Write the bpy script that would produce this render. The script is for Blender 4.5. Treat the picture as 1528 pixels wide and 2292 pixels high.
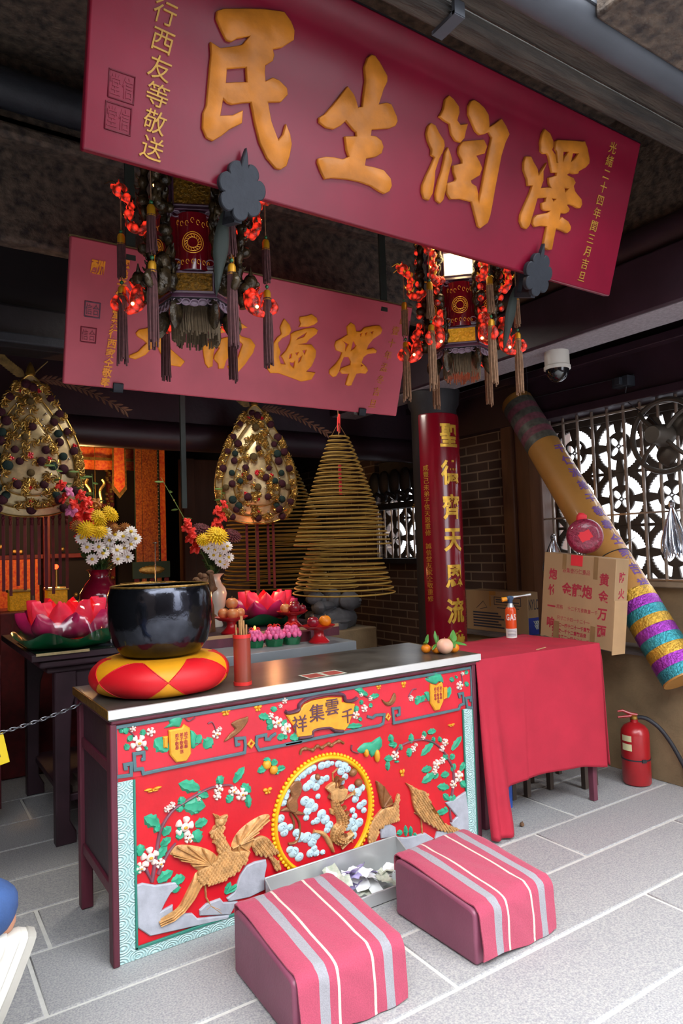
import bpy, math, random
from math import sin, cos, pi, radians, sqrt, atan2
from mathutils import Vector, Matrix, Euler
from mathutils.geometry import delaunay_2d_cdt
random.seed(7)
S = bpy.context.scene
COL = S.collection
for o in list(bpy.data.objects):
    bpy.data.objects.remove(o)

# ------------------------------------------------------------------ camera
YAW, PITCH, ROLL = radians(33.2576), radians(2.92486), radians(-1.84905)
_r = Vector((cos(YAW), -sin(YAW), 0)); _f = Vector((sin(YAW), cos(YAW), 0)); _z = Vector((0, 0, 1))
_f2 = _f*cos(PITCH) + _z*sin(PITCH); _u = -_f*sin(PITCH) + _z*cos(PITCH)
_r2 = _r*cos(ROLL) + _u*sin(ROLL); _u2 = -_r*sin(ROLL) + _u*cos(ROLL)
cam_d = bpy.data.cameras.new('camera'); cam = bpy.data.objects.new('camera', cam_d); COL.objects.link(cam)
cam.matrix_world = Matrix(((_r2.x, _u2.x, -_f2.x, 0), (_r2.y, _u2.y, -_f2.y, 0), (_r2.z, _u2.z, -_f2.z, 1.5), (0, 0, 0, 1)))
cam_d.sensor_fit = 'VERTICAL'; cam_d.sensor_height = 36; cam_d.lens = 24; cam_d.clip_start = .02
S.camera = cam

# ------------------------------------------------------------------ world, lights, exposure
W = bpy.data.worlds.new('sky'); S.world = W; W.use_nodes = True
_n = W.node_tree.nodes; _bg = _n['Background']
_tc = _n.new('ShaderNodeTexCoord'); _sp = _n.new('ShaderNodeSeparateXYZ'); _rp = _n.new('ShaderNodeValToRGB')
_rp.color_ramp.elements[0].position = .0; _rp.color_ramp.elements[0].color = (.26, .27, .30, 1)
_rp.color_ramp.elements[1].position = .85; _rp.color_ramp.elements[1].color = (.93, .97, 1, 1)
W.node_tree.links.new(_tc.outputs['Generated'], _sp.inputs[0]); W.node_tree.links.new(_sp.outputs[2], _rp.inputs[0])
W.node_tree.links.new(_rp.outputs[0], _bg.inputs[0]); _bg.inputs[1].default_value = 13.5
VS = S.view_settings
VS.view_transform = 'Standard'; VS.look = 'None'; VS.gamma = 1.0; VS.use_curve_mapping = False
VS.exposure = 0.0
S.cycles.use_denoising = True
S.cycles.max_bounces = 8; S.cycles.diffuse_bounces = 5; S.cycles.glossy_bounces = 4; S.cycles.transmission_bounces = 6
S.cycles.sample_clamp_indirect = 6.0

def lamp(name, typ, loc, power, color, size=.1, rot=None, label=None):
    d = bpy.data.lights.new(name, typ); d.energy = power; d.color = color
    if typ == 'AREA': d.size = size
    elif typ == 'SPOT': d.shadow_soft_size = size
    else: d.shadow_soft_size = size
    o = bpy.data.objects.new(name, d); o.location = loc
    if rot: o.rotation_euler = rot
    COL.objects.link(o); return o
lamp('shrine_lamp', 'POINT', (1.25, 5.7, 1.95), 22, (1, .55, .2), .08)
lamp('shrine_candle_glow', 'POINT', (1.0, 5.6, 1.3), 7, (1, .4, .12), .06)
lamp('hall_tube', 'AREA', (1.7, 3.9, 3.1), 26, (1, .93, .82), .6)
lamp('hall_bulb', 'POINT', (.5, 5.2, 2.65), 9, (1, .86, .66), .1)

# ------------------------------------------------------------------ helpers
def lin(c): return c/12.92 if c <= .04045 else ((c+.055)/1.055)**2.4
def hexc(h): return tuple(lin(int(h[i:i+2], 16)/255) for i in (0, 2, 4))

class MB:
    """collects faces of one mesh"""
    def __init__(s): s.v = []; s.f = []; s.m = []; s.cur = 0
    def add(s, vs, fs, M=None):
        b = len(s.v)
        s.v += [tuple(M @ Vector(v)) for v in vs] if M is not None else [tuple(v) for v in vs]
        s.f += [tuple(i+b for i in f) for f in fs]; s.m += [s.cur]*len(fs)
        return s
    def box(s, a, b, M=None):
        (x0, y0, z0), (x1, y1, z1) = a, b
        return s.add([(x0,y0,z0),(x1,y0,z0),(x1,y1,z0),(x0,y1,z0),(x0,y0,z1),(x1,y0,z1),(x1,y1,z1),(x0,y1,z1)],
              [(3,2,1,0),(4,5,6,7),(0,1,5,4),(1,2,6,5),(2,3,7,6),(3,0,4,7)], M)
    def cbox(s, c, d, M=None):
        return s.box([c[i]-d[i]/2 for i in range(3)], [c[i]+d[i]/2 for i in range(3)], M)
    def lathe(s, prof, n=24, M=None, a0=0, a1=2*pi, caps=True):
        full = abs(a1-a0-2*pi) < 1e-6; k = n if full else n+1; vs = []; fs = []
        for r, z in prof:
            for i in range(k):
                a = a0+(a1-a0)*i/n; vs.append((r*cos(a), r*sin(a), z))
        for j in range(len(prof)-1):
            for i in range(n):
                i2 = (i+1) % k
                fs.append((j*k+i, j*k+i2, (j+1)*k+i2, (j+1)*k+i))
        if full and caps:
            if prof[0][0] > 1e-4: fs.append(tuple(reversed(range(n))))
            if prof[-1][0] > 1e-4: fs.append(tuple((len(prof)-1)*k+i for i in range(n)))
        return s.add(vs, fs, M)
    def cyl(s, p0, p1, r0, r1=None, n=12, caps=True):
        r1 = r0 if r1 is None else r1
        return s.tube([p0, p1], [r0, r1], n, caps=caps)
    def tube(s, pts, r, n=8, closed=False, caps=True):
        P = [Vector(p) for p in pts]; m = len(P)
        R = r if isinstance(r, (list, tuple)) else [r]*m
        vs = []; fs = []; up = None
        for i in range(m):
            if closed: t = P[(i+1) % m]-P[i-1]
            else: t = P[min(i+1, m-1)]-P[max(i-1, 0)]
            if t.length < 1e-9: t = Vector((0, 0, 1))
            t.normalize()
            if up is None:
                up = t.cross(Vector((0, 0, 1)))
                if up.length < .05: up = t.cross(Vector((1, 0, 0)))
            up = up - t*up.dot(t)
            if up.length < 1e-6: up = t.cross(Vector((1, .3, .2)))
            up.normalize(); w = t.cross(up)
            for k in range(n):
                a = 2*pi*k/n; vs.append(P[i]+(up*cos(a)+w*sin(a))*R[i])
        for i in range(m if closed else m-1):
            j = (i+1) % m
            for k in range(n):
                k2 = (k+1) % n; fs.append((i*n+k, j*n+k, j*n+k2, i*n+k2)[::-1])
        if caps and not closed:
            fs.append(tuple(range(n))); fs.append(tuple(reversed(range((m-1)*n, m*n))))
        return s.add(vs, fs)
    def ball(s, c, r, n=12, m=8, M=None):
        if not isinstance(r, (tuple, list)): r = (r, r, r)
        vs = [(c[0], c[1], c[2]-r[2])]; fs = []
        for j in range(1, m):
            b = -pi/2+pi*j/m
            for i in range(n):
                a = 2*pi*i/n; vs.append((c[0]+r[0]*cos(b)*cos(a), c[1]+r[1]*cos(b)*sin(a), c[2]+r[2]*sin(b)))
        vs.append((c[0], c[1], c[2]+r[2])); L = len(vs)-1
        for i in range(n):
            i2 = (i+1) % n
            fs.append((0, 1+i2, 1+i))
            for j in range(m-2): fs.append((1+j*n+i, 1+j*n+i2, 1+(j+1)*n+i2, 1+(j+1)*n+i))
            fs.append((L, 1+(m-2)*n+i, 1+(m-2)*n+i2))
        return s.add(vs, fs, M)
    def flat(s, loops, h, b=0.0, M=None, base=0.0):
        """raised plate from 2-D loops (first outlines, then holes), rounded by b at the top edge; loops are (x,y), out is +z"""
        L = []
        areas = [sum(l[i][0]*l[(i+1) % len(l)][1]-l[(i+1) % len(l)][0]*l[i][1] for i in range(len(l)))/2 for l in loops]
        def inside(p, l):
            c = False; j = len(l)-1
            for i in range(len(l)):
                if (l[i][1] > p[1]) != (l[j][1] > p[1]) and p[0] < (l[j][0]-l[i][0])*(p[1]-l[i][1])/(l[j][1]-l[i][1])+l[i][0]: c = not c
                j = i
            return c
        holes = {}; outs = []
        for i, l in enumerate(loops):
            par = [j for j, q in enumerate(loops) if j != i and abs(areas[j]) > abs(areas[i]) and inside(l[0], q)]
            if len(par) % 2: holes.setdefault(min(par, key=lambda j: abs(areas[j])), []).append(i)
            else: outs.append(i)
        for oi in outs:
            grp = [oi]+holes.get(oi, []); vs = []; fs = []; tops = []
            for gi in grp:
                l = list(loops[gi])
                if (areas[gi] > 0) != (gi == oi): l = l[::-1]
                n = len(l); ins = []
                for i in range(n):
                    p0 = Vector(l[i-1]); p1 = Vector(l[i]); p2 = Vector(l[(i+1) % n])
                    d1 = (p1-p0); d2 = (p2-p1)
                    if d1.length < 1e-9: d1 = d2.copy()
                    if d2.length < 1e-9: d2 = d1.copy()
                    d1.normalize(); d2.normalize()
                    nn = Vector((-d1.y-d2.y, d1.x+d2.x))
                    if nn.length < 1e-6: nn = Vector((-d1.y, d1.x))
                    nn.normalize(); cs = max(.5, nn.dot(Vector((-d1.y, d1.x))))
                    ins.append(p1+nn*(b/cs))
                o = len(vs)
                vs += [(p[0], p[1], base) for p in l]
                vs += [(p[0], p[1], base+max(h-b, 0)) for p in l]
                rings = 2
                if b > 0:
                    vs += [((l[i][0]*.3+ins[i][0]*.7), (l[i][1]*.3+ins[i][1]*.7), base+h-b*.3) for i in range(n)]
                    vs += [(p[0], p[1], base+h) for p in ins]; rings = 4
                for k in range(rings-1):
                    for i in range(n):
                        i2 = (i+1) % n; fs.append((o+k*n+i, o+k*n+i2, o+(k+1)*n+i2, o+(k+1)*n+i))
                tops.append((o+(rings-1)*n, n))
            idx = [o+i for o, n in tops for i in range(n)]
            pl = [[(vs[o+i][0], vs[o+i][1]) for i in range(n)] for o, n in tops]
            ed = []; q = 0
            for o, n in tops:
                ed += [(q+i, q+(i+1) % n) for i in range(n)]; q += n
            cv, ce, cf, ov, oe, of = delaunay_2d_cdt([Vector(p) for l in pl for p in l], ed, [], 0, 1e-7)
            mp = []
            for i, c in enumerate(cv):
                if ov[i]: mp.append(idx[ov[i][0]])
                else: vs.append((c[0], c[1], base+h)); mp.append(len(vs)-1)
            for t in cf:
                cc = (sum(cv[k][0] for k in t)/3, sum(cv[k][1] for k in t)/3)
                if sum(inside(cc, l) for l in pl) % 2:
                    a, b_, c = t
                    if (cv[b_]-cv[a]).cross(cv[c]-cv[a]) < 0: b_, c = c, b_
                    fs.append((mp[a], mp[b_], mp[c]))
            s.add(vs, fs, M)
        return s
    def dome(s, loop, h, M=None, rings=4, base=0.0, cen=None):
        n = len(loop); A = sum(loop[i][0]*loop[(i+1) % n][1]-loop[(i+1) % n][0]*loop[i][1] for i in range(n))
        l = loop if A > 0 else loop[::-1]
        cx, cy = cen or (sum(p[0] for p in l)/n, sum(p[1] for p in l)/n); vs = [(p[0], p[1], base) for p in l]; fs = []
        for k in range(rings):
            t = k/rings; f = 1-t*t*.92-.06*t; hh = h*sqrt(max(0, 1-(1-(k+1)/rings)**2))
            f = 1-((k+1)/(rings+.6))
            f = f**.8 if k < rings-1 else f
            vs += [(cx+(p[0]-cx)*f, cy+(p[1]-cy)*f, base+hh) for p in l]
            for i in range(n):
                i2 = (i+1) % n; fs.append((k*n+i, k*n+i2, (k+1)*n+i2, (k+1)*n+i))
        vs.append((cx, cy, base+h)); L = len(vs)-1
        for i in range(n): fs.append((rings*n+i, rings*n+(i+1) % n, L))
        return s.add(vs, fs, M)
    def leaf(s, x0, y0, x1, y1, w, h, M=None, lob=3):
        d = Vector((x1-x0, y1-y0)); L = d.length; d.normalize(); e = Vector((-d.y, d.x)); N = 7
        vs = []; fs = []
        for i in range(N+1):
            t = i/N; ww = w*.5*(sin(pi*min(1, t*.9+.08))**.8)*(1+.16*sin(t*lob*2*pi)) if i < N else 0.0
            c = Vector((x0, y0))+d*L*t; hh = h*(.6+.6*sin(pi*t))
            for k, q in ((-1, 0), (-.5, .8), (0, .62), (.5, .8), (1, 0)):
                p = c+e*ww*k; vs.append((p.x, p.y, hh*q if i < N else 0))
        for i in range(N):
            for k in range(4): a = i*5+k; fs.append((a, a+5, a+6, a+1)[::-1])
        return s.add(vs, fs, M)
    def stroke(s, pts, w, h, M=None, n=6):
        """raised rope along a 2-D path: half-round bar"""
        P = [Vector((p[0], p[1])) for p in pts]; m = len(P); Wd = w if isinstance(w, (list, tuple)) else [w]*m
        vs = []; fs = []
        for i in range(m):
            t = P[min(i+1, m-1)]-P[max(i-1, 0)]
            if t.length < 1e-9: t = Vector((1, 0))
            t.normalize(); e = Vector((-t.y, t.x)); k = 1.0
            if 0 < i < m-1:
                a = (P[i]-P[i-1]).normalized(); b = (P[i+1]-P[i]).normalized(); k = 1/max(.6, sqrt(max(0, (1+a.dot(b))/2)))
            for j in range(n+1):
                an = pi*j/n; p = P[i]+e*(Wd[i]/2*k*cos(an)); vs.append((p.x, p.y, h*sin(an)))
        for i in range(m-1):
            for j in range(n): a = i*(n+1)+j; fs.append((a, a+1, a+n+2, a+n+1))
        fs.append(tuple(range(n+1))[::-1]); fs.append(tuple(range((m-1)*(n+1), m*(n+1))))
        return s.add(vs, fs, M)
    def bar(s, pts, w, h, M=None):
        """flat-topped strip along a 2-D path, mitred"""
        P = [Vector((p[0], p[1])) for p in pts]; m = len(P); A = []; B = []
        for i in range(m):
            a = (P[i]-P[i-1]).normalized() if i else (P[1]-P[0]).normalized()
            b = (P[i+1]-P[i]).normalized() if i < m-1 else a
            t = (a+b)
            t = a if t.length < 1e-6 else t.normalized(); e = Vector((-t.y, t.x)); k = 1/max(.6, sqrt(max(0, (1+a.dot(b))/2)))
            A.append(P[i]+e*w/2*k); B.append(P[i]-e*w/2*k)
        vs = [(p.x, p.y, 0) for p in A]+[(p.x, p.y, h) for p in A]+[(p.x, p.y, h) for p in B]+[(p.x, p.y, 0) for p in B]
        fs = []
        for i in range(m-1):
            for r in range(3): fs.append((r*m+i, r*m+i+1, (r+1)*m+i+1, (r+1)*m+i)[::-1])
        fs.append((0, m, 2*m, 3*m)[::-1]); fs.append((m-1, 2*m-1, 3*m-1, 4*m-1))
        return s.add(vs, fs, M)
    def mapv(s, fn, start=0):
        for i in range(start, len(s.v)): s.v[i] = tuple(fn(Vector(s.v[i])))
        return s

def prop(o, label=None, cat=None, group=None, kind=None):
    for k, v in (('label', label), ('category', cat), ('group', group), ('kind', kind)):
        if v: o[k] = v
    return o
def obj(name, mb, mats, parent=None, smooth=38, bevel=0, seg=2, world=True, sub=0):
    me = bpy.data.meshes.new(name)
    me.from_pydata(mb.v, [], mb.f)
    mats = mats if isinstance(mats, (list, tuple)) else [mats]
    for m in mats: me.materials.append(m)
    if len(mats) > 1: me.polygons.foreach_set('material_index', mb.m)
    me.validate()
    if smooth:
        me.polygons.foreach_set('use_smooth', [True]*len(me.polygons)); me.set_sharp_from_angle(angle=radians(smooth))
    me.update()
    o = bpy.data.objects.new(name, me); COL.objects.link(o)
    if bevel:
        b = o.modifiers.new('bevel', 'BEVEL'); b.width = bevel; b.segments = seg; b.limit_method = 'ANGLE'; b.angle_limit = radians(40)
        b.harden_normals = False
    if sub:
        b = o.modifiers.new('sub', 'SUBSURF'); b.levels = sub; b.render_levels = sub
    if parent is not None:
        o.parent = parent
        if world:
            top = parent
            while top.parent is not None: top = top.parent
            if parent is top: o.matrix_parent_inverse = Matrix.Translation(-Vector(top.location))
    return o
def empty(name, loc, label, cat, group=None, rz=0):
    o = bpy.data.objects.new(name, None); o.empty_display_size = .05; o.location = loc; o.rotation_euler = (0, 0, rz); COL.objects.link(o)
    return prop(o, label, cat, group)
_TR = [0]
def struct(name, mb, m, **k):
    if name.startswith('trim_') or name == 'column_inner': _TR[0] += 1; name = 'trim_%d' % _TR[0]
    name = {'wall_dado': 'wall_right', 'wall_under_window': 'wall_right', 'wall_upper': 'wall_right', 'sky_blocker_opposite': 'unseen_wall_front', 'sky_blocker_side': 'unseen_wall_left', 'wall_partition': 'wall_back', 'ceiling_hall': 'ceiling'}.get(name, name)
    return prop(obj(name, mb, m, **k), kind='structure')
def copy_tree(root, loc, rz=None, label=None, scale=None):
    def cp(o, par):
        c = o.copy(); COL.objects.link(c)
        if par is not None: c.parent = par
        for ch in KIDS.get(o.name, []): cp(ch, c)
        return c
    r = cp(root, None); r.location = loc
    if rz is not None: r.rotation_euler = (0, 0, rz)
    if scale: r.scale = (scale,)*3
    if label: r['label'] = label
    return r
KIDS = {}
def kid(name, mb, mats, parent, **k):
    """child in its parent's own coordinates (for things that are copied)"""
    o = obj(name, mb, mats, parent, world=False, **k); KIDS.setdefault(parent.name, []).append(o); return o
def seg(s): return [[(int(a.split(',')[0])/1000, int(a.split(',')[1])/1000) for a in l.split()] for l in s.split('|')]
def rows(s): return [[int(v)/1000 for v in w.split(',')] for w in s.split()]
def smooth_path(P, k=4, closed=False):
    P = [Vector(p) for p in P]; n = len(P); out = []
    rng = range(n) if closed else range(n-1)
    for i in rng:
        p0 = P[i-1] if (closed or i) else P[i]; p1 = P[i]; p2 = P[(i+1) % n]
        p3 = P[(i+2) % n] if closed else P[min(i+2, n-1)]
        for j in range(k):
            t = j/k; out.append(.5*((2*p1)+(p2-p0)*t+(2*p0-5*p1+4*p2-p3)*t*t+(3*p1-p0-3*p2+p3)*t**3))
    if not closed: out.append(P[-1])
    return out
def loop2(P, k=3): return [(p.x, p.y) for p in smooth_path(P, k, True)]
def Rz(a): return Matrix.Rotation(a, 4, 'Z')
def Rx(a): return Matrix.Rotation(a, 4, 'X')
def Ry(a): return Matrix.Rotation(a, 4, 'Y')
def T(x, y=0, z=0): return Matrix.Translation(Vector((x, y, z)) if not isinstance(x, (tuple, list, Vector)) else Vector(x))
def frame(o, x, y):
    """matrix taking local x,y,z to axes x, y and their cross product at o"""
    x = Vector(x).normalized(); y = Vector(y).normalized(); z = x.cross(y)
    return Matrix(((x.x, y.x, z.x, o[0]), (x.y, y.y, z.y, o[1]), (x.z, y.z, z.z, o[2]), (0, 0, 0, 1)))

# ------------------------------------------------------------------ glyphs (Blender's own built-in font)
_TEXT = set('行西友等敬送光緒二十四年閏三月吉旦恩弟子仁順堂茶家仝奉酬壹孟冬聖德齊天流鏡咸豐己未信重修歲在癸亥誠祥集雲千黄金龍炮竹一响万兩防火潮嚴禁品用合格證數量規尺寸監製廠GASNYLON出請勿入內浴蓮花')
GLY = {}
def _glyphs():
    tmp = []
    for ch in _TEXT:
        for off in (0, .028):
            c = bpy.data.curves.new('g', 'FONT'); c.body = ch; c.offset = off; c.resolution_u = 3; c.fill_mode = 'FRONT'
            o = bpy.data.objects.new('g', c); COL.objects.link(o); tmp.append((ch, off, o))
    dg = bpy.context.evaluated_depsgraph_get()
    for ch, off, o in tmp:
        me = o.evaluated_get(dg).to_mesh()
        vs = [tuple(v.co) for v in me.vertices]; fs = [tuple(p.vertices) for p in me.polygons]
        ec = {}
        for f in fs:
            for i in range(len(f)):
                e = (f[i], f[(i+1) % len(f)]); k = tuple(sorted(e))
                ec.setdefault(k, []).append(e)
        rim = [v[0] for v in ec.values() if len(v) == 1]
        xs = [v[0] for v in vs] or [0, 1]
        GLY[ch, off > 0] = (vs, fs, rim, min(xs), max(xs)); o.to_mesh_clear()
    for ch, off, o in tmp:
        c = o.data; bpy.data.objects.remove(o); bpy.data.curves.remove(c)
_glyphs()
def glyph(mb, ch, size, M, depth=.002, bold=True, slant=0.0, cjk=True, sx=1.0):
    """one character, centred on the origin of M for Chinese, else starting there; returns its advance"""
    if (ch, bold) not in GLY: return size
    vs, fs, rim, x0, x1 = GLY[ch, bold]
    cx, cy = (.5, .37) if cjk else (x0, 0)
    n = len(vs)
    if not vs or (not fs): return size*.3
    zf = 1 if sum((vs[f[1]][0]-vs[f[0]][0])*(vs[f[2]][1]-vs[f[0]][1])-(vs[f[1]][1]-vs[f[0]][1])*(vs[f[2]][0]-vs[f[0]][0]) for f in fs) > 0 else -1
    q = [((v[0]-cx+slant*(v[1]-cy))*size*sx, (v[1]-cy)*size) for v in vs]
    V = [(a, b, depth) for a, b in q]+[(a, b, 0) for a, b in q]
    F = [f if zf > 0 else f[::-1] for f in fs]+[((a, b, b+n, a+n)[::-1] if zf > 0 else (a, b, b+n, a+n)) for a, b in rim]
    mb.add(V, F, M); return (x1-x0+.08)*size*sx
def refine(mb, L=.025):
    """split long edges so that flat lettering can be bent round a cylinder"""
    tris = []
    for f in mb.f:
        for i in range(1, len(f)-1): tris.append((f[0], f[i], f[i+1]))
    for it in range(7):
        mid = {}; out = []; again = False
        def mp(a, b):
            k = (min(a, b), max(a, b))
            if k not in mid:
                A, B = mb.v[a], mb.v[b]; mid[k] = len(mb.v) if abs(A[0]-B[0]) > L else -1
                if mid[k] >= 0: mb.v.append(tuple((A[q]+B[q])/2 for q in range(3)))
            return mid[k]
        for a, b, c in tris:
            m1, m2, m3 = mp(a, b), mp(b, c), mp(c, a); n = (m1 >= 0)+(m2 >= 0)+(m3 >= 0)
            if n == 0: out.append((a, b, c)); continue
            again = True
            if n == 3: out += [(a, m1, m3), (m1, b, m2), (m3, m2, c), (m1, m2, m3)]
            else:
                while not (m1 >= 0 and (n == 1 or m2 >= 0)): a, b, c, m1, m2, m3 = b, c, a, m2, m3, m1
                if n == 1: out += [(a, m1, c), (m1, b, c)]
                else: out += [(m1, b, m2), (a, m1, m2), (a, m2, c)]
        tris = out
        if not again: break
    mb.f = tris; mb.m = [0]*len(tris); return mb
def word(mb, s, size, M, depth=.001, bold=True, sx=1.0):
    x = 0
    for ch in s: x += glyph(mb, ch, size, M @ T(x, 0, 0), depth, bold, 0, False, sx)
    return x

# ------------------------------------------------------------------ materials
def nodes(name):
    m = bpy.data.materials.new(name); m.use_nodes = True; nt = m.node_tree
    return m, nt, nt.nodes['Principled BSDF'], nt.links.new
def mat(name, h, rough=.5, metal=0, var=.12, scale=9, bump=0, bscale=60, emit=None, estr=0, coat=0, trans=0, h2=None, spec=.5, detail=4, stretch=None):
    m, nt, bs, lk = nodes(name); c = hexc(h)
    tc = nt.nodes.new('ShaderNodeTexCoord'); src = tc.outputs['Object']
    if stretch:
        mp = nt.nodes.new('ShaderNodeMapping'); mp.inputs['Scale'].default_value = stretch; lk(src, mp.inputs[0]); src = mp.outputs[0]
    nz = nt.nodes.new('ShaderNodeTexNoise'); nz.inputs['Scale'].default_value = scale; nz.inputs['Detail'].default_value = detail; lk(src, nz.inputs['Vector'])
    rp = nt.nodes.new('ShaderNodeValToRGB'); lk(nz.outputs[0], rp.inputs[0])
    rp.color_ramp.elements[0].position = .3; rp.color_ramp.elements[1].position = .7
    c2 = hexc(h2) if h2 else tuple(min(1, v*(1+var)) for v in c)
    c1 = c if h2 else tuple(v*(1-var) for v in c)
    rp.color_ramp.elements[0].color = (*c1, 1); rp.color_ramp.elements[1].color = (*c2, 1)
    lk(rp.outputs[0], bs.inputs['Base Color'])
    bs.inputs['Roughness'].default_value = rough; bs.inputs['Metallic'].default_value = metal
    bs.inputs['Specular IOR Level'].default_value = spec
    if coat: bs.inputs['Coat Weight'].default_value = coat; bs.inputs['Coat Roughness'].default_value = .08
    if trans: bs.inputs['Transmission Weight'].default_value = trans
    if bump:
        n2 = nt.nodes.new('ShaderNodeTexNoise'); n2.inputs['Scale'].default_value = bscale; n2.inputs['Detail'].default_value = 5; lk(src, n2.inputs['Vector'])
        bp = nt.nodes.new('ShaderNodeBump'); bp.inputs['Strength'].default_value = bump; bp.inputs['Distance'].default_value = .01
        lk(n2.outputs[0], bp.inputs['Height']); lk(bp.outputs[0], bs.inputs['Normal'])
    if emit:
        bs.inputs['Emission Color'].default_value = (*hexc(emit), 1); bs.inputs['Emission Strength'].default_value = estr
    return m
M_ = {}
def mk(key, *a, **k): M_[key] = mat(key, *a, **k); return M_[key]
mk('board_red', '760a27', .34, var=.16, scale=3, bump=.05, bscale=25, spec=.5)
mk('board_red_old', 'b84c5c', .5, var=.14, scale=4, bump=.05, bscale=30)
mk('orange_gold', 'b87020', .42, var=.2, scale=14, bump=.12, bscale=40, spec=.4, stretch=(1, 3, 1))
mk('bright_orange', 'ee961c', .5, var=.12, scale=20)
mk('gold_leaf', 'd8a83c', .34, metal=.55, var=.2, scale=30, bump=.1)
mk('gold_paint', 'b48838', .4, metal=.2, var=.15)
mk('gilt', 'b8944c', .3, metal=.85, var=.25, scale=40, bump=.25, bscale=90)
mk('gilt_dark', '8a6a2c', .38, metal=.7, var=.4, scale=60, bump=.4, bscale=90)
mk('cream_gold', 'd2be90', .34, metal=.4, var=.2, scale=30)
mk('iron', '2b2f37', .6, metal=.3, var=.15, scale=20, bump=.15, bscale=80)
mk('strap_iron', '2e3632', .7, metal=.2, var=.2, scale=10)
mk('soot', '262122', .75, var=.5, scale=26, bump=1.0, bscale=46, h2='64564a')
mk('soot_smooth', '17151b', .6, var=.4, scale=5, bump=.2, bscale=25)
mk('dark_wood', '2a1a18', .55, var=.35, scale=5, bump=.2, bscale=30, stretch=(1, 1, .25))
mk('purple_wood', '2c1a24', .45, var=.25, scale=6, bump=.15, bscale=30)
mk('brown_wood', '5a3c2c', .6, var=.3, scale=5, bump=.25, bscale=25, stretch=(2, 2, .3))
mk('eave_wood', '241f1c', .75, var=.45, scale=14, bump=1.0, bscale=60, h2='4a4038', stretch=(.3, 2, 2))
mk('zinc', '4a4e56', .6, metal=.2, var=.12, scale=5)
mk('beam_dusty', '8c848a', .7, var=.2, scale=60, bump=.5, bscale=130)
mk('maroon_wood', '5a2030', .5, var=.25, scale=8, bump=.15, bscale=40, stretch=(2, 2, .4))
mk('altar_dark', '36202a', .5, var=.25, scale=7, bump=.15, bscale=30)
mk('panel_red', 'c81020', .42, var=.12, scale=6, bump=.08, bscale=50)
mk('frieze_red', 'cc2234', .45, var=.12, scale=6, bump=.08, bscale=50)
mk('jade', '2f9c78', .45, var=.2, scale=30)
mk('petal_white', 'e4cec4', .5, var=.05, scale=20)
mk('relief_orange', 'e09a24', .45, var=.15, scale=25)
mk('relief_gold', 'c4945c', .42, metal=.1, var=.3, scale=40, bump=.35, bscale=130)
mk('relief_brown', '8a5a34', .45, metal=.2, var=.25, scale=40, bump=.3, bscale=130)
mk('rock_grey', 'a8aab4', .55, var=.15, scale=18, bump=.3, bscale=45)
mk('cloud_blue', 'b0c8d0', .5, var=.05, scale=20, bump=.2, bscale=60)
mk('fret_slate', '4c6a70', .5, var=.1, scale=20)
mk('stem_mauve', '7c4a58', .5, var=.2, scale=20)
mk('plum', '5c3848', .5, var=.2, scale=20)
mk('ring_yellow', 'f2b010', .4, var=.06, scale=20)
mk('ink', '3a3020', .6); mk('ink_red', 'a02438', .7); mk('ink_blue', '2c3c84', .7); mk('ink_navy', '2e3244', .7)
mk('steel_edge', 'c4c6c8', .28, metal=.9, var=.06, scale=10)
mk('steel', 'c4c6c6', .36, metal=.55, var=.1, scale=4, bump=.04, bscale=12)
mk('counter', '34302c', .3, var=.35, scale=7, spec=.7, h2='5a5650', bump=.04, bscale=20)
mk('satin_red', 'cc0818', .55, var=.08, scale=5, bump=.1, bscale=14)
mk('satin_gold', 'dc9408', .55, var=.08, scale=5, bump=.1, bscale=14)
mk('bowl_black', '3c3e46', .13, metal=.92, var=.3, scale=20, bump=.12, bscale=30, spec=.7)
mk('vinyl', '84465c', .4, var=.1, scale=8, bump=.1, bscale=120)
mk('cloth_red', 'b01e36', .8, var=.1, scale=6, bump=.15, bscale=220)
mk('cloth_dark_red', '5c1824', .8, var=.2, scale=8)
mk('card', 'a48460', .75, var=.08, scale=6, bump=.06, bscale=30, stretch=(1, 1, .4))
mk('card_edge', 'b49068', .75, var=.06, scale=8); mk('tape', '8a6c48', .35, var=.1); mk('label_red', 'e02c38', .6, var=.05)
mk('nylon_blue', '2c3c90', .6)
mk('granite', '84848a', .62, var=.3, scale=150, bump=.3, bscale=160, h2='b2b0ac', detail=12)
mk('mortar', 'c8c6c0', .8, var=.08, scale=30)
mk('dado_stone', '8a7456', .8, var=.2, scale=7, bump=.3, bscale=60)
mk('ledge_stone', '6a6260', .7, var=.2, scale=12, bump=.2)
mk('sill_stone', '8a7a66', .7, var=.15, scale=12, bump=.2)
mk('lattice', '3c342e', .8, var=.25, scale=20, bump=.3)
mk('bar_steel', '9a8c80', .35, metal=.7, var=.2, scale=20)
mk('paper_tan', 'b07c3c', .5, var=.1, scale=6, spec=.4, coat=.25)
mk('foil_purple', '9c3cac', .3, metal=.7, var=.3, scale=60, bump=.8, bscale=90)
mk('foil_teal', '3c94a0', .3, metal=.7, var=.3, scale=60, bump=.8, bscale=90)
mk('foil_gold', 'c89c3c', .3, metal=.7, var=.3, scale=60, bump=.8, bscale=90)
mk('foil_dim', '5a5850', .5, metal=.3, var=.3, scale=40); mk('print_red', '70404a', .6, var=.3, scale=40); mk('print_purple', '6a4488', .5)
mk('tinsel', 'c8ccd4', .15, metal=.95, var=.1, scale=30); mk('firecracker', '8c1c3c', .35, var=.35, scale=60, bump=.9, bscale=70, coat=.6)
mk('plastic_white', 'd8d4ca', .4, var=.03); mk('dome_black', '101014', .06, spec=.8, var=.1)
mk('coil', '907028', .75, var=.15, scale=20); mk('tag_red', 'e03030', .7)
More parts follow.
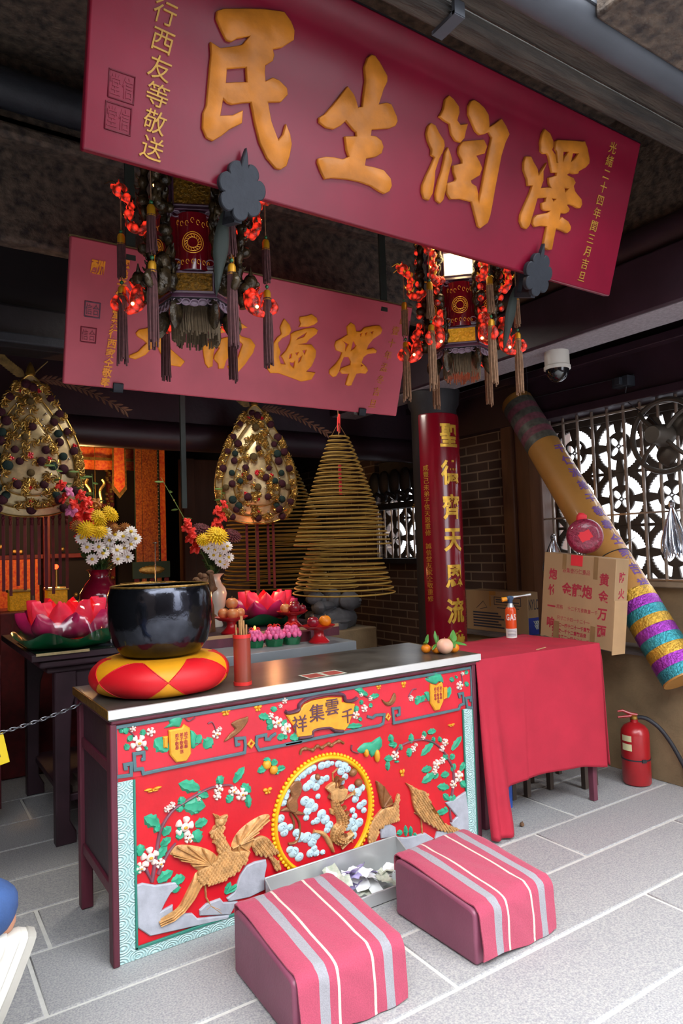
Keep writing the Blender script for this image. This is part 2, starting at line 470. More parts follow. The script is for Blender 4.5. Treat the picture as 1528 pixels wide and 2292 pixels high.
mk('fire_red', 'a0141c', .35, var=.08, scale=10, coat=.3); mk('rubber', '24242a', .6); mk('brass', 'b08840', .35, metal=.8); mk('sticker', 'd0c89c', .6)
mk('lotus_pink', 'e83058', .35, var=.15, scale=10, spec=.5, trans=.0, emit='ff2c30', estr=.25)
mk('lotus_deep', 'c01c5c', .35, var=.15, scale=10); mk('lotus_green', '106038', .3, var=.15, scale=10, coat=.4)
mk('candle_pink', 'e8689c', .5, var=.2, scale=60); mk('flame', 'ffb050', .5, emit='ff9030', estr=9)
mk('wax_red', 'e02828', .4, emit='ff3018', estr=.8)
mk('dish_red', 'b8141e', .3, var=.1, coat=.4); mk('apple_a', 'd89858', .35, var=.25, scale=30, h2='d8704c'); mk('apple_red', '90182c', .3, var=.3, scale=20, coat=.3)
mk('orange_fruit', 'e88410', .45, var=.08, scale=20, bump=.15, bscale=200); mk('fruit_leaf', '4c8a34', .45, var=.2, scale=20); mk('peach', 'e8a08c', .4, var=.1, scale=10, h2='e8c09c')
mk('tin_white', 'dcdcd6', .3); mk('gas_orange', 'e05020', .3, var=.03); mk('gas_white', 'e4e4e0', .3, var=.02); mk('torch_blue', '38506c', .4); mk('torch_yellow', 'e89820', .4)
mk('bamboo', '9c2c24', .45, var=.3, scale=9, h2='7c3a24', stretch=(1, 1, .3), coat=.2); mk('bamboo_band', 'd02c28', .4); mk('stick_wood', 'b08050', .6, var=.2)
mk('vase_red', '6c0c28', .12, var=.1, coat=.7); mk('vase_white', 'd4ccbc', .25, var=.06, coat=.3)
mk('leaf_green', '3c5c2c', .55, var=.3, scale=25); mk('stem_green', '6c8c48', .5); mk('daisy_white', 'f2f0ec', .6, var=.03); mk('daisy_eye', 'd8b820', .6); mk('mum_yellow', 'f0c808', .6, var=.12, scale=40)
mk('glad_red', 'e83428', .55, var=.15, scale=30); mk('glad_pink', 'd878a8', .55); mk('mum_rust', '8c4424', .6, var=.4, scale=60, h2='b88424')
mk('pom_plum', '3c0c1e', .8, var=.2, bump=.6, bscale=300); mk('pom_green', '16302c', .8, var=.2, bump=.6, bscale=300); mk('pom_olive', '5c4c28', .8, var=.2, bump=.6, bscale=300)
mk('jewel', 'd01828', .12, coat=.5); mk('silver', 'c0bcb4', .25, metal=.9); mk('feather', '7c6434', .6, var=.3, scale=30); mk('feather_dark', '5c3a28', .6, var=.3, scale=30)
mk('lan_purple', '4c2c40', .32, var=.15, scale=10, coat=.3); mk('lan_black', '16110f', .25, var=.4, scale=30, bump=.5, bscale=60, metal=.3, h2='4a3c26')
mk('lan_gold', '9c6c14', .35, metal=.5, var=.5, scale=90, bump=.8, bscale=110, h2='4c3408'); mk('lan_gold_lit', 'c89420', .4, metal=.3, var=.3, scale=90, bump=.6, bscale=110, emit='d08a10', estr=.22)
mk('lan_glass', '5c0814', .1, coat=.8, var=.15, emit='801020', estr=.06); mk('lan_filigree', '7c6878', .5, var=.2, scale=30)
mk('lan_gilt_line', 'e0a83c', .35, metal=.4, emit='e09020', estr=.15)
mk('led_red', 'e8281c', .3, emit='ff1c08', estr=.38, var=.3, scale=50, bump=.6, bscale=90); mk('led_spot', 'ffc080', .3, emit='ffb060', estr=14); mk('lit_panel', 'fff0c0', .4, emit='ffe8a8', estr=5)
mk('fringe', '5c4c38', .85, var=.25, scale=60); mk('tassel_dark', '4c2a2c', .85, var=.25, scale=80); mk('tassel_tan', '7c5c44', .85, var=.25, scale=80); mk('tassel_gold', 'c8901c', .4, metal=.4)
mk('embroid_red', 'b82418', .6, var=.4, scale=45, h2='d8781c', bump=.4); mk('embroid_gold', 'b0681c', .5, var=.5, scale=70, h2='6c1c10', bump=.5, metal=.2); mk('shrine_red', '641414', .6, var=.3, scale=20); mk('shrine_green', '1c3424', .6)
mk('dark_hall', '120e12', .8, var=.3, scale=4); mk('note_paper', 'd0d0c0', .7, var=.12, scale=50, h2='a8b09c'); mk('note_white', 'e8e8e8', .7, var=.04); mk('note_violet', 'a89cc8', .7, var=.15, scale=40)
mk('chain', '8c8c94', .3, metal=.9); mk('tag_yellow', 'e8c818', .5, var=.05); mk('jeans', '2c4878', .8, var=.15, scale=20, bump=.2, bscale=200); mk('sole_grey', 'a09c94', .7)
mk('shelf_steel', '8c9094', .42, metal=.4, var=.1, scale=5)
mk('sneaker', 'c4c0b8', .6, var=.04); mk('jacket', '303844', .8); mk('skin', 'b88468', .5); mk('hair', '18120f', .6)
mk('blue_plastic', '3058b0', .4); mk('box_side', '4c4038', .8); mk('bottle_dark', '1c1c12', .12, coat=.5); mk('bottle_label', 'c8b880', .5); mk('stone_lion', '5c5c60', .8, var=.25, scale=12, bump=.6, bscale=30); mk('root_wood', '6a4c34', .8, var=.4, scale=14, bump=.9, bscale=30)
mk('fan_metal', '4c443c', .45, metal=.4, var=.2); mk('pink_bag', 'b070a8', .4, var=.1); mk('tableframe', '6a3444', .5, var=.15)
def glass_mat(name):
    m, nt, bs, lk = nodes(name); bs.inputs['Transmission Weight'].default_value = 1; bs.inputs['Roughness'].default_value = .03; bs.inputs['IOR'].default_value = 1.3; M_[name] = m
glass_mat('clear_glass')
def led_mat():
    """red resin carving lit from inside by small bulbs: brighter near the bulbs, dark between"""
    mt, nt, bs, lk = nodes('led_red'); N = nt.nodes.new; tc = N('ShaderNodeTexCoord'); nz = N('ShaderNodeTexVoronoi'); nz.inputs['Scale'].default_value = 46; lk(tc.outputs['Object'], nz.inputs['Vector'])
    rp = N('ShaderNodeValToRGB'); e = rp.color_ramp.elements; e[0].position = .1; e[0].color = (1, .035, .015, 1); e[1].position = .62; e[1].color = (.03, .002, .001, 1); lk(nz.outputs['Distance'], rp.inputs[0]); lk(rp.outputs[0], bs.inputs['Emission Color']); bs.inputs['Emission Strength'].default_value = 1.4
    n2 = N('ShaderNodeTexNoise'); n2.inputs['Scale'].default_value = 110; lk(tc.outputs['Object'], n2.inputs['Vector']); r2 = N('ShaderNodeValToRGB'); r2.color_ramp.elements[0].position = .42; r2.color_ramp.elements[0].color = (*hexc('a01810'), 1); r2.color_ramp.elements[1].position = .6; r2.color_ramp.elements[1].color = (*hexc('4c2418'), 1); lk(n2.outputs[0], r2.inputs[0]); lk(r2.outputs[0], bs.inputs['Base Color'])
    bp = N('ShaderNodeBump'); bp.inputs['Strength'].default_value = .9; bp.inputs['Distance'].default_value = .006; lk(n2.outputs[0], bp.inputs['Height']); lk(bp.outputs[0], bs.inputs['Normal']); bs.inputs['Roughness'].default_value = .3; M_['led_red'] = mt
led_mat()
def brick_mat():
    m, nt, bs, lk = nodes('brick'); N = nt.nodes.new
    tc = N('ShaderNodeTexCoord'); sp = N('ShaderNodeSeparateXYZ'); cb = N('ShaderNodeCombineXYZ'); lk(tc.outputs['Object'], sp.inputs[0])
    ad = N('ShaderNodeMath'); ad.operation = 'ADD'; lk(sp.outputs[0], ad.inputs[0]); lk(sp.outputs[1], ad.inputs[1])
    lk(ad.outputs[0], cb.inputs[0]); lk(sp.outputs[2], cb.inputs[1])
    br = N('ShaderNodeTexBrick'); lk(cb.outputs[0], br.inputs['Vector'])
    br.inputs['Scale'].default_value = 1; br.inputs['Brick Width'].default_value = .26; br.inputs['Row Height'].default_value = .078; br.inputs['Mortar Size'].default_value = .007
    br.inputs['Color1'].default_value = (*hexc('4a362e'), 1); br.inputs['Color2'].default_value = (*hexc('382824'), 1); br.inputs['Mortar'].default_value = (*hexc('7c6c5c'), 1)
    lk(br.outputs[0], bs.inputs['Base Color']); bs.inputs['Roughness'].default_value = .8
    bp = N('ShaderNodeBump'); bp.inputs['Strength'].default_value = .5; bp.inputs['Distance'].default_value = .01; bp.invert = True; lk(br.outputs['Fac'], bp.inputs['Height']); lk(bp.outputs[0], bs.inputs['Normal'])
    M_['brick'] = m
brick_mat()
def wave_mat():
    """pale blue paint with rows of raised concentric wave scales"""
    m, nt, bs, lk = nodes('wave_border'); N = nt.nodes.new
    tc = N('ShaderNodeTexCoord'); mp = N('ShaderNodeMapping'); mp.inputs['Scale'].default_value = (16, 0.001, 22); lk(tc.outputs['Object'], mp.inputs[0])
    vo = N('ShaderNodeTexVoronoi'); vo.inputs['Scale'].default_value = 1; vo.inputs['Randomness'].default_value = .25; lk(mp.outputs[0], vo.inputs['Vector'])
    ml = N('ShaderNodeMath'); ml.operation = 'MULTIPLY'; ml.inputs[1].default_value = 38; lk(vo.outputs['Distance'], ml.inputs[0])
    sn = N('ShaderNodeMath'); sn.operation = 'SINE'; lk(ml.outputs[0], sn.inputs[0])
    rp = N('ShaderNodeValToRGB'); rp.color_ramp.elements[0].color = (*hexc('a4c8c8'), 1); rp.color_ramp.elements[1].color = (*hexc('c4e0dc'), 1); lk(sn.outputs[0], rp.inputs[0]); lk(rp.outputs[0], bs.inputs['Base Color'])
    bp = N('ShaderNodeBump'); bp.inputs['Strength'].default_value = .5; bp.inputs['Distance'].default_value = .006; lk(sn.outputs[0], bp.inputs['Height']); lk(bp.outputs[0], bs.inputs['Normal'])
    bs.inputs['Roughness'].default_value = .5; M_['wave_border'] = m
wave_mat()
def rug_mat():
    """woven rug: rose ground, grey and cream stripes across its own x"""
    m, nt, bs, lk = nodes('rug'); N = nt.nodes.new
    tc = N('ShaderNodeTexCoord'); sp = N('ShaderNodeSeparateXYZ'); lk(tc.outputs['Object'], sp.inputs[0])
    rp = N('ShaderNodeValToRGB'); rp.color_ramp.interpolation = 'CONSTANT'; el = rp.color_ramp.elements
    mr = N('ShaderNodeMapRange'); mr.inputs['From Min'].default_value = -.2; mr.inputs['From Max'].default_value = .2; lk(sp.outputs[0], mr.inputs[0])
    R, G, Cc = hexc('a03c54'), hexc('8c8a90'), hexc('c8b8aa')
    st = [(0, R), (.175, G), (.265, R), (.335, Cc), (.358, R), (.665, Cc), (.688, R), (.785, G), (.87, R)]
    while len(el) < len(st): el.new(.5)
    for e, (p, c) in zip(el, st): e.position = p; e.color = (*c, 1)
    lk(mr.outputs[0], rp.inputs[0])
    nz = N('ShaderNodeTexNoise'); nz.inputs['Scale'].default_value = 260; lk(tc.outputs['Object'], nz.inputs['Vector'])
    mx = N('ShaderNodeMix'); mx.data_type = 'RGBA'; mx.blend_type = 'MULTIPLY'; mx.inputs[0].default_value = .45
    lk(rp.outputs[0], mx.inputs[6]); lk(nz.outputs[0], mx.inputs[7])
    hs = N('ShaderNodeHueSaturation'); hs.inputs['Value'].default_value = 1.45; lk(mx.outputs[2], hs.inputs['Color']); lk(hs.outputs[0], bs.inputs['Base Color'])
    bp = N('ShaderNodeBump'); bp.inputs['Strength'].default_value = .35; bp.inputs['Distance'].default_value = .004; lk(nz.outputs[0], bp.inputs['Height']); lk(bp.outputs[0], bs.inputs['Normal'])
    bs.inputs['Roughness'].default_value = .9; bs.inputs['Sheen Weight'].default_value = .15; M_['rug'] = m
rug_mat()
m = M_

CH_MIN='336,449 354,461 419,485 478,505 540,520 566,503 580,484 581,459 546,427 516,412 523,398 520,382 498,362 498,346 503,322 525,339 547,338 576,325 580,308 560,282 518,269 536,220 565,176 579,196 585,228 603,203 612,178 609,142 602,112 584,97 567,96 534,117 505,153 483,201 464,252 436,242 407,229 392,229 377,236 373,189 410,201 441,224 442,189 404,160 381,136 358,117 338,120 323,142 321,182 329,203 329,304 330,338 325,367 355,361 395,379 419,391 439,420 403,402 387,388 372,387 358,401 336,430|380,315 438,338 445,301 415,291 381,279'
CH_SHENG='859,512 872,513 893,501 929,472 932,456 922,431 911,382 939,395 959,396 988,367 994,354 987,337 965,323 896,300 896,282 915,286 940,279 952,262 947,241 926,224 889,209 888,188 925,192 965,193 998,175 1007,154 1000,134 982,122 961,124 922,133 876,134 825,129 770,119 744,109 726,128 710,151 711,163 737,175 767,181 800,184 823,198 811,214 798,252 841,265 838,277 829,279 795,298 776,277 754,261 727,258 699,266 697,279 716,295 738,325 785,396 812,380 824,365 833,349 849,356 848,391 849,434 838,469 846,499'
CH_RUN='1194,495 1217,489 1244,474 1251,457 1246,430 1263,421 1297,434 1293,411 1291,384 1276,365 1253,365 1230,380 1215,410 1189,413 1165,419 1178,446 1179,477|1133,389 1154,387 1176,368 1202,351 1208,335 1203,312 1193,291 1183,248 1186,217 1187,174 1174,146 1152,147 1139,165 1136,188 1147,223 1157,247 1171,288 1155,291 1154,309 1133,330 1121,352 1123,376|1223,336 1240,317 1252,298 1247,270 1244,231 1243,198 1239,164 1227,148 1207,154 1199,174 1204,221 1212,255 1215,294 1214,315|1308,516 1332,513 1362,504 1386,489 1397,462 1399,452 1427,474 1451,495 1480,478 1503,457 1490,425 1481,375 1479,318 1477,255 1477,204 1475,163 1469,135 1437,109 1423,113 1398,151 1373,188 1321,185 1272,173 1251,189 1242,220 1278,237 1282,244 1266,264 1259,284 1298,302 1296,312 1274,331 1272,349 1286,372 1382,405 1404,388 1397,361 1360,343 1381,327 1397,311 1391,285 1353,256 1358,249 1384,244 1398,222 1402,203 1408,193 1410,239 1412,318 1414,374 1419,422 1401,436 1382,423 1360,414 1338,421 1313,444 1292,464 1287,487 1294,507'
CH_ZE='1679,525 1712,518 1737,497 1742,479 1738,466 1761,455 1775,430 1783,432 1769,467 1756,473 1751,501 1760,509 1856,532 1902,542 1913,546 1936,527 1962,489 1964,475 1947,455 1912,432 1911,423 1889,415 1861,413 1848,402 1889,400 1906,387 1898,372 1911,356 1930,347 1959,336 1969,318 1962,301 1946,298 1916,301 1887,299 1881,295 1900,284 1896,271 1879,261 1851,258 1851,232 1863,245 1906,237 1928,221 1928,206 1912,192 1878,195 1842,195 1841,156 1841,113 1823,107 1786,112 1786,140 1787,191 1753,186 1721,175 1705,185 1705,205 1720,221 1776,241 1789,251 1760,245 1743,248 1734,268 1754,279 1754,293 1707,279 1699,226 1691,175 1677,157 1654,159 1634,177 1631,201 1641,232 1658,280 1667,316 1643,310 1633,331 1607,358 1599,384 1605,407 1632,414 1652,398 1679,381 1690,360 1704,387 1722,416 1713,380 1722,349 1715,320 1750,331 1773,334 1754,347 1748,367 1786,384 1787,394 1761,388 1747,408 1726,441 1716,446 1696,440 1679,445 1675,461 1669,471 1670,504|1802,476 1831,484 1814,460 1810,442|1858,487 1889,494 1875,471 1856,454|1847,352 1870,356 1855,339|1787,298 1810,301 1798,289'
C2_ZE='1389,456 1415,447 1430,417 1456,420 1476,443 1531,461 1572,467 1592,450 1588,426 1543,393 1516,356 1511,335 1551,348 1578,337 1572,323 1523,313 1498,293 1490,265 1527,243 1538,227 1525,209 1491,208 1467,202 1456,174 1445,139 1425,134 1408,139 1414,176 1419,197 1379,192 1362,204 1367,221 1420,244 1421,260 1405,282 1374,278 1363,244 1358,203 1342,175 1323,170 1300,184 1298,203 1332,240 1351,269 1359,299 1322,307 1310,329 1315,352 1344,369 1379,393 1369,431|1419,369 1440,346 1430,328 1412,316|1353,360 1375,344 1377,311 1391,346|1454,407 1465,412 1460,395|1485,415 1497,421 1491,406|1521,426 1536,432 1529,419|1488,255 1501,250 1489,245'
C2_BIAN='1006,417 1039,392 1051,369 1042,346 1025,334 1005,322 987,298 993,280 1007,257 999,232 1014,202 1039,202 1021,228 1009,239 1034,267 1051,307 1054,332 1050,350 1071,365 1134,390 1177,399 1201,390 1196,371 1156,337 1144,319 1101,307 1174,316 1205,289 1206,257 1190,210 1164,181 1217,181 1199,143 1141,127 1080,140 1006,154 964,150 946,166 952,192 972,200 960,233 960,288 977,321 999,343 988,372 998,404|1090,439 1126,448 1153,461 1185,448 1194,430 1175,412 1140,397 1111,393 1090,388 1099,407 1089,424|1090,334 1137,369 1125,348 1084,327|1058,251 1068,256 1067,237 1057,232|1089,262 1105,269 1098,253|1127,279 1147,285 1141,262|1063,214 1081,213 1091,224 1088,189 1068,202|1111,239 1127,254 1120,227 1110,217'
C2_NAN='600,252 620,260 657,257 665,238 660,193 662,148 642,137 625,155 612,198|664,249 679,274 720,290 730,281 739,202 726,178 718,143 693,140 688,162 664,182 666,199 686,235|730,292 757,301 774,318 791,303 839,298 868,271 860,235 822,172 794,137 752,138 735,156 758,170 786,208 801,267 784,279 760,268 755,204 740,202|657,315 764,347 771,368 818,347 772,331 665,294'
C2_TIAN='297,247 309,265 341,275 393,303 415,307 416,259 421,238 457,200 527,154 509,127 458,129 427,153 396,203 384,207 344,159 303,135 276,140 275,150 311,170 346,212 334,221 304,235'
PL_SCROLL='730,790 792,789 819,821 859,832 948,833 1017,823 1016,803 1087,783 1079,752 1048,692 1025,673 977,687 922,702 861,695 854,680 782,687 764,740'
PL_SIDE1='216,814 268,815 278,828 302,809 305,710 286,684 244,687 219,721|193,794 213,793 212,747 195,752'
PL_SIDE2='1535,814 1577,799 1608,814 1616,803 1616,719 1588,678 1558,680 1530,722|1622,783 1645,783 1642,728 1618,725'
PURPLE='728,807 747,796 792,802 799,824 833,841 893,847 962,845 1025,833 1038,805 1073,799 1101,808|788,683 854,680 865,703 943,701 977,681 1018,674'
FRET='14,678 71,674 72,716 48,716 50,702 59,701|109,723 120,723 120,748 83,749 86,690 113,689 117,669 183,670 535,668 539,696 537,728 497,732 499,706 516,706|682,721 658,712 651,702 633,705 634,724 592,722 588,690 600,667 806,664'
FRET2='723,667 1223,663 1243,669 1252,709 1203,714 1184,705 1154,716|1321,692 1341,695 1342,726 1302,728 1306,660 1720,661 1728,679 1755,682 1751,737 1724,736 1730,715|1819,652 1777,662 1770,709 1802,708 1801,686'
PLBLOB='215,856 238,865 279,863 273,834 263,816 237,823 196,822 222,838|304,802 333,777 324,756 326,725 305,729'
PLBLOB2='1503,841 1545,851 1614,852 1633,804 1603,817 1577,802 1535,817|1529,777 1499,775 1514,741 1530,725'
PH_BODY='419,300 457,312 470,291 532,279 546,267 521,230 478,208 426,189 380,190 340,214 323,248 350,261 396,269'
PH_NECK='412,294 400,339 394,370 403,401 402,433 423,437 452,438 431,407 443,391 430,373 453,325 466,296 442,282|376,387 403,401 403,372 380,378'
PH_WINGL='217,350 239,369 282,362 343,337 392,303 414,268 386,259 359,242 328,250 297,282 289,302 250,315 255,332 221,339'
PH_WINGR='468,304 491,350 540,380 599,397 639,394 643,377 608,372 608,355 592,337 567,317 546,267 498,267'
PH_TAIL='323,248 358,205 339,181 312,144 268,109 224,91 174,87 149,107 162,118 217,125 251,147 278,187 301,221'
PH_LEGS='353,194 356,143 374,105|355,98 374,105 414,78|374,105 418,62'
BIRDA='567,313 597,318 631,301 655,260 675,241 644,232 669,203 688,163 657,171 639,216 609,241 570,256 557,290'
ROCK1='83,268 107,269 156,247 236,236 244,217 214,202 192,173 175,146 221,156 221,120 298,100 319,73 455,46 445,33 132,69 85,116'
ROCK2='442,113 476,128 501,185 530,215 569,221 619,217 623,194 612,153 610,97 541,88 451,98'
ROCK3='327,103 356,119 415,121 428,101 489,87 455,46 328,82'
BIRDB_WING='1193,416 1236,385 1273,333 1288,294 1226,288 1211,329 1207,373'
BIRDB='1146,223 1191,264 1231,285 1287,281 1312,328 1326,321 1316,283 1316,216 1296,217 1245,220 1200,201 1182,162 1138,152'
BIRDC='1366,370 1400,349 1441,322 1482,304 1504,254 1514,210 1543,180 1596,126 1690,75 1657,71 1570,102 1487,153 1446,185 1418,223 1402,263 1398,305 1388,338'
BIRDC_LEG='1452,184 1455,110|1412,220 1446,194'
ROCK4='1608,221 1666,226 1745,247 1756,149 1753,31 1531,68 1545,99 1657,78 1634,117 1680,138'
ROCK5='1292,138 1354,118 1472,111 1525,70 1446,59 1340,51 1237,52 1229,106'
ROCK6='1205,199 1245,216 1294,182 1298,137 1209,151'
GRAPELEAF='1096,574 1135,597 1178,594 1229,611 1238,565 1203,541 1175,524 1155,554 1117,553'
BRANCH1='144,262 158,334 176,429 198,472 233,508 285,529 348,550 398,558 458,554 482,545|169,283 195,332 221,365 239,381|121,317 144,262'
BRANCH2='1654,248 1670,310 1667,377 1638,430 1603,479 1555,521 1494,548 1434,556 1363,551 1328,535 1309,512|1646,109 1637,177 1654,248'
GRAPESTEM='1066,601 1065,576 1101,558'
BAT='798,610 804,627 822,631 860,619 884,630 908,620 942,630 956,621 996,632 1023,617'
D_BODY='958,413 969,358 996,302 995,262 967,245 966,217 1005,199 1050,216'
D_TAIL='949,161 931,206 899,250 852,273'
D_LEG='993,161 1039,186|1011,372 1062,386|941,348 945,327'
D_HEAD='918,442 950,459 975,458 984,428 1028,416 1017,383 986,370 943,388 939,417'
F_BODY='735,482 763,503 794,496 795,453 774,426 777,394 763,374 732,389 724,426 747,448'
F_WING='694,396 732,404 777,378 813,354 767,363 740,383'
F_TAIL='740,375 757,336 754,306|754,376 782,330 783,279 763,249 727,251'
WHISK='960,465 959,498 987,513'
LEAF1='339,563,254,602,44 435,563,418,597,33 487,556,536,611,33 520,541,563,501,33 548,496,551,438,28 481,510,452,483,33 330,548,379,525,30 272,516,260,551,30 258,494,259,519,33 276,511,365,490,56 311,490,333,477,28 173,466,118,507,44 177,445,156,462,33 189,422,223,446,33 180,384,222,405,30 166,340,205,382,36 248,415,270,434,28 239,409,274,400,33 318,426,372,434,36 318,410,335,356,42 99,370,102,412,39 92,305,93,340,39 165,256,228,278,39 219,237,275,241,39 236,224,231,193,39 438,131,505,150,22 438,131,463,170,22 324,293,316,320,16'
LEAF2='215,736,161,792,59 59,827,48,857,29 119,807,119,836,26 78,800,61,817,29 68,783,46,773,29 125,758,135,766,23 324,736,351,776,39 361,719,400,752,52 654,792,601,806,33 666,774,636,779,33 673,811,680,836,36 715,766,729,748,39 725,700,685,701,33 749,690,800,686,39 665,742,647,767,39 31,837,45,848,23'
LEAF3='1090,851,1141,838,27 1111,836,1169,810,27 1169,798,1233,803,27 1131,773,1121,796,24 1167,762,1190,761,24 1096,743,1098,775,33 1033,689,1134,678,27 1106,712,1128,705,21 1447,725,1474,766,42 1472,734,1507,761,33 1651,727,1671,783,33 1699,808,1665,819,27 1770,789,1797,765,27 1773,832,1796,842,24 1709,817,1718,829,24 1537,852,1622,841,36 737,700,718,695,24 769,695,801,689,30'
LEAF4='1295,572,1285,612,30 1323,558,1274,563,25 1410,547,1412,594,30 1346,554,1344,525,20 1397,527,1395,482,30 1495,559,1490,592,25 1514,577,1570,581,27 1545,522,1466,475,35 1549,526,1550,554,20 1595,518,1587,548,22 1666,465,1737,523,32 1639,444,1603,437,32 1657,422,1681,445,30 1530,405,1466,404,32 1547,373,1465,347,40 1540,352,1572,373,25 1660,364,1685,397,30 1640,354,1587,356,32 1718,352,1750,394,27 1637,289,1562,308,35 1715,301,1753,266,32 1634,229,1598,265,30 1634,229,1682,237,30 1625,180,1543,180,30 1612,182,1607,202,20 1294,497,1246,504,30 1268,493,1263,445,25 1319,483,1319,472,25 1320,135,1322,162,30 1357,124,1357,175,20 1386,117,1389,163,20 1407,111,1416,125,15 1299,545,1317,564,20'
LEAF5='636,587,592,577,30 636,603,646,628,35 658,595,689,604,30 679,567,726,571,25 679,563,692,551,20'
FLOW1='275,433,48 291,386,25 138,355,45 102,326,25 176,323,25 481,525,25 519,504,34 419,546,25 413,521,22 207,516,16 227,526,17 334,526,11'
FLOW2='102,786,40 81,842,16 149,819,23 414,765,25 429,783,12 690,765,33 732,731,33 660,797,18 727,851,18 707,831,12'
FLOW3='1176,794,15 1141,754,23 1092,732,25 1416,760,19 1734,777,29 1755,834,13 732,737,29 1125,819,13'
FLOW4='1309,509,28 1483,561,14 1418,518,20 1623,513,24 1600,487,20 1562,417,29 1600,428,22 1548,385,20 1704,329,36 1666,299,26 1436,535,11'
PEACH='636,599,25 667,572,24'
GRAPES='1141,553,15,25 1202,528,18,39'
CLOUD='862,540,17 838,535,21 809,523,21 781,511,19 905,541,20 934,542,19 958,541,12 993,532,19 1022,516,23 1041,498,17 1006,497,21 1025,468,17 1009,447,13 845,474,23 826,466,21 865,493,21 898,478,21 927,482,16 873,456,19 881,414,13 716,451,23 710,425,17 734,470,15 815,409,23 838,392,25 860,371,21 827,363,21 819,337,15 695,363,19 703,326,23 711,301,19 738,317,16 897,334,23 915,306,23 934,277,21 873,312,17 853,309,12 923,260,17 769,286,19 787,262,23 819,254,25 846,228,23 866,250,23 854,198,16 835,183,20 863,176,17 896,171,13 753,209,25 779,182,21 735,225,17 1058,411,19 1088,384,25 1114,399,19 1077,358,19 1101,323,19 1122,331,17 1121,298,15 1059,312,15 1069,285,15 1052,260,25 1093,250,23 1031,245,19 1066,232,21 1060,201,19'
SCROLLB='1066,480,23 1095,428,22'
PEARL='878,499,19'
BFLY='154,601,50,18 637,491,31,30'
BFLY2='457,845,34,34 602,838,28,31'
BFLY3='1227,838,21,24 1375,830,22,34'
BFLY4='1669,589,34,16 1348,419,22,40'
DIAM='565,699,23'
DIAM2='1274,694,21'
DOVE='446,729 472,755 495,771 479,795 513,807 542,810 555,811 550,788 523,761 489,742'
DOVE2='1240,781 1266,765 1289,768 1314,801 1325,781 1316,758 1288,743 1258,754'
VINE='379,811 396,815 409,791 411,776|324,743 351,741|62,841 80,823 102,786|284,852 300,835 326,845|289,856 292,836'
VINE2='1125,822 1169,798 1214,797|1401,770 1426,798 1451,800|1746,835 1752,791 1723,756|1515,846 1544,835|1485,734 1522,733'
SCR_TXT='793,743,57 881,777,60 960,791,57 1041,737,51'
# ------------------------------------------------------------------ the setting
# floor: granite slabs in courses along x, pale mortar between
mb = MB(); mb.box((-3, -4, -.06), (4.3, 8, -.006)); 
f_ = struct('floor', mb, [m['mortar'], m['granite']])
mb = MB(); ys = [-4, -3.5, -3.05, -2.6, -2.2, -1.8, -1.4, -1.0, -.6, -.2, .2, .55, .92, 1.435, 1.81, 2.165, 2.49, 2.90, 3.246, 3.6, 3.97, 4.35, 4.75, 5.2, 5.6, 6.1, 6.6, 7.1, 7.6, 8]
joints = {13: [.9, 2.652], 16: [.42, 1.75, 3.1], 17: [.505, 2.0, 3.4], 14: [.3, 1.6, 3.45], 15: [1.2, 2.75]}
rj = random.Random(3)
for i in range(len(ys)-1):
    if i in joints: xs = [-3]+[-1.5, -.6]+joints[i]+[4.3]
    else:
        xs = [-3]; 
        while xs[-1] < 3.2: xs.append(xs[-1]+rj.uniform(1.1, 1.9))
        xs.append(4.3) if xs[-1] < 4.1 else None; xs[-1] = 4.3
    for a, b in zip(xs, xs[1:]):
        z = rj.uniform(-.003, 0); mb.box((a+.007, ys[i]+.007, -.05), (b-.007, ys[i+1]-.007, z))
fl = obj('paving_slab', mb, m['granite'], f_, bevel=.004, seg=1)

# right wall: dado with ledge, wall above with two lattice windows
mb = MB(); mb.box((3.95, -.5, 0), (4.6, 4.5, .76)); 
struct('wall_dado', mb, m['dado_stone'])
mb = MB(); mb.box((3.90, .6, .76), (4.25, 4.5, .785)); struct('trim_ledge', mb, m['ledge_stone'], bevel=.005)
mb = MB(); mb.box((4.2, .3, .785), (4.5, 3.5, 1.17)); struct('wall_under_window', mb, m['dado_stone'])
mb = MB(); mb.box((4.14, .3, 1.17), (4.5, 3.52, 1.215)); struct('trim_sill', mb, m['sill_stone'], bevel=.008)
mb = MB()
mb.box((4.2, 3.9, .1), (4.5, 4.95, 2.6)); mb.box((4.2, 4.95, 0), (4.5, 5.75, 1.37)); mb.box((4.2, 5.75, 0), (4.5, 8, 2.6)); mb.box((4.2, 4.95, 2.36), (4.5, 5.75, 2.6))
struct('wall_right', mb, m['brick'])
mb = MB(); mb.box((4.12, 3.5, .785), (4.5, 3.62, 2.6)); mb.box((4.15, 3.62, .785), (4.5, 3.78, 2.6)); mb.box((4.12, 3.78, .785), (4.5, 3.9, 2.6))
struct('trim_window_post', mb, m['brown_wood'], bevel=.01)
mb = MB(); mb.box((4.2, -.5, .785), (4.5, .3, 2.6)); mb.box((4.1, .1, 2.42), (4.5, 8, 2.75)); mb.box((4.16, -.5, 2.75), (4.5, 8, 4.0)); mb.box((4.06, .1, 2.40), (4.5, 3.6, 2.46)); mb.box((4.02, .1, 2.72), (4.5, 8, 2.78))
struct('wall_upper', mb, m['purple_wood'], bevel=.006)

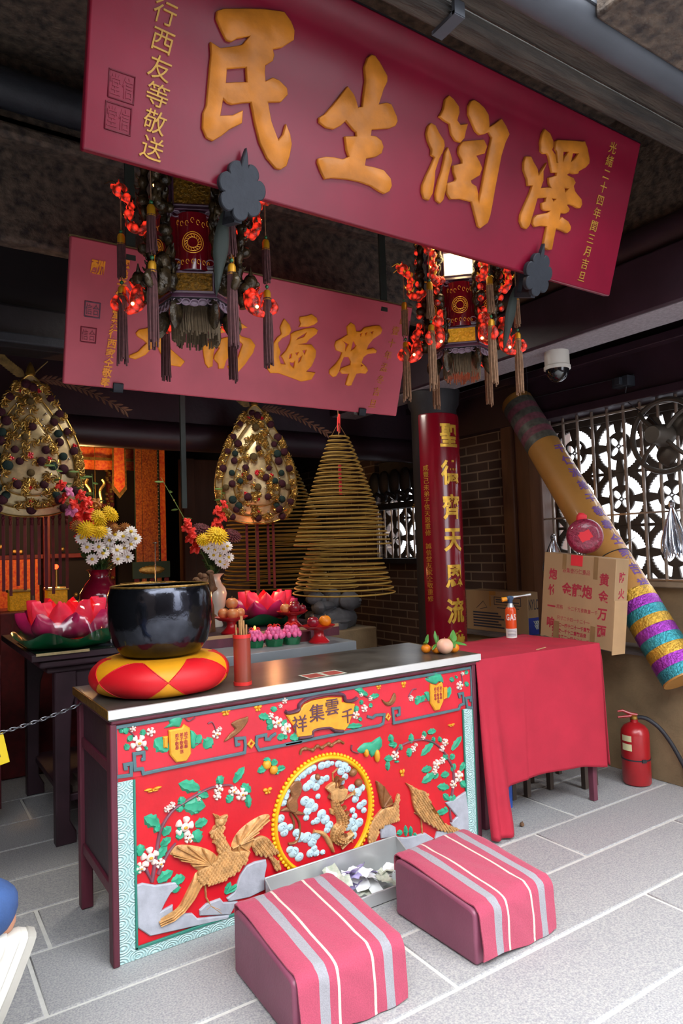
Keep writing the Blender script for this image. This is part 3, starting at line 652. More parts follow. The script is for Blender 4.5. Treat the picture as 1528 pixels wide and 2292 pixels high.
# lattice window: scalloped rings in square tiles
def lattice_tile(mb, p, M):
    h = p/2*1.001; loops = [[(-h, -h), (h, -h), (h, h), (-h, h)]]
    for k in range(4):                         # four scalloped openings round the ring
        a0 = k*pi/2+.2; a1 = (k+1)*pi/2-.2; out = []
        for i in range(25):
            t = a0+(a1-a0)*i/24; out.append((t, p*.455+p*.014*sin(i*pi*.75)))
        lo = [(r*cos(t), r*sin(t)) for t, r in out]+[(p*.27*cos(a1-(a1-a0)*i/8), p*.27*sin(a1-(a1-a0)*i/8)) for i in range(9)]
        loops.append(lo)
    for k in range(4):                         # four petals inside the ring
        a = k*pi/2+pi/4; c = (p*.125*cos(a), p*.125*sin(a)); L = []
        for i in range(14):
            t = 2*pi*i/14; u = p*.1*cos(t); w = p*.06*sin(t)*(1 if abs(cos(t)) < .95 else .6)
            L.append((c[0]+u*cos(a)-w*sin(a), c[1]+u*sin(a)+w*cos(a)))
        loops.append(L)
    q = p*.045; loops.append([(q, 0), (0, q), (-q, 0), (0, -q)])
    for sx in (-1, 1):
        for sz in (-1, 1):
            e = p*.12; g = p*.03
            loops.append([(sx*(h-g), sz*(h-g)), (sx*(h-g-e), sz*(h-g)), (sx*(h-g), sz*(h-g-e))])
    mb.flat(loops, .016, .003, M); mb.flat(loops, .003, 0, M @ Matrix.Diagonal((1, 1, -1, 1)))
def lattice(name, y0, z0, ny, nz, p, bars):
    mb = MB()
    for i in range(ny):
        for j in range(nz): lattice_tile(mb, p, frame((4.3, y0+p*(i+.5), z0+p*(j+.5)), (0, -1, 0), (0, 0, 1)))
    w = struct(name, mb, m['lattice'])
    return w
w1 = lattice('window_1', 2.0, 1.21, 4, 3, .375, 0)
mb = MB(); mb.box((4.26, .3, 2.33), (4.36, 3.5, 2.45)); mb.box((4.26, .3, 1.2), (4.36, 2.0, 2.45)); obj('window_surround', mb, m['lattice'], w1)
for i in range(13):
    y = 3.42-i*.125; mb = MB(); mb.cyl((4.15, y, 1.21), (4.15, y, 2.42), .011, n=8); obj('window_bar', mb, m['bar_steel'], w1)
for z in (1.22, 1.66, 2.36):
    mb = MB(); mb.box((4.135, 1.9, z-.006), (4.15, 3.5, z+.006)); obj('window_rail', mb, m['bar_steel'], w1)
w2 = lattice('window_2', 4.95, 1.37, 2, 2, .4, 0)
mb = MB(); mb.box((4.26, 4.95, 2.17), (4.36, 5.75, 2.37)); obj('window_surround', mb, m['lattice'], w2)
for i in range(7):
    y = 5.0+i*.115; mb = MB(); mb.cyl((4.18, y, 1.37), (4.18, y, 1.86), .009, n=8); obj('window_bar', mb, m['bar_steel'], w2)
mb = MB(); mb.box((4.12, 4.9, 1.86), (4.3, 5.8, 1.92)); mb.box((4.1, 4.9, 1.32), (4.3, 5.8, 1.37))
for k in range(5):
    a = k*.17; mb.ball((4.16, 5.02+a, 2.12), (.05, .085, .14), 10, 8); mb.tube(smooth_path([(4.12, 4.95+a, 1.95), (4.08, 5.05+a, 2.02), (4.1, 5.1+a, 1.96)], 4), .02, 6)
obj('window_carving', mb, m['soot_smooth'], w2)

# beams and ceiling
def beam(name, a, b, mt, bev=.01, **k):
    mb = MB(); mb.box(a, b); return struct(name, mb, mt, bevel=bev, **k)
beam('trim_tie_beam', (3.19, 1.0, 2.63), (3.45, 8, 2.72), m['beam_dusty'])
beam('trim_tie_beam_face', (3.17, 1.0, 2.635), (3.47, 8, 2.93), m['purple_wood'], .012)
mb = MB(); mb.cyl((3.3, 1.0, 3.03), (3.3, 8, 3.03), .1, n=20); struct('trim_round_purlin', mb, m['purple_wood'])
beam('trim_gable_boards', (3.3, .9, 3.0), (3.4, 8, 3.9), m['soot'])
mb = MB()
for x in (3.66, 3.9): mb.box((x, 1.0, 2.86), (x+.1, 8, 2.98))
struct('trim_side_rafter', mb, m['dark_wood'])
beam('trim_side_ceiling', (3.4, .9, 2.99), (4.3, 8, 3.06), m['dark_wood'])
beam('ceiling', (-2.6, 1.55, 3.78), (3.4, 3.4, 3.86), m['soot'])
beam('ceiling_hall', (-2.6, 3.3, 3.42), (3.4, 8, 3.5), m['soot_smooth'])
beam('trim_header', (-2.6, 3.32, 2.93), (3.2, 3.42, 3.42), m['soot'], .02)
beam('trim_header_lip', (-2.6, 3.22, 3.36), (3.2, 3.4, 3.43), m['soot'], .02)
mb = MB(); mb.cyl((-2.6, 3.2, 3.56), (3.25, 3.2, 3.56), .085, n=20); struct('trim_round_pole', mb, m['iron'])
beam('trim_header_top', (-2.6, 3.3, 3.40), (3.3, 3.44, 3.86), m['soot'], .02)
beam('trim_inner_beam', (-2.6, 4.3, 2.72), (3.2, 4.5, 2.98), m['soot_smooth'], .02)
beam('trim_inner_beam_lip', (-2.6, 4.2, 2.72), (3.2, 4.3, 2.78), m['iron'], .01)
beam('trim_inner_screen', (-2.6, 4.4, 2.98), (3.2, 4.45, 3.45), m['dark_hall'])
mb = MB(); mb.cyl((-2.6, 5.0, 2.38), (4.1, 5.0, 2.38), .11, n=20); mb.box((-2.6, 4.97, 2.47), (4.1, 5.03, 2.9)); struct('trim_lintel_beam', mb, m['purple_wood'])
for k, (y0, y1, z0, z1) in enumerate(((1.41, 1.48, 3.05, 3.10), (1.31, 1.405, 3.085, 3.2), (1.12, 1.3, 3.30, 3.42))):
    beam('trim_eave_'+('board', 'moulding', 'fascia')[k], (-2.6, y0, z0), (4.2, y1, z1), m['eave_wood' if k < 2 else 'soot'], .012)
beam('trim_eave_back', (-2.6, 1.48, 3.2), (4.2, 1.6, 3.8), m['soot'])
mb = MB(); mb.lathe([(.055, 0), (.055, 6.8), (.048, 6.8), (.048, 0)], 16, frame((-2.6, 1.15, 2.96), (0, 1, 0), (0, 0, 1)) , pi, 2*pi); mb.box((-2.6, 1.09, 2.955), (4.2, 1.105, 2.972)); mb.box((-2.6, 1.195, 2.955), (4.2, 1.205, 3.0))
struct('trim_gutter', mb, m['zinc'], smooth=50)
beam('trim_eave_soffit', (1.6, .42, 2.92), (4.6, 1.10, 2.98), m['soot'])
# iron bracket strap on the eave
mb = MB(); mb.box((1.36, 1.39, 3.037), (1.40, 1.49, 3.05)); mb.box((1.36, 1.26, 3.097), (1.40, 1.4, 3.11)); mb.box((1.36, 1.388, 3.04), (1.40, 1.4, 3.11)); obj('eave_bracket', mb, m['zinc'])
prop(bpy.data.objects['eave_bracket'], 'grey metal bracket strapped under the carved eave board', 'bracket')
# hall enclosure
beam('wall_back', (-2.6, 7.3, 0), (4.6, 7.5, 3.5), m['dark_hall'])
beam('unseen_wall_left', (-2.6, 1.6, 0), (-2.4, 8, 3.8), m['dark_hall'])
beam('wall_partition', (2.35, 6.3, 0), (3.0, 6.38, 2.4), m['brown_wood'])
beam('trim_partition_post', (2.3, 6.24, 0), (2.42, 6.38, 2.4), m['brown_wood'])
# column behind the couplet board
mb = MB(); mb.lathe([(.24, 0), (.26, .12), (.2, .22), (.17, .3), (.17, 2.50), (.19, 2.54), (.2, 2.64)], 48, T(3.40, 3.875, 0))
struct('column_inner', mb, m['soot_smooth'])

# unseen walls added to cut low sky light; the gap shapes the bowl's reflection
mb = MB(); mb.box((-4, -3.6, 0), (2.2, -3.3, 4.8)); mb.box((4.4, -3.6, 0), (7, -3.3, 4.8)); mb.box((2.2, -3.6, 0), (4.4, -3.3, .8)); struct('sky_blocker_opposite', mb, m['dark_wood'])
beam('sky_blocker_side', (-2.6, -3.3, 0), (-2.4, 1.6, 4.2), m['brick'])  # added out of view to hold back sky light from the left
# ------------------------------------------------------------------ curved couplet board on the column
CX, CY = 3.40, 3.875
rt = empty('couplet_board', (CX, CY, .4), 'curved glossy red board with gold calligraphy wrapped round the column', 'sign')
mb = MB(); mb.lathe([(.165, .4), (.178, .41), (.182, .44), (.182, 2.43), (.178, 2.45), (.165, 2.46)], 48, T(CX, CY, 0), radians(-170), radians(-30))
obj('board', mb, m['red_lacquer'] if 'red_lacquer' in m else mk('red_lacquer', '800a1e', .22, var=.12, scale=4, coat=.5), rt)
def on_column(ch, ang, z, size, bold, mt_depth=.006, sx=1.0):
    b = MB(); glyph(b, ch, size, Matrix.Identity(4), mt_depth, bold, sx=sx); refine(b)
    R = .182
    b.mapv(lambda v: (CX+(R+v.z)*cos(ang+v.x/R), CY+(R+v.z)*sin(ang+v.x/R), z+v.y)); return b
for ch, y in zip('聖德齊天恩流鏡', (980, 1062, 1137, 1207, 1288, 1362, 1432)):
    obj('gold_character', on_column(ch, radians(-96), 1.554+(1200-y)/300, .185, True, .006, .82), m['gold_leaf'], rt)
for i, ch in enumerate('咸豐己未弟子信天恩重修 誠信堂友家合敬重修'.replace('合', '仝')):
    if ch == ' ': continue
    obj('inscription_character', on_column(ch, radians(-155), 1.554+(1200-1050-i*14.2)/300, .046, False, .002), m['gold_leaf'], rt)

# ------------------------------------------------------------------ the two name boards
TL = radians(17.5)
def name_board(name, org, Wd, Hh, th, mt, edge_mt, label):
    F = frame(org, (1, 0, 0), (0, -sin(TL), cos(TL)))
    rt = empty(name, org, label, 'plaque'); mb = MB()
    mb.box((0, 0, -th), (Wd, Hh, 0), F)
    obj('board', mb, mt, rt, bevel=.006)
    mb = MB(); mb.box((-.004, Hh-.004, -th-.004), (Wd+.004, Hh+.006, -.006), F); obj('top_edge', mb, edge_mt, rt)
    return rt, F
b1, F1 = name_board('name_board', (.42, 1.85, 2.588), 2.275, .64, .035, m['board_red'], m['soot_smooth'], 'large crimson board with four orange-gold characters, nearest the eave')
for tr in (CH_MIN, CH_SHENG, CH_RUN, CH_ZE):
    mb = MB(); mb.flat(seg(tr), .012, .0025, F1); obj('carved_character', mb, m['orange_gold'], b1, smooth=50)
def charpart(ch, size, M, depth, bold, slant, mt, par, nm='inscription_character'):
    g = MB(); glyph(g, ch, size, M, depth, bold, slant); return obj(nm, g, mt, par)
for i, ch in enumerate('行西友等敬送'): charpart(ch, .066, F1 @ T(.1945-.0018*i, .395-.069*i, 0) @ Rz(-.06), .004, False, .12, m['gold_paint'], b1)
for i, ch in enumerate('光緒二十四年閏三月吉旦'): charpart(ch, .047, F1 @ T(2.097-.0035*i, .572-.0525*i, 0), .003, False, .1, m['gold_paint'], b1)
for cx, cy in ((.092, .180), (.088, .1)):
    mb = MB()
    for k in range(4): mb.stroke([(cx-.034, cy-.034), (cx+.034, cy-.034), (cx+.034, cy+.034), (cx-.034, cy+.034), (cx-.034, cy-.034)], .004, .003, F1)
    for k, ch in enumerate('印信' if False else '信堂'): glyph(mb, ch, .03, F1 @ T(cx+.016-.032*k, cy, 0) @ Matrix.Diagonal((1, 1.9, 1, 1)), .002, False)
    obj('carved_seal', mb, m['board_red'], b1)

b2, F2 = name_board('name_board', (.592, 3.0, 2.222), 1.765, .592, .03, m['board_red_old'], mk('board_edge', '5c4824', .7), 'faded pinkish red board with orange characters, behind the hanging lanterns')
for tr in (C2_ZE, C2_BIAN, C2_NAN, C2_TIAN):
    mb = MB(); mb.flat(seg(tr), .009, .003, F2 @ T(-.012, 0, 0)); obj('carved_character', mb, m['bright_orange'], b2, smooth=50)
for i, ch in enumerate('恩弟子仁順堂茶行西家仝敬奉'): charpart(ch, .041, F2 @ T(.222-.0043*i, .522-.0415*i, 0), .004, True, .1, m['bright_orange'], b2)
charpart('酬', .058, F2 @ T(.112, .49, 0), .004, True, .1, m['bright_orange'], b2)
charpart('浴', .05, F2 @ T(.345, .52, 0), .004, True, .1, m['bright_orange'], b2)
for i, ch in enumerate('壹十年孟冬吉旦'): charpart(ch, .05, F2 @ T(1.672-.0135*i, .455-.0665*i, 0), .003, False, .15, m['orange_gold'], b2)
for i, ch in enumerate('光緒'): charpart(ch, .04, F2 @ T(1.722-.012*i, .56-.05*i, 0), .003, False, 0, m['orange_gold'], b2)
for j, (cx, cy) in enumerate(((.1, .317), (.09, .212))):
    mb = MB(); mb.stroke([(cx-.03, cy-.03), (cx+.03, cy-.03), (cx+.03, cy+.03), (cx-.03, cy+.03), (cx-.03, cy-.03)], .006, .003, F2)
    for k, ch in enumerate('合信'): glyph(mb, ch, .027, F2 @ T(cx+.014-.028*k, cy, 0) @ Matrix.Diagonal((1, 1.8, 1, 1)), .002, False)
    obj('carved_seal', mb, m['board_red'] if j else m['plum'], b2)
mb = MB(); mb.stroke([(1.735, .41), (1.765, .415), (1.755, .52), (1.725, .515), (1.735, .41)], .004, .003, F2); obj('carved_seal', mb, m['plum'], b2)

# cloud shaped iron brackets carrying the front board, with a dagger pendant behind
def cloud_bracket(x, label, first=None):
    if first is not None: return copy_tree(first, (x, 1.85, 2.588), label=label)
    rt = empty('cloud_bracket', (x, 1.85, 2.588), label, 'bracket', 'iron brackets under the front board')
    F = frame((0, 0, 0), (1, 0, 0), (0, -sin(TL), cos(TL)))
    L = []
    for i in range(140):
        t = pi/2+2*pi*i/140; d = abs((i+70) % 140-70)/140; r = .058+.018*abs(sin(3.5*(t-pi/2)))**.6 if d > .035 else .058+.05*(1-d/.035)**1.3
        L.append((r*cos(t)*1.02, r*sin(t)*1.12-.012))
    mb = MB(); mb.flat([L], .02, .003, F @ T(0, .012, .014)); kid('plate', mb, m['iron'], rt)
    mb = MB(); mb.box((-.012, -.09, -.06), (.012, -.07, .02), F); mb.box((-.012, -.09, -.075), (.012, .25, -.06), F); kid('hook_arm', mb, m['iron'], rt)
    mb = MB(); mb.dome(loop2([(0, .02), (.02, -.03), (.026, -.1), (.016, -.16), (0, -.25), (-.016, -.16), (-.026, -.1), (-.02, -.03)], 2), .014, F @ T(-.005, -.06, -.085)); mb.dome(loop2([(0, .02), (.02, -.03), (.026, -.1), (.016, -.16), (0, -.25), (-.016, -.16), (-.026, -.1), (-.02, -.03)], 2), .014, F @ T(-.005, -.06, -.085) @ Ry(pi)); kid('pendant', mb, m['strap_iron'], rt)
    return rt
cb = cloud_bracket(.42+.455, 'dark cloud shaped bracket in front of the nearer lantern')
cloud_bracket(.42+1.77, 'dark cloud shaped bracket below the date inscription end of the board', cb)
# clips and iron straps of the rear board
for k, (x, lb) in enumerate(((.225, 'small dark clip under the faded board near its donor inscription'), (1.525, 'small dark clip under the faded board near the red column'))):
    mb = MB(); mb.box((x-.022, -.016, -.04), (x+.022, .0, .014), F2); mb.box((x-.022, -.016, .0), (x+.022, .026, .014), F2)
    prop(obj('board_clip', mb, m['iron'], bevel=.003), lb, 'clip', 'clips of the rear board')
for k, (x, z0, lb) in enumerate(((.835, 2.74, 'grey green iron strap beside the nearer lantern holding the faded board'), (2.17, 2.74, 'grey green iron strap between the two lanterns holding the faded board'))):
    mb = MB(); mb.box((x-.02, 2.83, z0), (x+.02, 2.842, 3.79)); prop(obj('hanging_strap', mb, m['strap_iron']), lb, 'strap', 'iron straps of the rear board')
mb = MB(); mb.box((1.21, 3.3, 1.72), (1.235, 3.318, 2.95)); prop(obj('hanging_rod', mb, m['strap_iron']), 'dark flat rod hanging beside the embroidered shrine curtains', 'rod')
# ------------------------------------------------------------------ carved altar table
TX0, TX1, TY0, TY1, TZ = .655, 2.535, 2.60, 3.19, .925
tab = empty('altar_table', (1.583, 2.9, 0), 'carved altar table with painted red front panel of phoenixes and flowers', 'table')
mb = MB(); mb.box((TX0+.004, TY0+.004, .885), (TX1-.004, TY1, TZ)); obj('table_top', mb, m['counter'], tab, bevel=.002)
mb = MB(); mb.box((TX0, TY0-.003, .893), (TX1, TY0+.004, TZ)); mb.box((TX0, TY0-.003, TZ-.001), (TX1, TY0+.012, TZ+.0004)); obj('front_edge_strip', mb, mk('edge_white', 'dcdcdc', .3, metal=.3, var=.04), tab, bevel=.001)
for x in (TX0-.002, TX1-.004): mb = MB(); mb.box((x, TY0, .893), (x+.006, TY1, TZ)); obj('side_edge_strip', mb, m['gilt_dark'], tab)
mb = MB()
for a, b, c, d in ((TX0+.012, TY0+.008, .87, .893),): mb.box((a, b, c), (TX1-.012, TY1-.02, d))
obj('moulding', mb, m['maroon_wood'], tab, bevel=.006)
YF = 2.628
mb = MB(); mb.box((.682, YF, .02), (2.488, YF+.02, .872)); pn = obj('front_panel', mb, m['panel_red'], tab)
# frame posts, rear legs, rails, side boards
for x in (.664, 2.456):
    q = x if x < 1 else 2.484
    mb = MB(); mb.box((q, 2.612, 0), (q+.025, 2.668, .872)); obj('leg', mb, m['maroon_wood'], tab, bevel=.005)
    mb = MB(); mb.box((x, 3.115, 0), (x+.05, 3.165, .872)); obj('leg', mb, m['maroon_wood'], tab, bevel=.005)
    mb = MB(); mb.box((x+.008, 2.668, .23), (x+.04, 3.115, .275)); obj('side_rail', mb, m['maroon_wood'], tab, bevel=.004)
    mb = MB(); mb.box((x+.008, 2.668, .68), (x+.04, 3.115, .72)); obj('side_rail', mb, m['maroon_wood'], tab, bevel=.004)
    mb = MB(); mb.box((x+.018, 2.668, .275), (x+.03, 3.115, .68)); mb.box((x+.018, 2.668, .72), (x+.03, 3.115, .872)); obj('side_board', mb, m['altar_dark'], tab)
mb = MB(); mb.box((.70, 3.12, .25), (2.47, 3.15, .87)); obj('back_board', mb, m['altar_dark'], tab)
FP = frame((.67, YF, 0), (1, 0, 0), (0, 0, 1)); FPn = FP  # local: x along the panel, y up, z towards the viewer
assert (FP @ Vector((0, 0, 1))-FP @ Vector((0, 0, 0))).y < 0
def rel(name, mt, fn, parent=pn, **k):
    b = MB(); fn(b); return obj(name, b, mt, parent, **k)
def bands(b, rects, h):
    for x0, z0, x1, z1 in rects: b.box((x0, z0, 0), (x1, z1, h), FP)
rel('frieze_ground', m['frieze_red'], lambda b: bands(b, [(.013, .662, 1.818, .862)], .003))
rel('wave_border', m['wave_border'], lambda b: bands(b, [(.018, .0, .078, .655), (.078, .0, 1.752, .038), (1.752, .0, 1.812, .655)], .006), bevel=.002)
rel('green_border', mk('border_green', '2e7c6c', .5, var=.1), lambda b: bands(b, [(.078, .036, .087, .655), (1.744, .036, 1.752, .655), (.078, .036, 1.752, .046), (.012, .0, .018, .66), (1.812, 0, 1.818, .66)], .010), bevel=.002)
rel('slate_border', m['fret_slate'], lambda b: bands(b, [(.01, .850, 1.82, .865), (.01, .655, .022, .865), (1.808, .655, 1.82, .865)], .010), bevel=.003)
for s_ in (FRET, FRET2):
    for p in seg(s_): rel('fret_line', m['fret_slate'], lambda b: b.bar(p, .0125, .011, FP), bevel=.002)
rel('scroll_plaque', m['relief_orange'], lambda b: b.flat(seg(PL_SCROLL), .014, .005, FP))
rel('scroll_edge', m['plum'], lambda b: [b.stroke(smooth_path([(*p, 0) for p in s_], 4), .016, .02, FP) for s_ in seg(PURPLE)])
for nm, s_ in (('tablet', PL_SIDE1), ('tablet', PL_SIDE2)):
    tb = rel(nm, m['relief_orange'], lambda b: b.flat(seg(s_), .016, .005, FP))
    cx = sum(p[0] for p in seg(s_)[0])/8; cz = sum(p[1] for p in seg(s_)[0])/8
    b = MB()
    for i in range(3):
        for j, ch in enumerate('弟子敬奉信'[:4+(i % 2)]): glyph(b, ch, .017, FP @ T(cx+.018-.018*i, cz+.032-.016*j, .016), .0015, False)
    obj('tablet_writing', b, m['ink_red'], pn)
for (x, z, s0), ch in zip(rows(SCR_TXT), '祥集雲千'): rel('scroll_character', m['plum'], lambda b: glyph(b, ch, s0*1.35, FP @ T(x, z, .013), .005, False))
for s_ in PLBLOB, PLBLOB2: rel('carved_foliage', m['jade'], lambda b: [b.dome(loop2(l, 2), .012, FP) for l in seg(s_)])
for s_ in LEAF1, LEAF2, LEAF3, LEAF4, LEAF5:
    v = [int(a)/1000 for a in s_.replace(',', ' ').split()]
    rel('carved_foliage', m['jade'], lambda b: [b.leaf(v[i], v[i+1], v[i+2], v[i+3], v[i+4]*1.12, .012, FP) for i in range(0, len(v), 5)])
def branch(b, s_, w0, w1):
    for p in seg(s_):
        P = smooth_path([(*q, 0) for q in p], 4); n = len(P)
        b.stroke(P, [w0+(w1-w0)*i/(n-1) for i in range(n)], .010, FP)
rel('carved_branch', m['stem_mauve'], lambda b: branch(b, BRANCH1, .016, .006)); rel('carved_branch', m['stem_mauve'], lambda b: branch(b, BRANCH2, .006, .014) if False else branch(b, BRANCH2, .015, .006))
for s_ in '|'.join((VINE, VINE2, GRAPESTEM)).split('|'): rel('carved_vine', m['stem_mauve'], lambda b: branch(b, s_, .007, .005))
def petal(cx, cz, r, a, w):
    return [(cx+r*(.25*cos(a)), cz+r*.25*sin(a)), (cx+r*cos(a-w), cz+r*sin(a-w)), (cx+r*1.12*cos(a), cz+r*1.12*sin(a)), (cx+r*cos(a+w), cz+r*sin(a+w))]
rr = random.Random(5)
for s_ in FLOW1, FLOW2, FLOW3, FLOW4:
    for x, z, r in rows(s_):
        r *= .72; n = 5; a0 = rr.uniform(0, 2)
        fl_ = rel('carved_flower', m['petal_white'], lambda b: [b.dome(loop2(petal(x, z, r, a0+2*pi*k/n, .46), 3), .012, FP, rings=3) for k in range(n)]+[b.ball((x, z, .01), (r*.5, r*.5, .008), 10, 6, FP)])
        if r > .017: rel('flower_heart', m['relief_orange'], lambda b: b.ball((x, z, .016), (r*.26, r*.2, .006), 8, 6, FP))
# big phoenix
def feathered(b, s_, h): [b.flat([loop2(l, 3)], h*.85, .005, FP) for l in seg(s_)]
def wing(b, s_, h, n, piv, tip0, tip1):
    b.dome(loop2(seg(s_)[0], 3), h*.6, FP)
    for k in range(n):
        t = k/(n-1); q = (tip0[0]+(tip1[0]-tip0[0])*t, tip0[1]+(tip1[1]-tip0[1])*t); P = smooth_path([(*piv, 0), ((piv[0]+q[0])/2, (piv[1]+q[1])/2+.006, 0), (*q, 0)], 3)
        b.stroke(P, .008, h, FP)
def W_(r_): return r_
ph = rel('carved_phoenix', m['relief_gold'], lambda b: (feathered(b, PH_BODY, .022), feathered(b, PH_NECK, .018)))
wl = seg(PH_WINGL)[0]; wr = seg(PH_WINGR)[0]; tl = seg(PH_TAIL)[0]; lg = seg(PH_LEGS)
def wingfill(b, out, root, n, h):
    b.dome(loop2(out, 3), h*.55, FP)
    for k in range(n):
        q = out[k % len(out)]; P = [(root[0]+(q[0]-root[0])*t, root[1]+(q[1]-root[1])*t, 0) for t in (.06, .35, .65, .97)]
        b.stroke(P, [.012, .012, .010, .005], h, FP)
obj_w = rel('wing', m['relief_gold'], lambda b: wingfill(b, wl, (wl[6][0]-.01, wl[6][1]+.005), 14, .02), parent=pn)
rel('wing', m['relief_gold'], lambda b: wingfill(b, wr, (wr[0][0]+.03, wr[0][1]+.005), 12, .02), parent=pn)
def tailf(b):
    b.dome(loop2(tl, 3), .016, FP); k_ = [(tl[0], tl[1]), (tl[12], tl[2]), (tl[11], tl[3]), (tl[10], tl[4]), (tl[9], tl[5]), (tl[8], tl[6])]
    for t in (.25, .5, .75): b.stroke([(a[0]+(c[0]-a[0])*t, a[1]+(c[1]-a[1])*t, 0) for a, c in k_], .008, .02, FP)
rel('tail', m['relief_gold'], tailf)
_nk = seg(PH_NECK)[0]; _hd = ((_nk[4][0]+_nk[8][0])/2, (_nk[4][1]+_nk[7][1])/2)
rel('phoenix_head', m['relief_gold'], lambda b: (b.ball((*_hd, .012), (.018, .016, .014), 12, 8, FP), b.leaf(_hd[0]+.01, _hd[1]+.004, _nk[6][0]+.004, _nk[6][1], .013, .02, FP, 0), [b.leaf(_hd[0]-.006, _hd[1]+.008, _hd[0]-.03+.012*k, _hd[1]+.036-.006*k, .012, .018, FP, 0) for k in range(3)], [b.leaf(_hd[0]-.012, _hd[1]-.012-.016*k, _hd[0]-.036, _hd[1]-.03-.016*k, .016, .018, FP, 0) for k in range(4)]))
rel('claw', m['relief_gold'], lambda b: [b.stroke([(*p, 0) for p in l], .007, .012, FP) for l in lg])
def inpoly(p, l):
    c = False; j = len(l)-1
    for i in range(len(l)):
        if (l[i][1] > p[1]) != (l[j][1] > p[1]) and p[0] < (l[j][0]-l[i][0])*(p[1]-l[i][1])/(l[j][1]-l[i][1])+l[i][0]: c = not c
        j = i
    return c
def scales(b, s_, step, h, sz, ang=-2.4):
    for l in seg(s_):
        xs = [p[0] for p in l]; zs = [p[1] for p in l]; z = min(zs); k = 0
        while z < max(zs):
            x = min(xs)+(step*.5 if k % 2 else 0)
            while x < max(xs):
                if inpoly((x, z), l): b.leaf(x, z, x+sz*cos(ang), z+sz*sin(ang), sz*.8, .0055, FP @ T(0, 0, h), 0)
                x += step
            z += step*.7; k += 1
for s_, a_, h_ in ((PH_BODY, -2.4, .018), (PH_NECK, -1.7, .014), (BIRDA, -1.2, .014), (BIRDB, -2.2, .014), (BIRDC, -.9, .016)): rel('scales', m['relief_gold'], lambda b: scales(b, s_, .014, h_, .017, a_))
rel('carved_bird', m['relief_gold'], lambda b: feathered(b, BIRDA, .018))
rel('carved_bird', m['relief_brown'], lambda b: wingfill(b, seg(BIRDB_WING)[0], (seg(BIRDB_WING)[0][4][0], seg(BIRDB_WING)[0][4][1]), 6, .016))
rel('carved_bird', m['relief_gold'], lambda b: feathered(b, BIRDB, .018))
rel('carved_bird', m['relief_gold'], lambda b: (feathered(b, BIRDC, .02), [b.stroke([(*p, 0) for p in l], .006, .01, FP) for l in seg(BIRDC_LEG)], [b.stroke([(seg(BIRDC)[0][4][0]-.012+.004*k, seg(BIRDC)[0][4][1]-.01, 0), (seg(BIRDC)[0][7][0]+.004*k-.012, seg(BIRDC)[0][7][1]-.004*k, 0)], .004, .021, FP) for k in range(5)]))
for s_ in DOVE, DOVE2: rel('carved_bird', m['relief_brown'], lambda b: feathered(b, s_, .015))
for s_ in ROCK1, ROCK2, ROCK3, ROCK4, ROCK5, ROCK6: rel('carved_rock', m['rock_grey'], lambda b: b.flat(seg(s_), .011, .004, FP))
# medallion
MC = (.9133, .3278); 
def circ(r, n=64): return [(MC[0]+r*cos(2*pi*i/n), MC[1]+r*sin(2*pi*i/n)) for i in range(n)]
rg = rel('medallion_ring', m['ring_yellow'], lambda b: b.stroke([(*p, 0) for p in circ(.244, 96)+circ(.244, 96)[:1]], .019, .016, FP))
rel('ring_beading', m['ring_yellow'], lambda b: [b.ball((MC[0]+.2575*cos(2*pi*k/84), MC[1]+.2575*sin(2*pi*k/84), .004), (.0088, .0088, .008), 8, 5, FP) for k in range(84)], parent=pn)
for i, (x, z, r) in enumerate(rows(CLOUD)):
    if i == 0: cb_ = MB()
    cb_.ball((x, z, .002), (r*1.05, r*.9, .008), 14, 6, FP); cb_.stroke([(x+r*.55*q*cos(4.4*q+i), z+r*.55*q*sin(4.4*q+i), 0) for q in (.1, .3, .5, .7, .9, 1.1)], .0055, .013, FP)
obj('carved_clouds', cb_, m['cloud_blue'], pn)
def thick(b, s_, ws, h):
    P = smooth_path([(*q, 0) for q in seg(s_)[0]], 5); n = len(P)
    W2 = [ws[min(int(i/(n-1)*(len(ws)-1)), len(ws)-2)]*(1-(i/(n-1)*(len(ws)-1)) % 1)+ws[min(int(i/(n-1)*(len(ws)-1))+1, len(ws)-1)]*((i/(n-1)*(len(ws)-1)) % 1) for i in range(n)]
    b.stroke(P, W2, h, FP)
rel('carved_dragon', m['relief_gold'], lambda b: (thick(b, D_BODY, [.03, .042, .05, .055, .05, .05, .04, .015], .024), thick(b, D_TAIL, [.012, .026, .02, .006], .016), [b.stroke([(*p, 0) for p in l], .012, .014, FP) for l in seg(D_LEG)], feathered(b, D_HEAD, .026), [b.stroke([(*p, 0) for p in l], .005, .01, FP) for l in seg(WHISK)]))
db = smooth_path([(*q, 0) for q in seg(D_BODY)[0]], 4)
rel('dragon_spines', m['relief_brown'], lambda b: [b.leaf(p.x+.014, p.y, p.x+.042, p.y+.014, .015, .022, FP, 0) for p in db[2:26:2]])
def dscales(b):
    for i in range(3, len(db)-3):
        t = (db[i+1]-db[i-1]).normalized(); e = Vector((-t.y, t.x, 0)); w = .022 if 8 < i < 24 else .013
        for q in (-1, -.35, .35, 1):
            p = db[i]+e*w*q*.85; b.leaf(p.x, p.y, p.x-t.x*.013, p.y-t.y*.013, .011, .012, FP @ T(0, 0, .024*sqrt(1-.72*q*q)), 0)
rel('dragon_scales', m['relief_gold'], dscales)
dh = seg(D_HEAD)[0]; hx, hy = sum(p[0] for p in dh)/len(dh), sum(p[1] for p in dh)/len(dh)
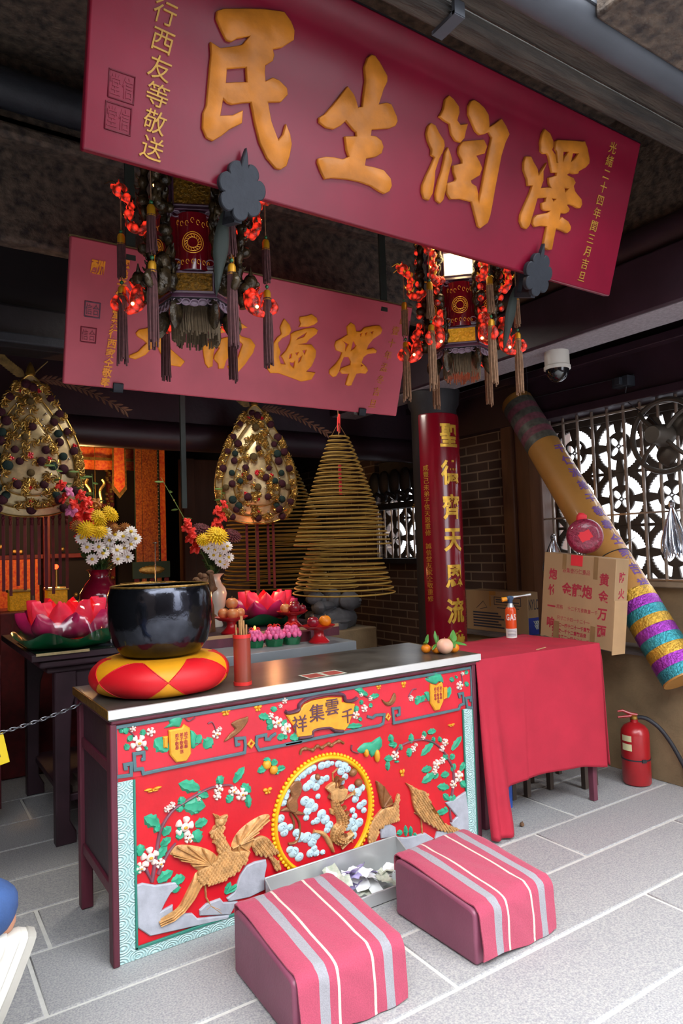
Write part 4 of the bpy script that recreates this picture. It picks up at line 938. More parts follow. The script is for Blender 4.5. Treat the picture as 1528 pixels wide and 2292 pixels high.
rel('dragon_mane', m['relief_brown'], lambda b: [b.leaf(hx+.012*cos(a), hy+.010*sin(a), hx+.05*cos(a), hy+.044*sin(a), .018, .02, FP, 0) for a in [-2.6+.36*k for k in range(9)]]+[b.stroke([(hx, hy+.02, 0), (hx+.02, hy+.045, 0), (hx+.042, hy+.05, 0)], [.007, .006, .002], .03, FP), b.stroke([(hx-.01, hy+.02, 0), (hx-.005, hy+.05, 0), (hx+.01, hy+.066, 0)], [.007, .006, .002], .03, FP)])
rel('dragon_claw', m['relief_gold'], lambda b: [b.leaf(l[-1][0], l[-1][1], l[-1][0]+.02*cos(a), l[-1][1]+.02*sin(a), .007, .014, FP, 0) for l in seg(D_LEG) for a in (-.6, .2, 1.0)])
rel('carved_phoenix', m['relief_brown'], lambda b: (feathered(b, F_BODY, .018), feathered(b, F_WING, .014), [b.stroke(smooth_path([(*p, 0) for p in l], 3), .010, .012, FP) for l in seg(F_TAIL)]))
rel('carved_bat', m['relief_brown'], lambda b: (branch(b, BAT, .012, .012), [b.ball((*p, .006), (.012, .009, .008), 8, 5, FP) for p in seg(BAT)[0][2:9]]))
for x, z, r in rows(PEACH): rel('carved_peach', m['relief_orange'], lambda b: b.ball((x, z, .004), (r*.8, r*.8, .016), 12, 8, FP))
rel('carved_foliage', m['jade'], lambda b: [b.dome(loop2(l, 2), .012, FP) for l in seg(GRAPELEAF)])
for x, z, a, c in rows(GRAPES): rel('carved_gourd', m['relief_orange'], lambda b: b.ball((x, z, .008), (a*.8, c*.78, .014), 12, 8, FP))
rel('carved_scroll', m['relief_brown'], lambda b: [b.ball((x, z, .004), (r*.95, r*.8, .018), 12, 8, FP) for x, z, r in rows(SCROLLB)])
for x, z, r in rows(PEARL): rel('carved_pearl', m['relief_brown'], lambda b: b.ball((x, z, .006), (r*.75, r*.75, .016), 12, 8, FP))
for s_ in BFLY, BFLY2, BFLY3, BFLY4:
    for x, z, a, c in rows(s_):
        a *= 1.5; c *= 1.5
        def bf(b):
            for k in range(4):
                an = (.5, pi-.5, pi+.9, -.9)[k]; q = 1.0 if k < 2 else .75; b.ball((x+a*.27*cos(an)*q, z+c*.27*sin(an)*q, .003), (a*.22*q, c*.17*q, .007), 10, 6, FP)
            b.ball((x, z, .006), (a*.07, c*.2, .008), 8, 5, FP)
        rel('carved_butterfly', m['relief_orange'], bf)
for s_ in DIAM, DIAM2:
    for x, z, r in rows(s_): rel('carved_diamond', m['relief_orange'], lambda b: b.flat([[(x-r*.8, z), (x, z-r*.9), (x+r*.8, z), (x, z+r*.9)], [(x-r*.3, z), (x, z-r*.35), (x+r*.3, z), (x, z+r*.35)]], .012, .003, FP))
# ------------------------------------------------------------------ on the altar table
# satin cushion with lozenges
cu = empty('round_cushion', (.95, 2.888, TZ+.001), 'round red and gold satin cushion under the big black bowl', 'cushion')
mb = MB(); NA, NP = 240, 60
for j in range(NP):
    for i in range(NA): pass
vs = []; 
def cush(a, t):      # t 0..1 from bottom centre round the rim to top centre
    ph_ = -pi/2+pi*t; r = .2+.09*cos(ph_); z = .07+.07*sin(ph_)
    if t < .5: z = max(0, z)
    r *= 1+.012*cos(6*a-.1); return (r*cos(a), r*sin(a), z)
for j in range(NP+1):
    for i in range(NA): vs.append(cush(2*pi*i/NA, j/NP))
fs = []; ms = []
for j in range(NP):
    for i in range(NA):
        i2 = (i+1) % NA; fs.append((j*NA+i, j*NA+i2, (j+1)*NA+i2, (j+1)*NA+i))
        a = ((i+.5)/NA*6-.283) % 1.0; t = (j+.5)/NP
        ms.append(0 if abs(a-.5)*2+abs(t-.5)*1.7 < 1.0 else 1)
fs += [tuple(range(NA))[::-1], tuple(NP*NA+i for i in range(NA))]; ms += [1, 1]
mb.add(vs, fs); mb.m = ms; kid('cover', mb, [m['satin_red'], m['satin_gold']], cu, smooth=60)
mb = MB()
for k in range(6):
    for sg in (-1, 1):
        P = []
        for q in range(13):
            t = .08+.84*q/12; da = (1-abs(t-.5)*1.7)*.5/6*2*pi
            a = (k+.5+.283)/6*2*pi+sg*da; P.append(cush(a, t))
        P = [(p[0]*1.004, p[1]*1.004, p[2]+.001) for p in P]; mb.tube(P, .0022, 5)
kid('seam_piping', mb, m['satin_red'], cu)

bw = empty('singing_bowl', (.955, 2.895, TZ+.137), 'big black bronze bowl gong resting on the round satin cushion', 'bowl')
mb = MB(); mb.lathe([(.0, .0), (.12, .0), (.165, .018), (.196, .06), (.214, .13), (.219, .20), (.216, .262), (.206, .292), (.203, .298), (.196, .298), (.193, .292), (.204, .255), (.206, .2), (.2, .13), (.18, .06), (.12, .022), (0, .018)], 72); kid('shell', mb, m['bowl_black'], bw, smooth=60)
mb = MB(); mb.lathe([(.197, .296), (.2055, .296), (.2065, .301), (.2, .304), (.195, .301), (.197, .296)], 72); kid('rim', mb, m['gilt_dark'], bw)
# bamboo stick cup
cp = empty('fortune_stick_cup', (1.248, 2.715, TZ), 'red brown bamboo cup of short fortune sticks on the altar table', 'cup')
mb = MB(); mb.lathe([(.0, .0), (.037, .0), (.0365, .02), (.0365, .205), (.037, .215), (.034, .215), (.0335, .02), (0, .018)], 32); kid('tube', mb, m['bamboo'], cp)
for z0, z1 in ((.001, .016), (.2, .216)):
    mb = MB(); mb.lathe([(.0365, z0), (.0388, z0), (.0388, z1), (.0365, z1)], 32, caps=False); kid('band', mb, m['bamboo_band'], cp)
for k in range(9):
    a = k*2.4; r0 = .008+.02*((k*37 % 10)/10); L = .235+.02*(k % 4) if k != 3 else .29
    mb = MB(); p = (r0*cos(a), r0*sin(a)); mb.tube([(p[0], p[1], .02), (p[0]*1.15, p[1]*1.15, L)], [.0035, .004], 6); 
    prop(kid('fortune_stick', mb, m['stick_wood'], cp))
# offering fruit at the far end
def orange(loc, r, label, leaves=()):
    rt = empty('mandarin', loc, label, 'mandarin orange', 'mandarins with leaves on the altar table end')
    mb = MB(); mb.ball((0, 0, r*.9), (r, r, r*.9), 20, 14); kid('peel', mb, m['orange_fruit'], rt, smooth=80)
    mb = MB(); mb.cyl((0, 0, r*1.75), (.004, 0, r*2.0), .002); kid('stem', mb, m['stem_green'], rt)
    for (dx, dy, dz, L) in leaves:
        mb = MB(); F = frame((0, 0, r*1.85), (dx, dy, dz), Vector((-dy, dx, .25))); mb.leaf(0, 0, L, 0, L*.45, .006, F, 1); mb.leaf(0, 0, L, 0, L*.45, .004, F @ Matrix.Diagonal((1, 1, -1, 1)), 1); kid('leaf', mb, m['fruit_leaf'], rt)
orange((2.352, 2.815, TZ), .026, 'small mandarin farthest from the peach at the altar table end', [(.4, .1, .8, .055), (-.5, -.4, .2, .05)])
orange((2.382, 2.765, TZ), .027, 'small mandarin just beside the peach with a green leaf over it', [(-.6, -.3, -.3, .06), (.1, .2, .9, .07)])
orange((2.425, 2.80, TZ), .026, 'small mandarin tucked behind the peach on the altar table end', [(.1, .1, .9, .04)])
orange((2.462, 2.722, TZ), .03, 'small mandarin at the corner of the altar table with two broad leaves', [(.8, -.5, -.25, .075), (.5, .5, .75, .08), (-.4, -.6, -.4, .05)])
def peach(loc, r, lab):
    rt = empty('peach', loc, lab, 'peach', None); mb = MB(); s0 = len(mb.v); mb.ball((0, 0, r*.92), (r, r, r*.92), 24, 16)
    mb.mapv(lambda v: Vector((v.x*(1-.07*max(0, cos(atan2(v.y, v.x)+1.6))**12), v.y*(1-.07*max(0, cos(atan2(v.y, v.x)+1.6))**12), v.z-.12*r*max(0, 1-((v.x**2+v.y**2)**.5)/(r*.4))*(v.z > r)))); kid('flesh', mb, m['peach'], rt, smooth=80)
    mb = MB(); mb.cyl((0, 0, r*1.6), (0, 0, r*1.95), .002); kid('stem', mb, m['stick_wood'], rt)
peach((2.405, 2.725, TZ), .044, 'large pale pink peach in front among mandarins on the altar table')
peach((2.445, 2.78, TZ), .036, 'smaller mauve peach behind the large peach on the altar table')
# faded red papers stuck on the counter
mk('faded_red_paper', '9a3c34', .6, var=.25, scale=25)
for x, lb in ((1.53, 'faded red paper square pasted on the altar table top, nearer the bamboo cup'), (1.63, 'faded red paper square pasted on the altar table top, nearer the mandarins')):
    mb = MB(); mb.box((x, 2.63, TZ), (x+.09, 2.72, TZ+.0012)); o = obj('paper_sheet', mb, m['faded_red_paper'], None); prop(o, lb, 'paper', 'red papers pasted on the altar table top')
    mb = MB(); mb.box((x-.004, 2.624, TZ+.0012), (x+.094, 2.632, TZ+.0018)); mb.box((x-.004, 2.718, TZ+.0012), (x+.094, 2.726, TZ+.0018)); mb.box((x-.004, 2.632, TZ+.0012), (x+.004, 2.718, TZ+.0018)); mb.box((x+.086, 2.632, TZ+.0012), (x+.094, 2.718, TZ+.0018)); obj('tape_border', mb, m['note_paper'], o)

# ------------------------------------------------------------------ kneelers with striped rugs
def kneeler(loc, label, rz=0):
    rt = empty('kneeling_stool', loc, label, 'kneeler', 'vinyl kneelers before the altar', rz)
    prof = [(-.22, .0), (-.22, .17), (-.212, .186), (-.19, .193), (.0, .212), (.20, .222), (.225, .215), (.232, .195), (.232, .0)]
    N = len(prof); mb = MB(); w = .193
    vs = [(-w, y, z) for y, z in prof]+[(w, y, z) for y, z in prof]
    mb.add(vs, [tuple(range(N)), tuple(range(2*N-1, N-1, -1))]+[(i+1, i, i+N, i+1+N) for i in range(N-1)]+[(0, N-1, 2*N-1, N)]); kid('padded_body', mb, m['vinyl'], rt, bevel=.012, seg=3)
    return rt
def rug(loc, label, w0, drop, rz=0):
    path = [(-.238, .012+drop), (-.236, .06), (-.233, .12), (-.23, .165), (-.222, .184), (-.205, .195), (-.185, .2005), (-.1, .2085), (.0, .2175), (.1, .2245), (.18, .2285), (.215, .231), (.235, .226), (.243, .205), (.243, .17)]
    P = [(p.x, p.y) for p in smooth_path([(*q, 0) for q in path], 3)]; n = len(P); NX = 34; mb = MB(); vs = []; fs = []
    for sgn in (0, 1):
        for i, (y, z) in enumerate(P):
            for k in range(NX+1):
                u = k/NX; x = (u-.5)*w0
                wv = .003*sin(u*9+i*.31)+.002*sin(u*17+i*.7); hem = (.012*sin(u*5+1) if i < 4 else 0)
                q0 = P[max(i-1, 0)]; q1 = P[min(i+1, n-1)]; t = Vector((q1[0]-q0[0], q1[1]-q0[1])).normalized(); nx, nz = -t.y, t.x
                o = .001+abs(wv)+(.005 if sgn else 0)
                e = max(0, abs(u-.5)*2-.93)/.07*.006 if i > 12 else 0
                vs.append((x+.002*sin(i*.5), y+nx*o, max(.004, z+nz*o+hem*(1-i/4 if i < 4 else 0)-e)))
    A = (NX+1)*n
    for i in range(n-1):
        for k in range(NX):
            a = i*(NX+1)+k; fs.append((a, a+1, a+NX+2, a+NX+1)[::-1]); fs.append(tuple(q+A for q in (a, a+1, a+NX+2, a+NX+1)))
    for i in range(n-1):
        for k in (0, NX):
            a = i*(NX+1)+k; b = a+NX+1; fs.append((a, b, b+A, a+A))
    for k in range(NX):
        for i in (0, n-1): a = i*(NX+1)+k; fs.append((a, a+1, a+1+A, a+A))
    mb.add(vs, fs); o = obj('striped_rug', mb, m['rug'], None, smooth=60); o.location = loc; o.rotation_euler = (0, 0, rz)
    return prop(o, label, 'rug', 'striped rugs over the kneelers')
kneeler((1.205, 2.105, 0), 'maroon vinyl kneeler nearest the viewer, under a striped rug', radians(-1))
kneeler((1.912, 2.078, 0), 'maroon vinyl kneeler beside the money tray, under a striped rug', radians(1.5))
rug((1.222, 2.105, 0), 'rose striped rug draped over the kneeler nearest the viewer', .40, 0, radians(-1))
rug((1.928, 2.078, 0), 'rose striped rug draped over the kneeler beside the red tablecloth', .395, 0, radians(1.5))

# ------------------------------------------------------------------ money tray
tr = empty('money_tray', (1.6, 2.5, 0), 'shallow stainless steel tray of banknotes against the altar panel', 'tray')
mb = MB(); t_ = .003
x0, x1, yb, yf, hb, hf = 1.27, 1.945, 2.596, 2.40, .155, .055
def plate(b, q, th):
    q = [Vector(p) for p in q]; nn = (q[1]-q[0]).cross(q[2]-q[0]).normalized()*th
    v = q+[p+nn for p in q]; b.add(v, [(3, 2, 1, 0), (4, 5, 6, 7), (0, 1, 5, 4), (1, 2, 6, 5), (2, 3, 7, 6), (3, 0, 4, 7)])
plate(mb, [(x0, yb, .003), (x1, yb, .003), (x1, yb, hb), (x0, yb, hb)], t_); obj('back_plate', mb, m['steel'], tr)
mb = MB(); plate(mb, [(x0, yf, .003), (x1, yf, .003), (x1, yf-.008, hf), (x0, yf-.008, hf)], t_); obj('front_plate', mb, m['steel'], tr)
for x in (x0, x1):
    mb = MB(); plate(mb, [(x, yf, .003), (x, yb, .003), (x, yb, hb), (x, yf, hf)], t_); obj('side_plate', mb, m['steel'], tr)
mb = MB(); mb.box((x0, yf, .0), (x1, yb, .004)); obj('base_plate', mb, m['steel'], tr)
mb = MB(); mb.tube([(x0, yb, hb), (x1, yb, hb)], .004, 8); mb.tube([(x0, yf-.008, hf), (x1, yf-.008, hf)], .004, 8); mb.tube([(x0, yb, hb), (x0, yf, hf)], .003, 8); mb.tube([(x1, yb, hb), (x1, yf, hf)], .003, 8); obj('rolled_edge', mb, m['steel'], tr)
rn = random.Random(11); mats_n = ['note_paper', 'note_white', 'note_white', 'note_violet', 'note_paper']
for k in range(30):
    mb = MB(); L, w = rn.uniform(.08, .13), rn.uniform(.05, .065); NX, NY = 8, 4; c1, c2, tw = rn.uniform(-25, 25), rn.uniform(-9, 9), rn.uniform(-3, 3); vs = []; fs = []
    cx, cy = rn.uniform(1.47, 1.86), rn.uniform(2.46, 2.53); cz = .02+k*.0026+(.02 if k > 22 else 0); R = Matrix.Translation((cx, cy, cz)) @ Euler((rn.uniform(-.5, .5), rn.uniform(-.6, .6), rn.uniform(0, 6.3))).to_matrix().to_4x4()
    for sd in (0, 1):
        for i in range(NX+1):
            for j in range(NY+1):
                x = (i/NX-.5)*L; y = (j/NY-.5)*w; z = c1*x*x*.12+c2*y*y+tw*x*y+.004*sin(i*1.7+k)+.003*cos(j*2.1+k)+sd*.0006; vs.append((x, y, z))
    A = (NX+1)*(NY+1)
    for i in range(NX):
        for j in range(NY):
            a = i*(NY+1)+j; fs.append((a, a+1, a+NY+2, a+NY+1)); fs.append(tuple(q+A for q in (a, a+NY+1, a+NY+2, a+1)))
    mb.add(vs, fs, R); mb.v = [(min(max(v[0], 1.29), 1.93), min(max(v[1], 2.415), 2.575), max(v[2], .006)) for v in mb.v]
    prop(obj('banknote', mb, m[mats_n[k % 5]], None, smooth=60), 'crumpled banknote in the steel money tray', 'banknote', 'banknotes in the money tray')

# ------------------------------------------------------------------ red covered side table
st = empty('side_table', (2.95, 2.85, 0), 'table draped in red cloth beside the carved altar', 'table')
mb = MB(); mb.box((2.56, 2.63, .85), (3.40, 3.10, .883)); obj('table_top', mb, m['tableframe'], st)
for x, y in ((2.58, 2.66), (3.35, 2.57), (2.57, 3.05), (3.35, 3.05)):
    mb = MB(); mb.box((x, y, 0), (x+.035, y+.035, .85)); obj('leg', mb, m['tableframe'], st, bevel=.003)
mb = MB(); mb.box((2.6, 2.67, .3), (3.35, 2.69, .33)); obj('rail', mb, m['tableframe'], st)
# cloth: top + front + both ends, hem lowest in front of the altar side
mb = MB(); NX, NZ = 90, 44; X0, X1, YF_, YB = 2.508, 3.425, 2.54, 3.12
def hem(u): 
    z = .205+.03*sin(u*3.0)-.025*max(0, (u-.8))*4
    if u < .155: z = .012+.19*max(0, (u-.11)/.045)
    return max(.006, z)
vs = []; fs = []
def fold(u, t): return .012*t*sin(u*21+.8)*(1 if u < .35 else .35)+.02*t*sin(u*75)*max(0, 1-u/.22)+.012*t*sin(u*7+2)+.05*t*max(0, 1-abs(u-.09)/.09)
for j in range(NZ+1):
    t = j/NZ
    for i in range(NX+1):
        u = i/NX; x = X0+(X1-X0)*u; z = .893-(.893-hem(u))*t
        y = YF_-.006*min(1, t*9)-fold(u, t)-.05*t*t*max(0, 1-u/.3)+.072*(1-u)
        x += -.012*t**1.5*max(0, 1-u/.16)+.03*t*t*max(0, 1-abs(u-.12)/.06)
        vs.append((x, y, z))
A = len(vs); NB = 10
for j in range(1, NB+1):
    t = j/NB
    for i in range(NX+1):
        u = i/NX; xa = X0+(2.548-X0)*min(1, t/.1); y0_ = YF_+.072*(1-u); vs.append((xa+(X1-xa)*u, y0_+(YB-y0_)*t, .893+.0015*sin(u*30+t*8)))
def idx(i, j): return j*(NX+1)+i
for j in range(NZ):
    for i in range(NX): fs.append((idx(i, j), idx(i, j+1), idx(i+1, j+1), idx(i+1, j)))
for i in range(NX):
    fs.append((i, i+1, A+i+1, A+i))
    for j in range(NB-1): a = A+j*(NX+1)+i; fs.append((a, a+1, a+NX+2, a+NX+1))
mb.add(vs, fs)
def side(xs, sgn):
    v = []; f = []
    for j in range(31):
        t = j/30
        for i in range(41):
            u = i/40; b = hem(1 if sgn > 0 else 0) if sgn > 0 else .03
            v.append((xs+sgn*(.003+.02*t*sin(u*14+1)*.6+.012*min(1, t*8)+(.02*t)), YF_+(YB-YF_)*u, .893-(.893-(b+.05*u))*t))
    for j in range(30):
        for i in range(40):
            a = j*41+i; q = (a, a+1, a+42, a+41); f.append(q if sgn > 0 else q[::-1])
    mb.add(v, f)
side(X1, 1)
tc_ = obj('tablecloth', mb, m['cloth_red'], None, smooth=70); sf = tc_.modifiers.new('thickness', 'SOLIDIFY'); sf.thickness = .003; sf.offset = 1
prop(tc_, 'red cotton cloth draped over the side table, trailing to the floor by the altar', 'tablecloth')
# things under it
mb = MB(); mb.lathe([(0, 0), (.04, 0), (.042, .12), (.042, .2), (0, .2)], 20, T(2.905, 2.83, 0)); prop(obj('blue_canister', mb, m['blue_plastic']), 'blue plastic canister on the floor under the red tablecloth', 'canister')
for k, (x, y, lb) in enumerate(((2.80, 2.86, 'grey wooden stool leg bundle under the red cloth beside the blue canister'), (3.10, 2.84, 'grey wooden crate standing under the far end of the red cloth'))):
    rt = empty('wooden_stool', (x, y, 0), lb.replace('leg bundle ', '').replace('crate standing', 'stool standing'), 'stool', 'grey stools under the red cloth')
    for dx, dy in ((0, 0), (.2, 0), (0, .15), (.2, .15)):
        b = MB(); b.box((dx, dy, 0), (dx+.03, dy+.03, .42)); kid('leg', b, m['box_side'], rt)
    b = MB(); b.box((-.01, -.01, .42), (.24, .19, .445)); kid('seat', b, m['box_side'], rt)
# blow torch
to = empty('gas_torch', (3.26, 3.06, .895), 'orange and white gas can with a blow torch nozzle on the red cloth', 'torch')
mb = MB(); mb.lathe([(0, 0), (.034, 0), (.034, .058), (0, .058)], 32); kid('can_base_label', mb, m['gas_white'], to)
mb = MB(); mb.lathe([(.0343, .058), (.0343, .170), (.033, .176), (.025, .19), (0, .19)], 32); kid('can_body', mb, m['gas_orange'], to)
mb = MB(); mb.lathe([(.026, .176), (.026, .186), (.018, .205), (.016, .215), (0, .215)], 24); kid('can_shoulder', mb, m['steel'], to)
mb = MB(); s0 = 0
b0 = MB(); w_ = word(b0, 'GAS', .052, Matrix.Identity(4), .0008, True, .62)
refine(b0, .006); b0.mapv(lambda v: (.0345*cos(radians(-131)+(v.x-w_/2)/.0345)*(1+v.z*20), .0345*sin(radians(-131)+(v.x-w_/2)/.0345)*(1+v.z*20), .112+v.y)); kid('can_lettering', b0, m['gas_white'], to)
mb = MB()
for k in range(5): mb.lathe([(.0342, .012+.009*k), (.0345, .012+.009*k), (.0345, .0145+.009*k), (.0342, .0145+.009*k)], 20, None, radians(-180), radians(-80))
kid('small_print', mb, m['ink_navy'], to)
mb = MB(); mb.lathe([(.0, .212), (.014, .212), (.016, .235), (.02, .25), (.012, .262), (0, .262)], 20); mb.box((-.022, -.012, .238), (.02, .012, .258), Rz(radians(-33))); kid('torch_head', mb, m['torch_blue'], to, bevel=.002)
d_ = Vector((cos(radians(-33)), sin(radians(-33)), .12)); o_ = Vector((0, 0, .25))
mb = MB(); mb.tube([o_, o_+d_*.03, o_+d_*.05, o_+d_*.13], [.008, .008, .0055, .0055], 12); mb.tube([o_+d_*.1, o_+d_*.132], [.008, .008], 12); kid('nozzle', mb, m['steel'], to)
mb = MB(); mb.tube([o_-d_*.02+Vector((0, 0, -.004)), o_-d_*.052+Vector((0, 0, -.006))], [.013, .015], 14); kid('control_knob', mb, m['torch_yellow'], to)
# yellowed paper strip on the cloth
mb = MB(); mb.box((-.05, -.006, 0), (.05, .006, .002), T(3.02, 2.62, .897) @ Rz(.25)); prop(obj('paper_strip', mb, m['card_edge']), 'small yellow paper strip lying on the red tablecloth', 'paper')

# ------------------------------------------------------------------ cartons
def textlines(mb, M, rowsx):
    for (s_, x, y, size, bold) in rowsx:
        for i, ch in enumerate(s_): glyph(mb, ch, size, M @ T(x+i*size*1.02, y, 0), .0006, bold)
FY = 3.585
nb = empty('nylon_carton', (4.1, 3.85, .785), 'brown carton marked NYLON on the ledge behind the red column', 'carton')
mb = MB(); mb.box((4.005, FY, .785), (4.19, 4.25, 1.108)); obj('box_body', mb, m['card'], nb, bevel=.004)
mb = MB(); mb.box((4.008, FY-.0012, .786), (4.187, FY, .915)); obj('blue_panel', mb, m['nylon_blue'], nb)
FS = frame((4.018, FY-.0005, .785), (1, 0, 0), (0, 0, 1)); mb = MB(); word(mb, 'NYLON', .115, FS @ T(0, .19, 0), .001, False, .36); obj('lettering', mb, m['ink_navy'], nb)
mb = MB()
for k in range(3):
    mb.stroke([(.045+.02*k, .105), (.065+.02*k, .08), (.085+.02*k, .105)], .008, .001, FS @ T(0, 0, .0012)); mb.stroke([(.055+.015*k, .075), (.075+.01*k, .04)], .008, .001, FS @ T(0, 0, .0012))
    mb.stroke([(.10-.015*k, .075), (.075+.01*k, .055)], .008, .001, FS @ T(0, 0, .0012))
obj('emblem', mb, m['note_paper'], nb)
FL = frame((4.0045, 4.25, .785), (0, -1, 0), (0, 0, 1)); mb = MB()
for x0_, y0_, x1_, y1_ in ((.32, .215, .60, .22), (.32, .275, .60, .28), (.32, .215, .325, .28), (.595, .215, .60, .28), (.34, .235, .58, .243), (.34, .252, .5, .262), (.35, .19, .58, .196)): mb.box((x0_, y0_, 0), (x1_, y1_, .001), FL)
for k in range(6):
    mb.box((.08, .03+.022*k, 0), (.42-.03*(k % 3), .042+.022*k, .001), FL)
mb.stroke([(.12, .18), (.2, .24), (.24, .19), (.16, .175)], .004, .001, FL); obj('printed_marks', mb, m['ink_navy'], nb)
mb = MB(); mb.box((.27, .2, 0), (.285, .285, .001), FL); mb.box((.27, .29, 0), (.34, .322, .001), FL); obj('tape_strip', mb, m['paper_tan'], nb)
# tall firecracker carton leaning on the window ledge
tb = empty('firecracker_carton', (3.6, 2.8, .82), 'tall tan carton with red Chinese printing standing tilted behind the red table', 'carton')
rs = empty('carton_stand', (3.47, 2.72, 0), 'plain dark wooden stand under the tall carton, behind the red table', 'stand')
for dx in (0, .09):
    for dy in (0, .27):
        b = MB(); b.box((dx, dy, 0), (dx+.03, dy+.03, .81)); kid('leg', b, m['box_side'], rs)
b = MB(); b.add([(-.0, -.0, .81), (.16, 0, .81), (.16, .31, .81), (0, .31, .81), (0, 0, .838), (.16, 0, .838), (.16, .31, .884), (0, .31, .884)], [(3, 2, 1, 0), (4, 5, 6, 7), (0, 1, 5, 4), (1, 2, 6, 5), (2, 3, 7, 6), (3, 0, 4, 7)]); kid('top_board', b, m['box_side'], rs)
FT = Matrix.Translation((3.55, 2.55, .828)) @ Rz(radians(2)) @ Rx(radians(5.5)) @ Ry(radians(2)) ; 
mb = MB(); mb.box((0, 0, 0), (.13, .52, .55), FT); obj('box_body', mb, m['card'], tb, bevel=.004)
FA = FT @ frame((0, .52, 0), (0, -1, 0), (0, 0, 1)) @ Matrix.Diagonal((.84, .985, 1, 1)); FB = FT @ frame((0, 0, 0), (1, 0, 0), (0, 0, 1)); mb = MB()
for i, ch in enumerate('黄金万兩'): rel('printed_character', m['ink_red'], lambda b: glyph(b, ch, .078, FA @ T(.53, .425-.105*i, 0), .0008, True), parent=tb)
for i, ch in enumerate('炮竹一响'): rel('printed_character', m['ink_red'], lambda b: glyph(b, ch, .074, FA @ T(.09, .42-.105*i, 0), .0008, True), parent=tb)
for i, ch in enumerate('金龍炮'): rel('printed_character', m['ink_red'], lambda b: glyph(b, ch, .085, FA @ T(.22+.088*i, .335, 0), .0008, True), parent=tb)
textlines(mb, FA, [('浴集壹行仁重品', .19, .455, .034, False), ('規格', .15, .215, .03, False), ('十二千万重數量一千', .25, .215, .028, False), ('尺寸二十四一十二十一', .16, .145, .028, False), ('監製二一四十二十一千重數', .12, .1, .027, True), ('友吉廠一千十二重數品信', .12, .062, .027, True), ('禁品合格二一四十二十一千', .12, .025, .027, True)])
for i, ch in enumerate('防火防潮'): rel('printed_character', m['ink_red'], lambda b: glyph(b, ch, .064, FB @ T(.066, .44-.098*i, 0), .0008, True), parent=tb)
obj('small_print', mb, m['ink_red'], tb)
for a_, c_ in (((.17, .46), (.205, .558)), ((.44, .42), (.475, .558)), ((.12, 0), (.17, .12)), ((.44, 0), (.48, .13))): rel('tape_strip', m['tape'], lambda b: b.box((*a_, 0), (*c_, .0012), FA), parent=tb)
mb = MB(); mb.box((.245, .49, 0), (.345, .558, .0018), FA); obj('red_label', mb, m['label_red'], tb)
mb = MB(); mb.box((.0, -.004, -.02), (.132, 0, .3), FT); mb.box((.0, -.002, .3), (.125, .0, .302), FT); obj('side_flap', mb, m['card_edge'], tb)
# red cellophane firecracker roll on the carton
FR_ = Matrix.Translation((3.62, 2.75, 1.518)) @ Rz(radians(37))
fr = empty('firecracker_roll', (3.62, 2.75, 1.40), 'round roll of firecrackers in shiny crimson wrapping on the tall carton', 'firecracker roll')
mb = MB(); mb.lathe([(0, -.055), (.075, -.05), (.112, -.04), (.12, 0), (.112, .04), (.08, .055), (0, .055)], 36, (FR_ @ Matrix.Scale(.93, 4)) @ Ry(-pi/2)); obj('wrapped_roll', mb, m['firecracker'], fr, smooth=70)
mb = MB(); mb.box((-.045, -.028, .0555), (.035, .03, .058), (FR_ @ Matrix.Scale(.93, 4)) @ Ry(-pi/2) @ Rz(.5+pi/2)); mb.box((-.03, -.03, .054), (.03, .03, .0565), (FR_ @ Matrix.Scale(.93, 4)) @ Ry(-pi/2) @ Rz(.1)); obj('red_label', mb, m['label_red'], fr)
mb = MB(); mb.dome(loop2([(-.04, 0), (0, .05), (.05, .03), (.03, -.02)], 2), .02, (FR_ @ Matrix.Scale(.93, 4)) @ Ry(-pi/2) @ T(.11, 0, 0)); obj('gathered_top', mb, m['label_red'], fr)
# tinsel bundles
def tinsel(loc, L, r, label):
    rn = random.Random(int(loc[1]*100)); mb = MB()
    for k in range(60):
        a = rn.uniform(0, 2*pi); q = rn.uniform(.3, 1)*r; P = [(0, 0, L), (q*.5*cos(a), q*.5*sin(a), L*.7), (q*cos(a+.2), q*sin(a+.2), L*.3), (q*cos(a+.5)*1.05, q*sin(a+.5)*1.05, rn.uniform(0, .05))]
        mb.tube(smooth_path(P, 3), rn.uniform(.002, .006), 4)
    mb.ball((0, 0, L), (.02, .02, .03), 8, 6); o = obj('tinsel_bundle', mb, m['tinsel'], None); o.location = loc
    return prop(o, label, 'tinsel', 'silver tinsel bundles by the window')
tinsel((4.06, 3.36, 1.218), .30, .085, 'bundle of silver plastic tinsel standing behind the crimson roll')
tinsel((4.09, 2.45, 1.36), .34, .075, 'bundle of silver plastic tinsel hanging from the window bars')
# small bags on the ledge
for nm, lc, c_, lb in (('plastic_bag', (4.0, 2.63, .785), 'note_white', 'small white plastic bag on the ledge beside the tall carton'), ('plastic_bag', (4.07, 2.53, .785), 'pink_bag', 'small pink plastic bag on the ledge behind the white one')):
    mb = MB(); mb.ball((0, 0, .05), (.045, .05, .05), 14, 10); mb.tube([(0, 0, .09), (.01, .01, .12), (.02, .0, .13)], [.02, .012, .02], 8)
    q = random.Random(3); mb.v = [(v[0]*(1+.12*sin(v[2]*90+v[1]*60)), v[1]*(1+.1*sin(v[2]*70)), max(0, v[2])) for v in mb.v]; o = obj(nm, mb, m[c_], None); o.location = lc; prop(o, lb, 'bag')
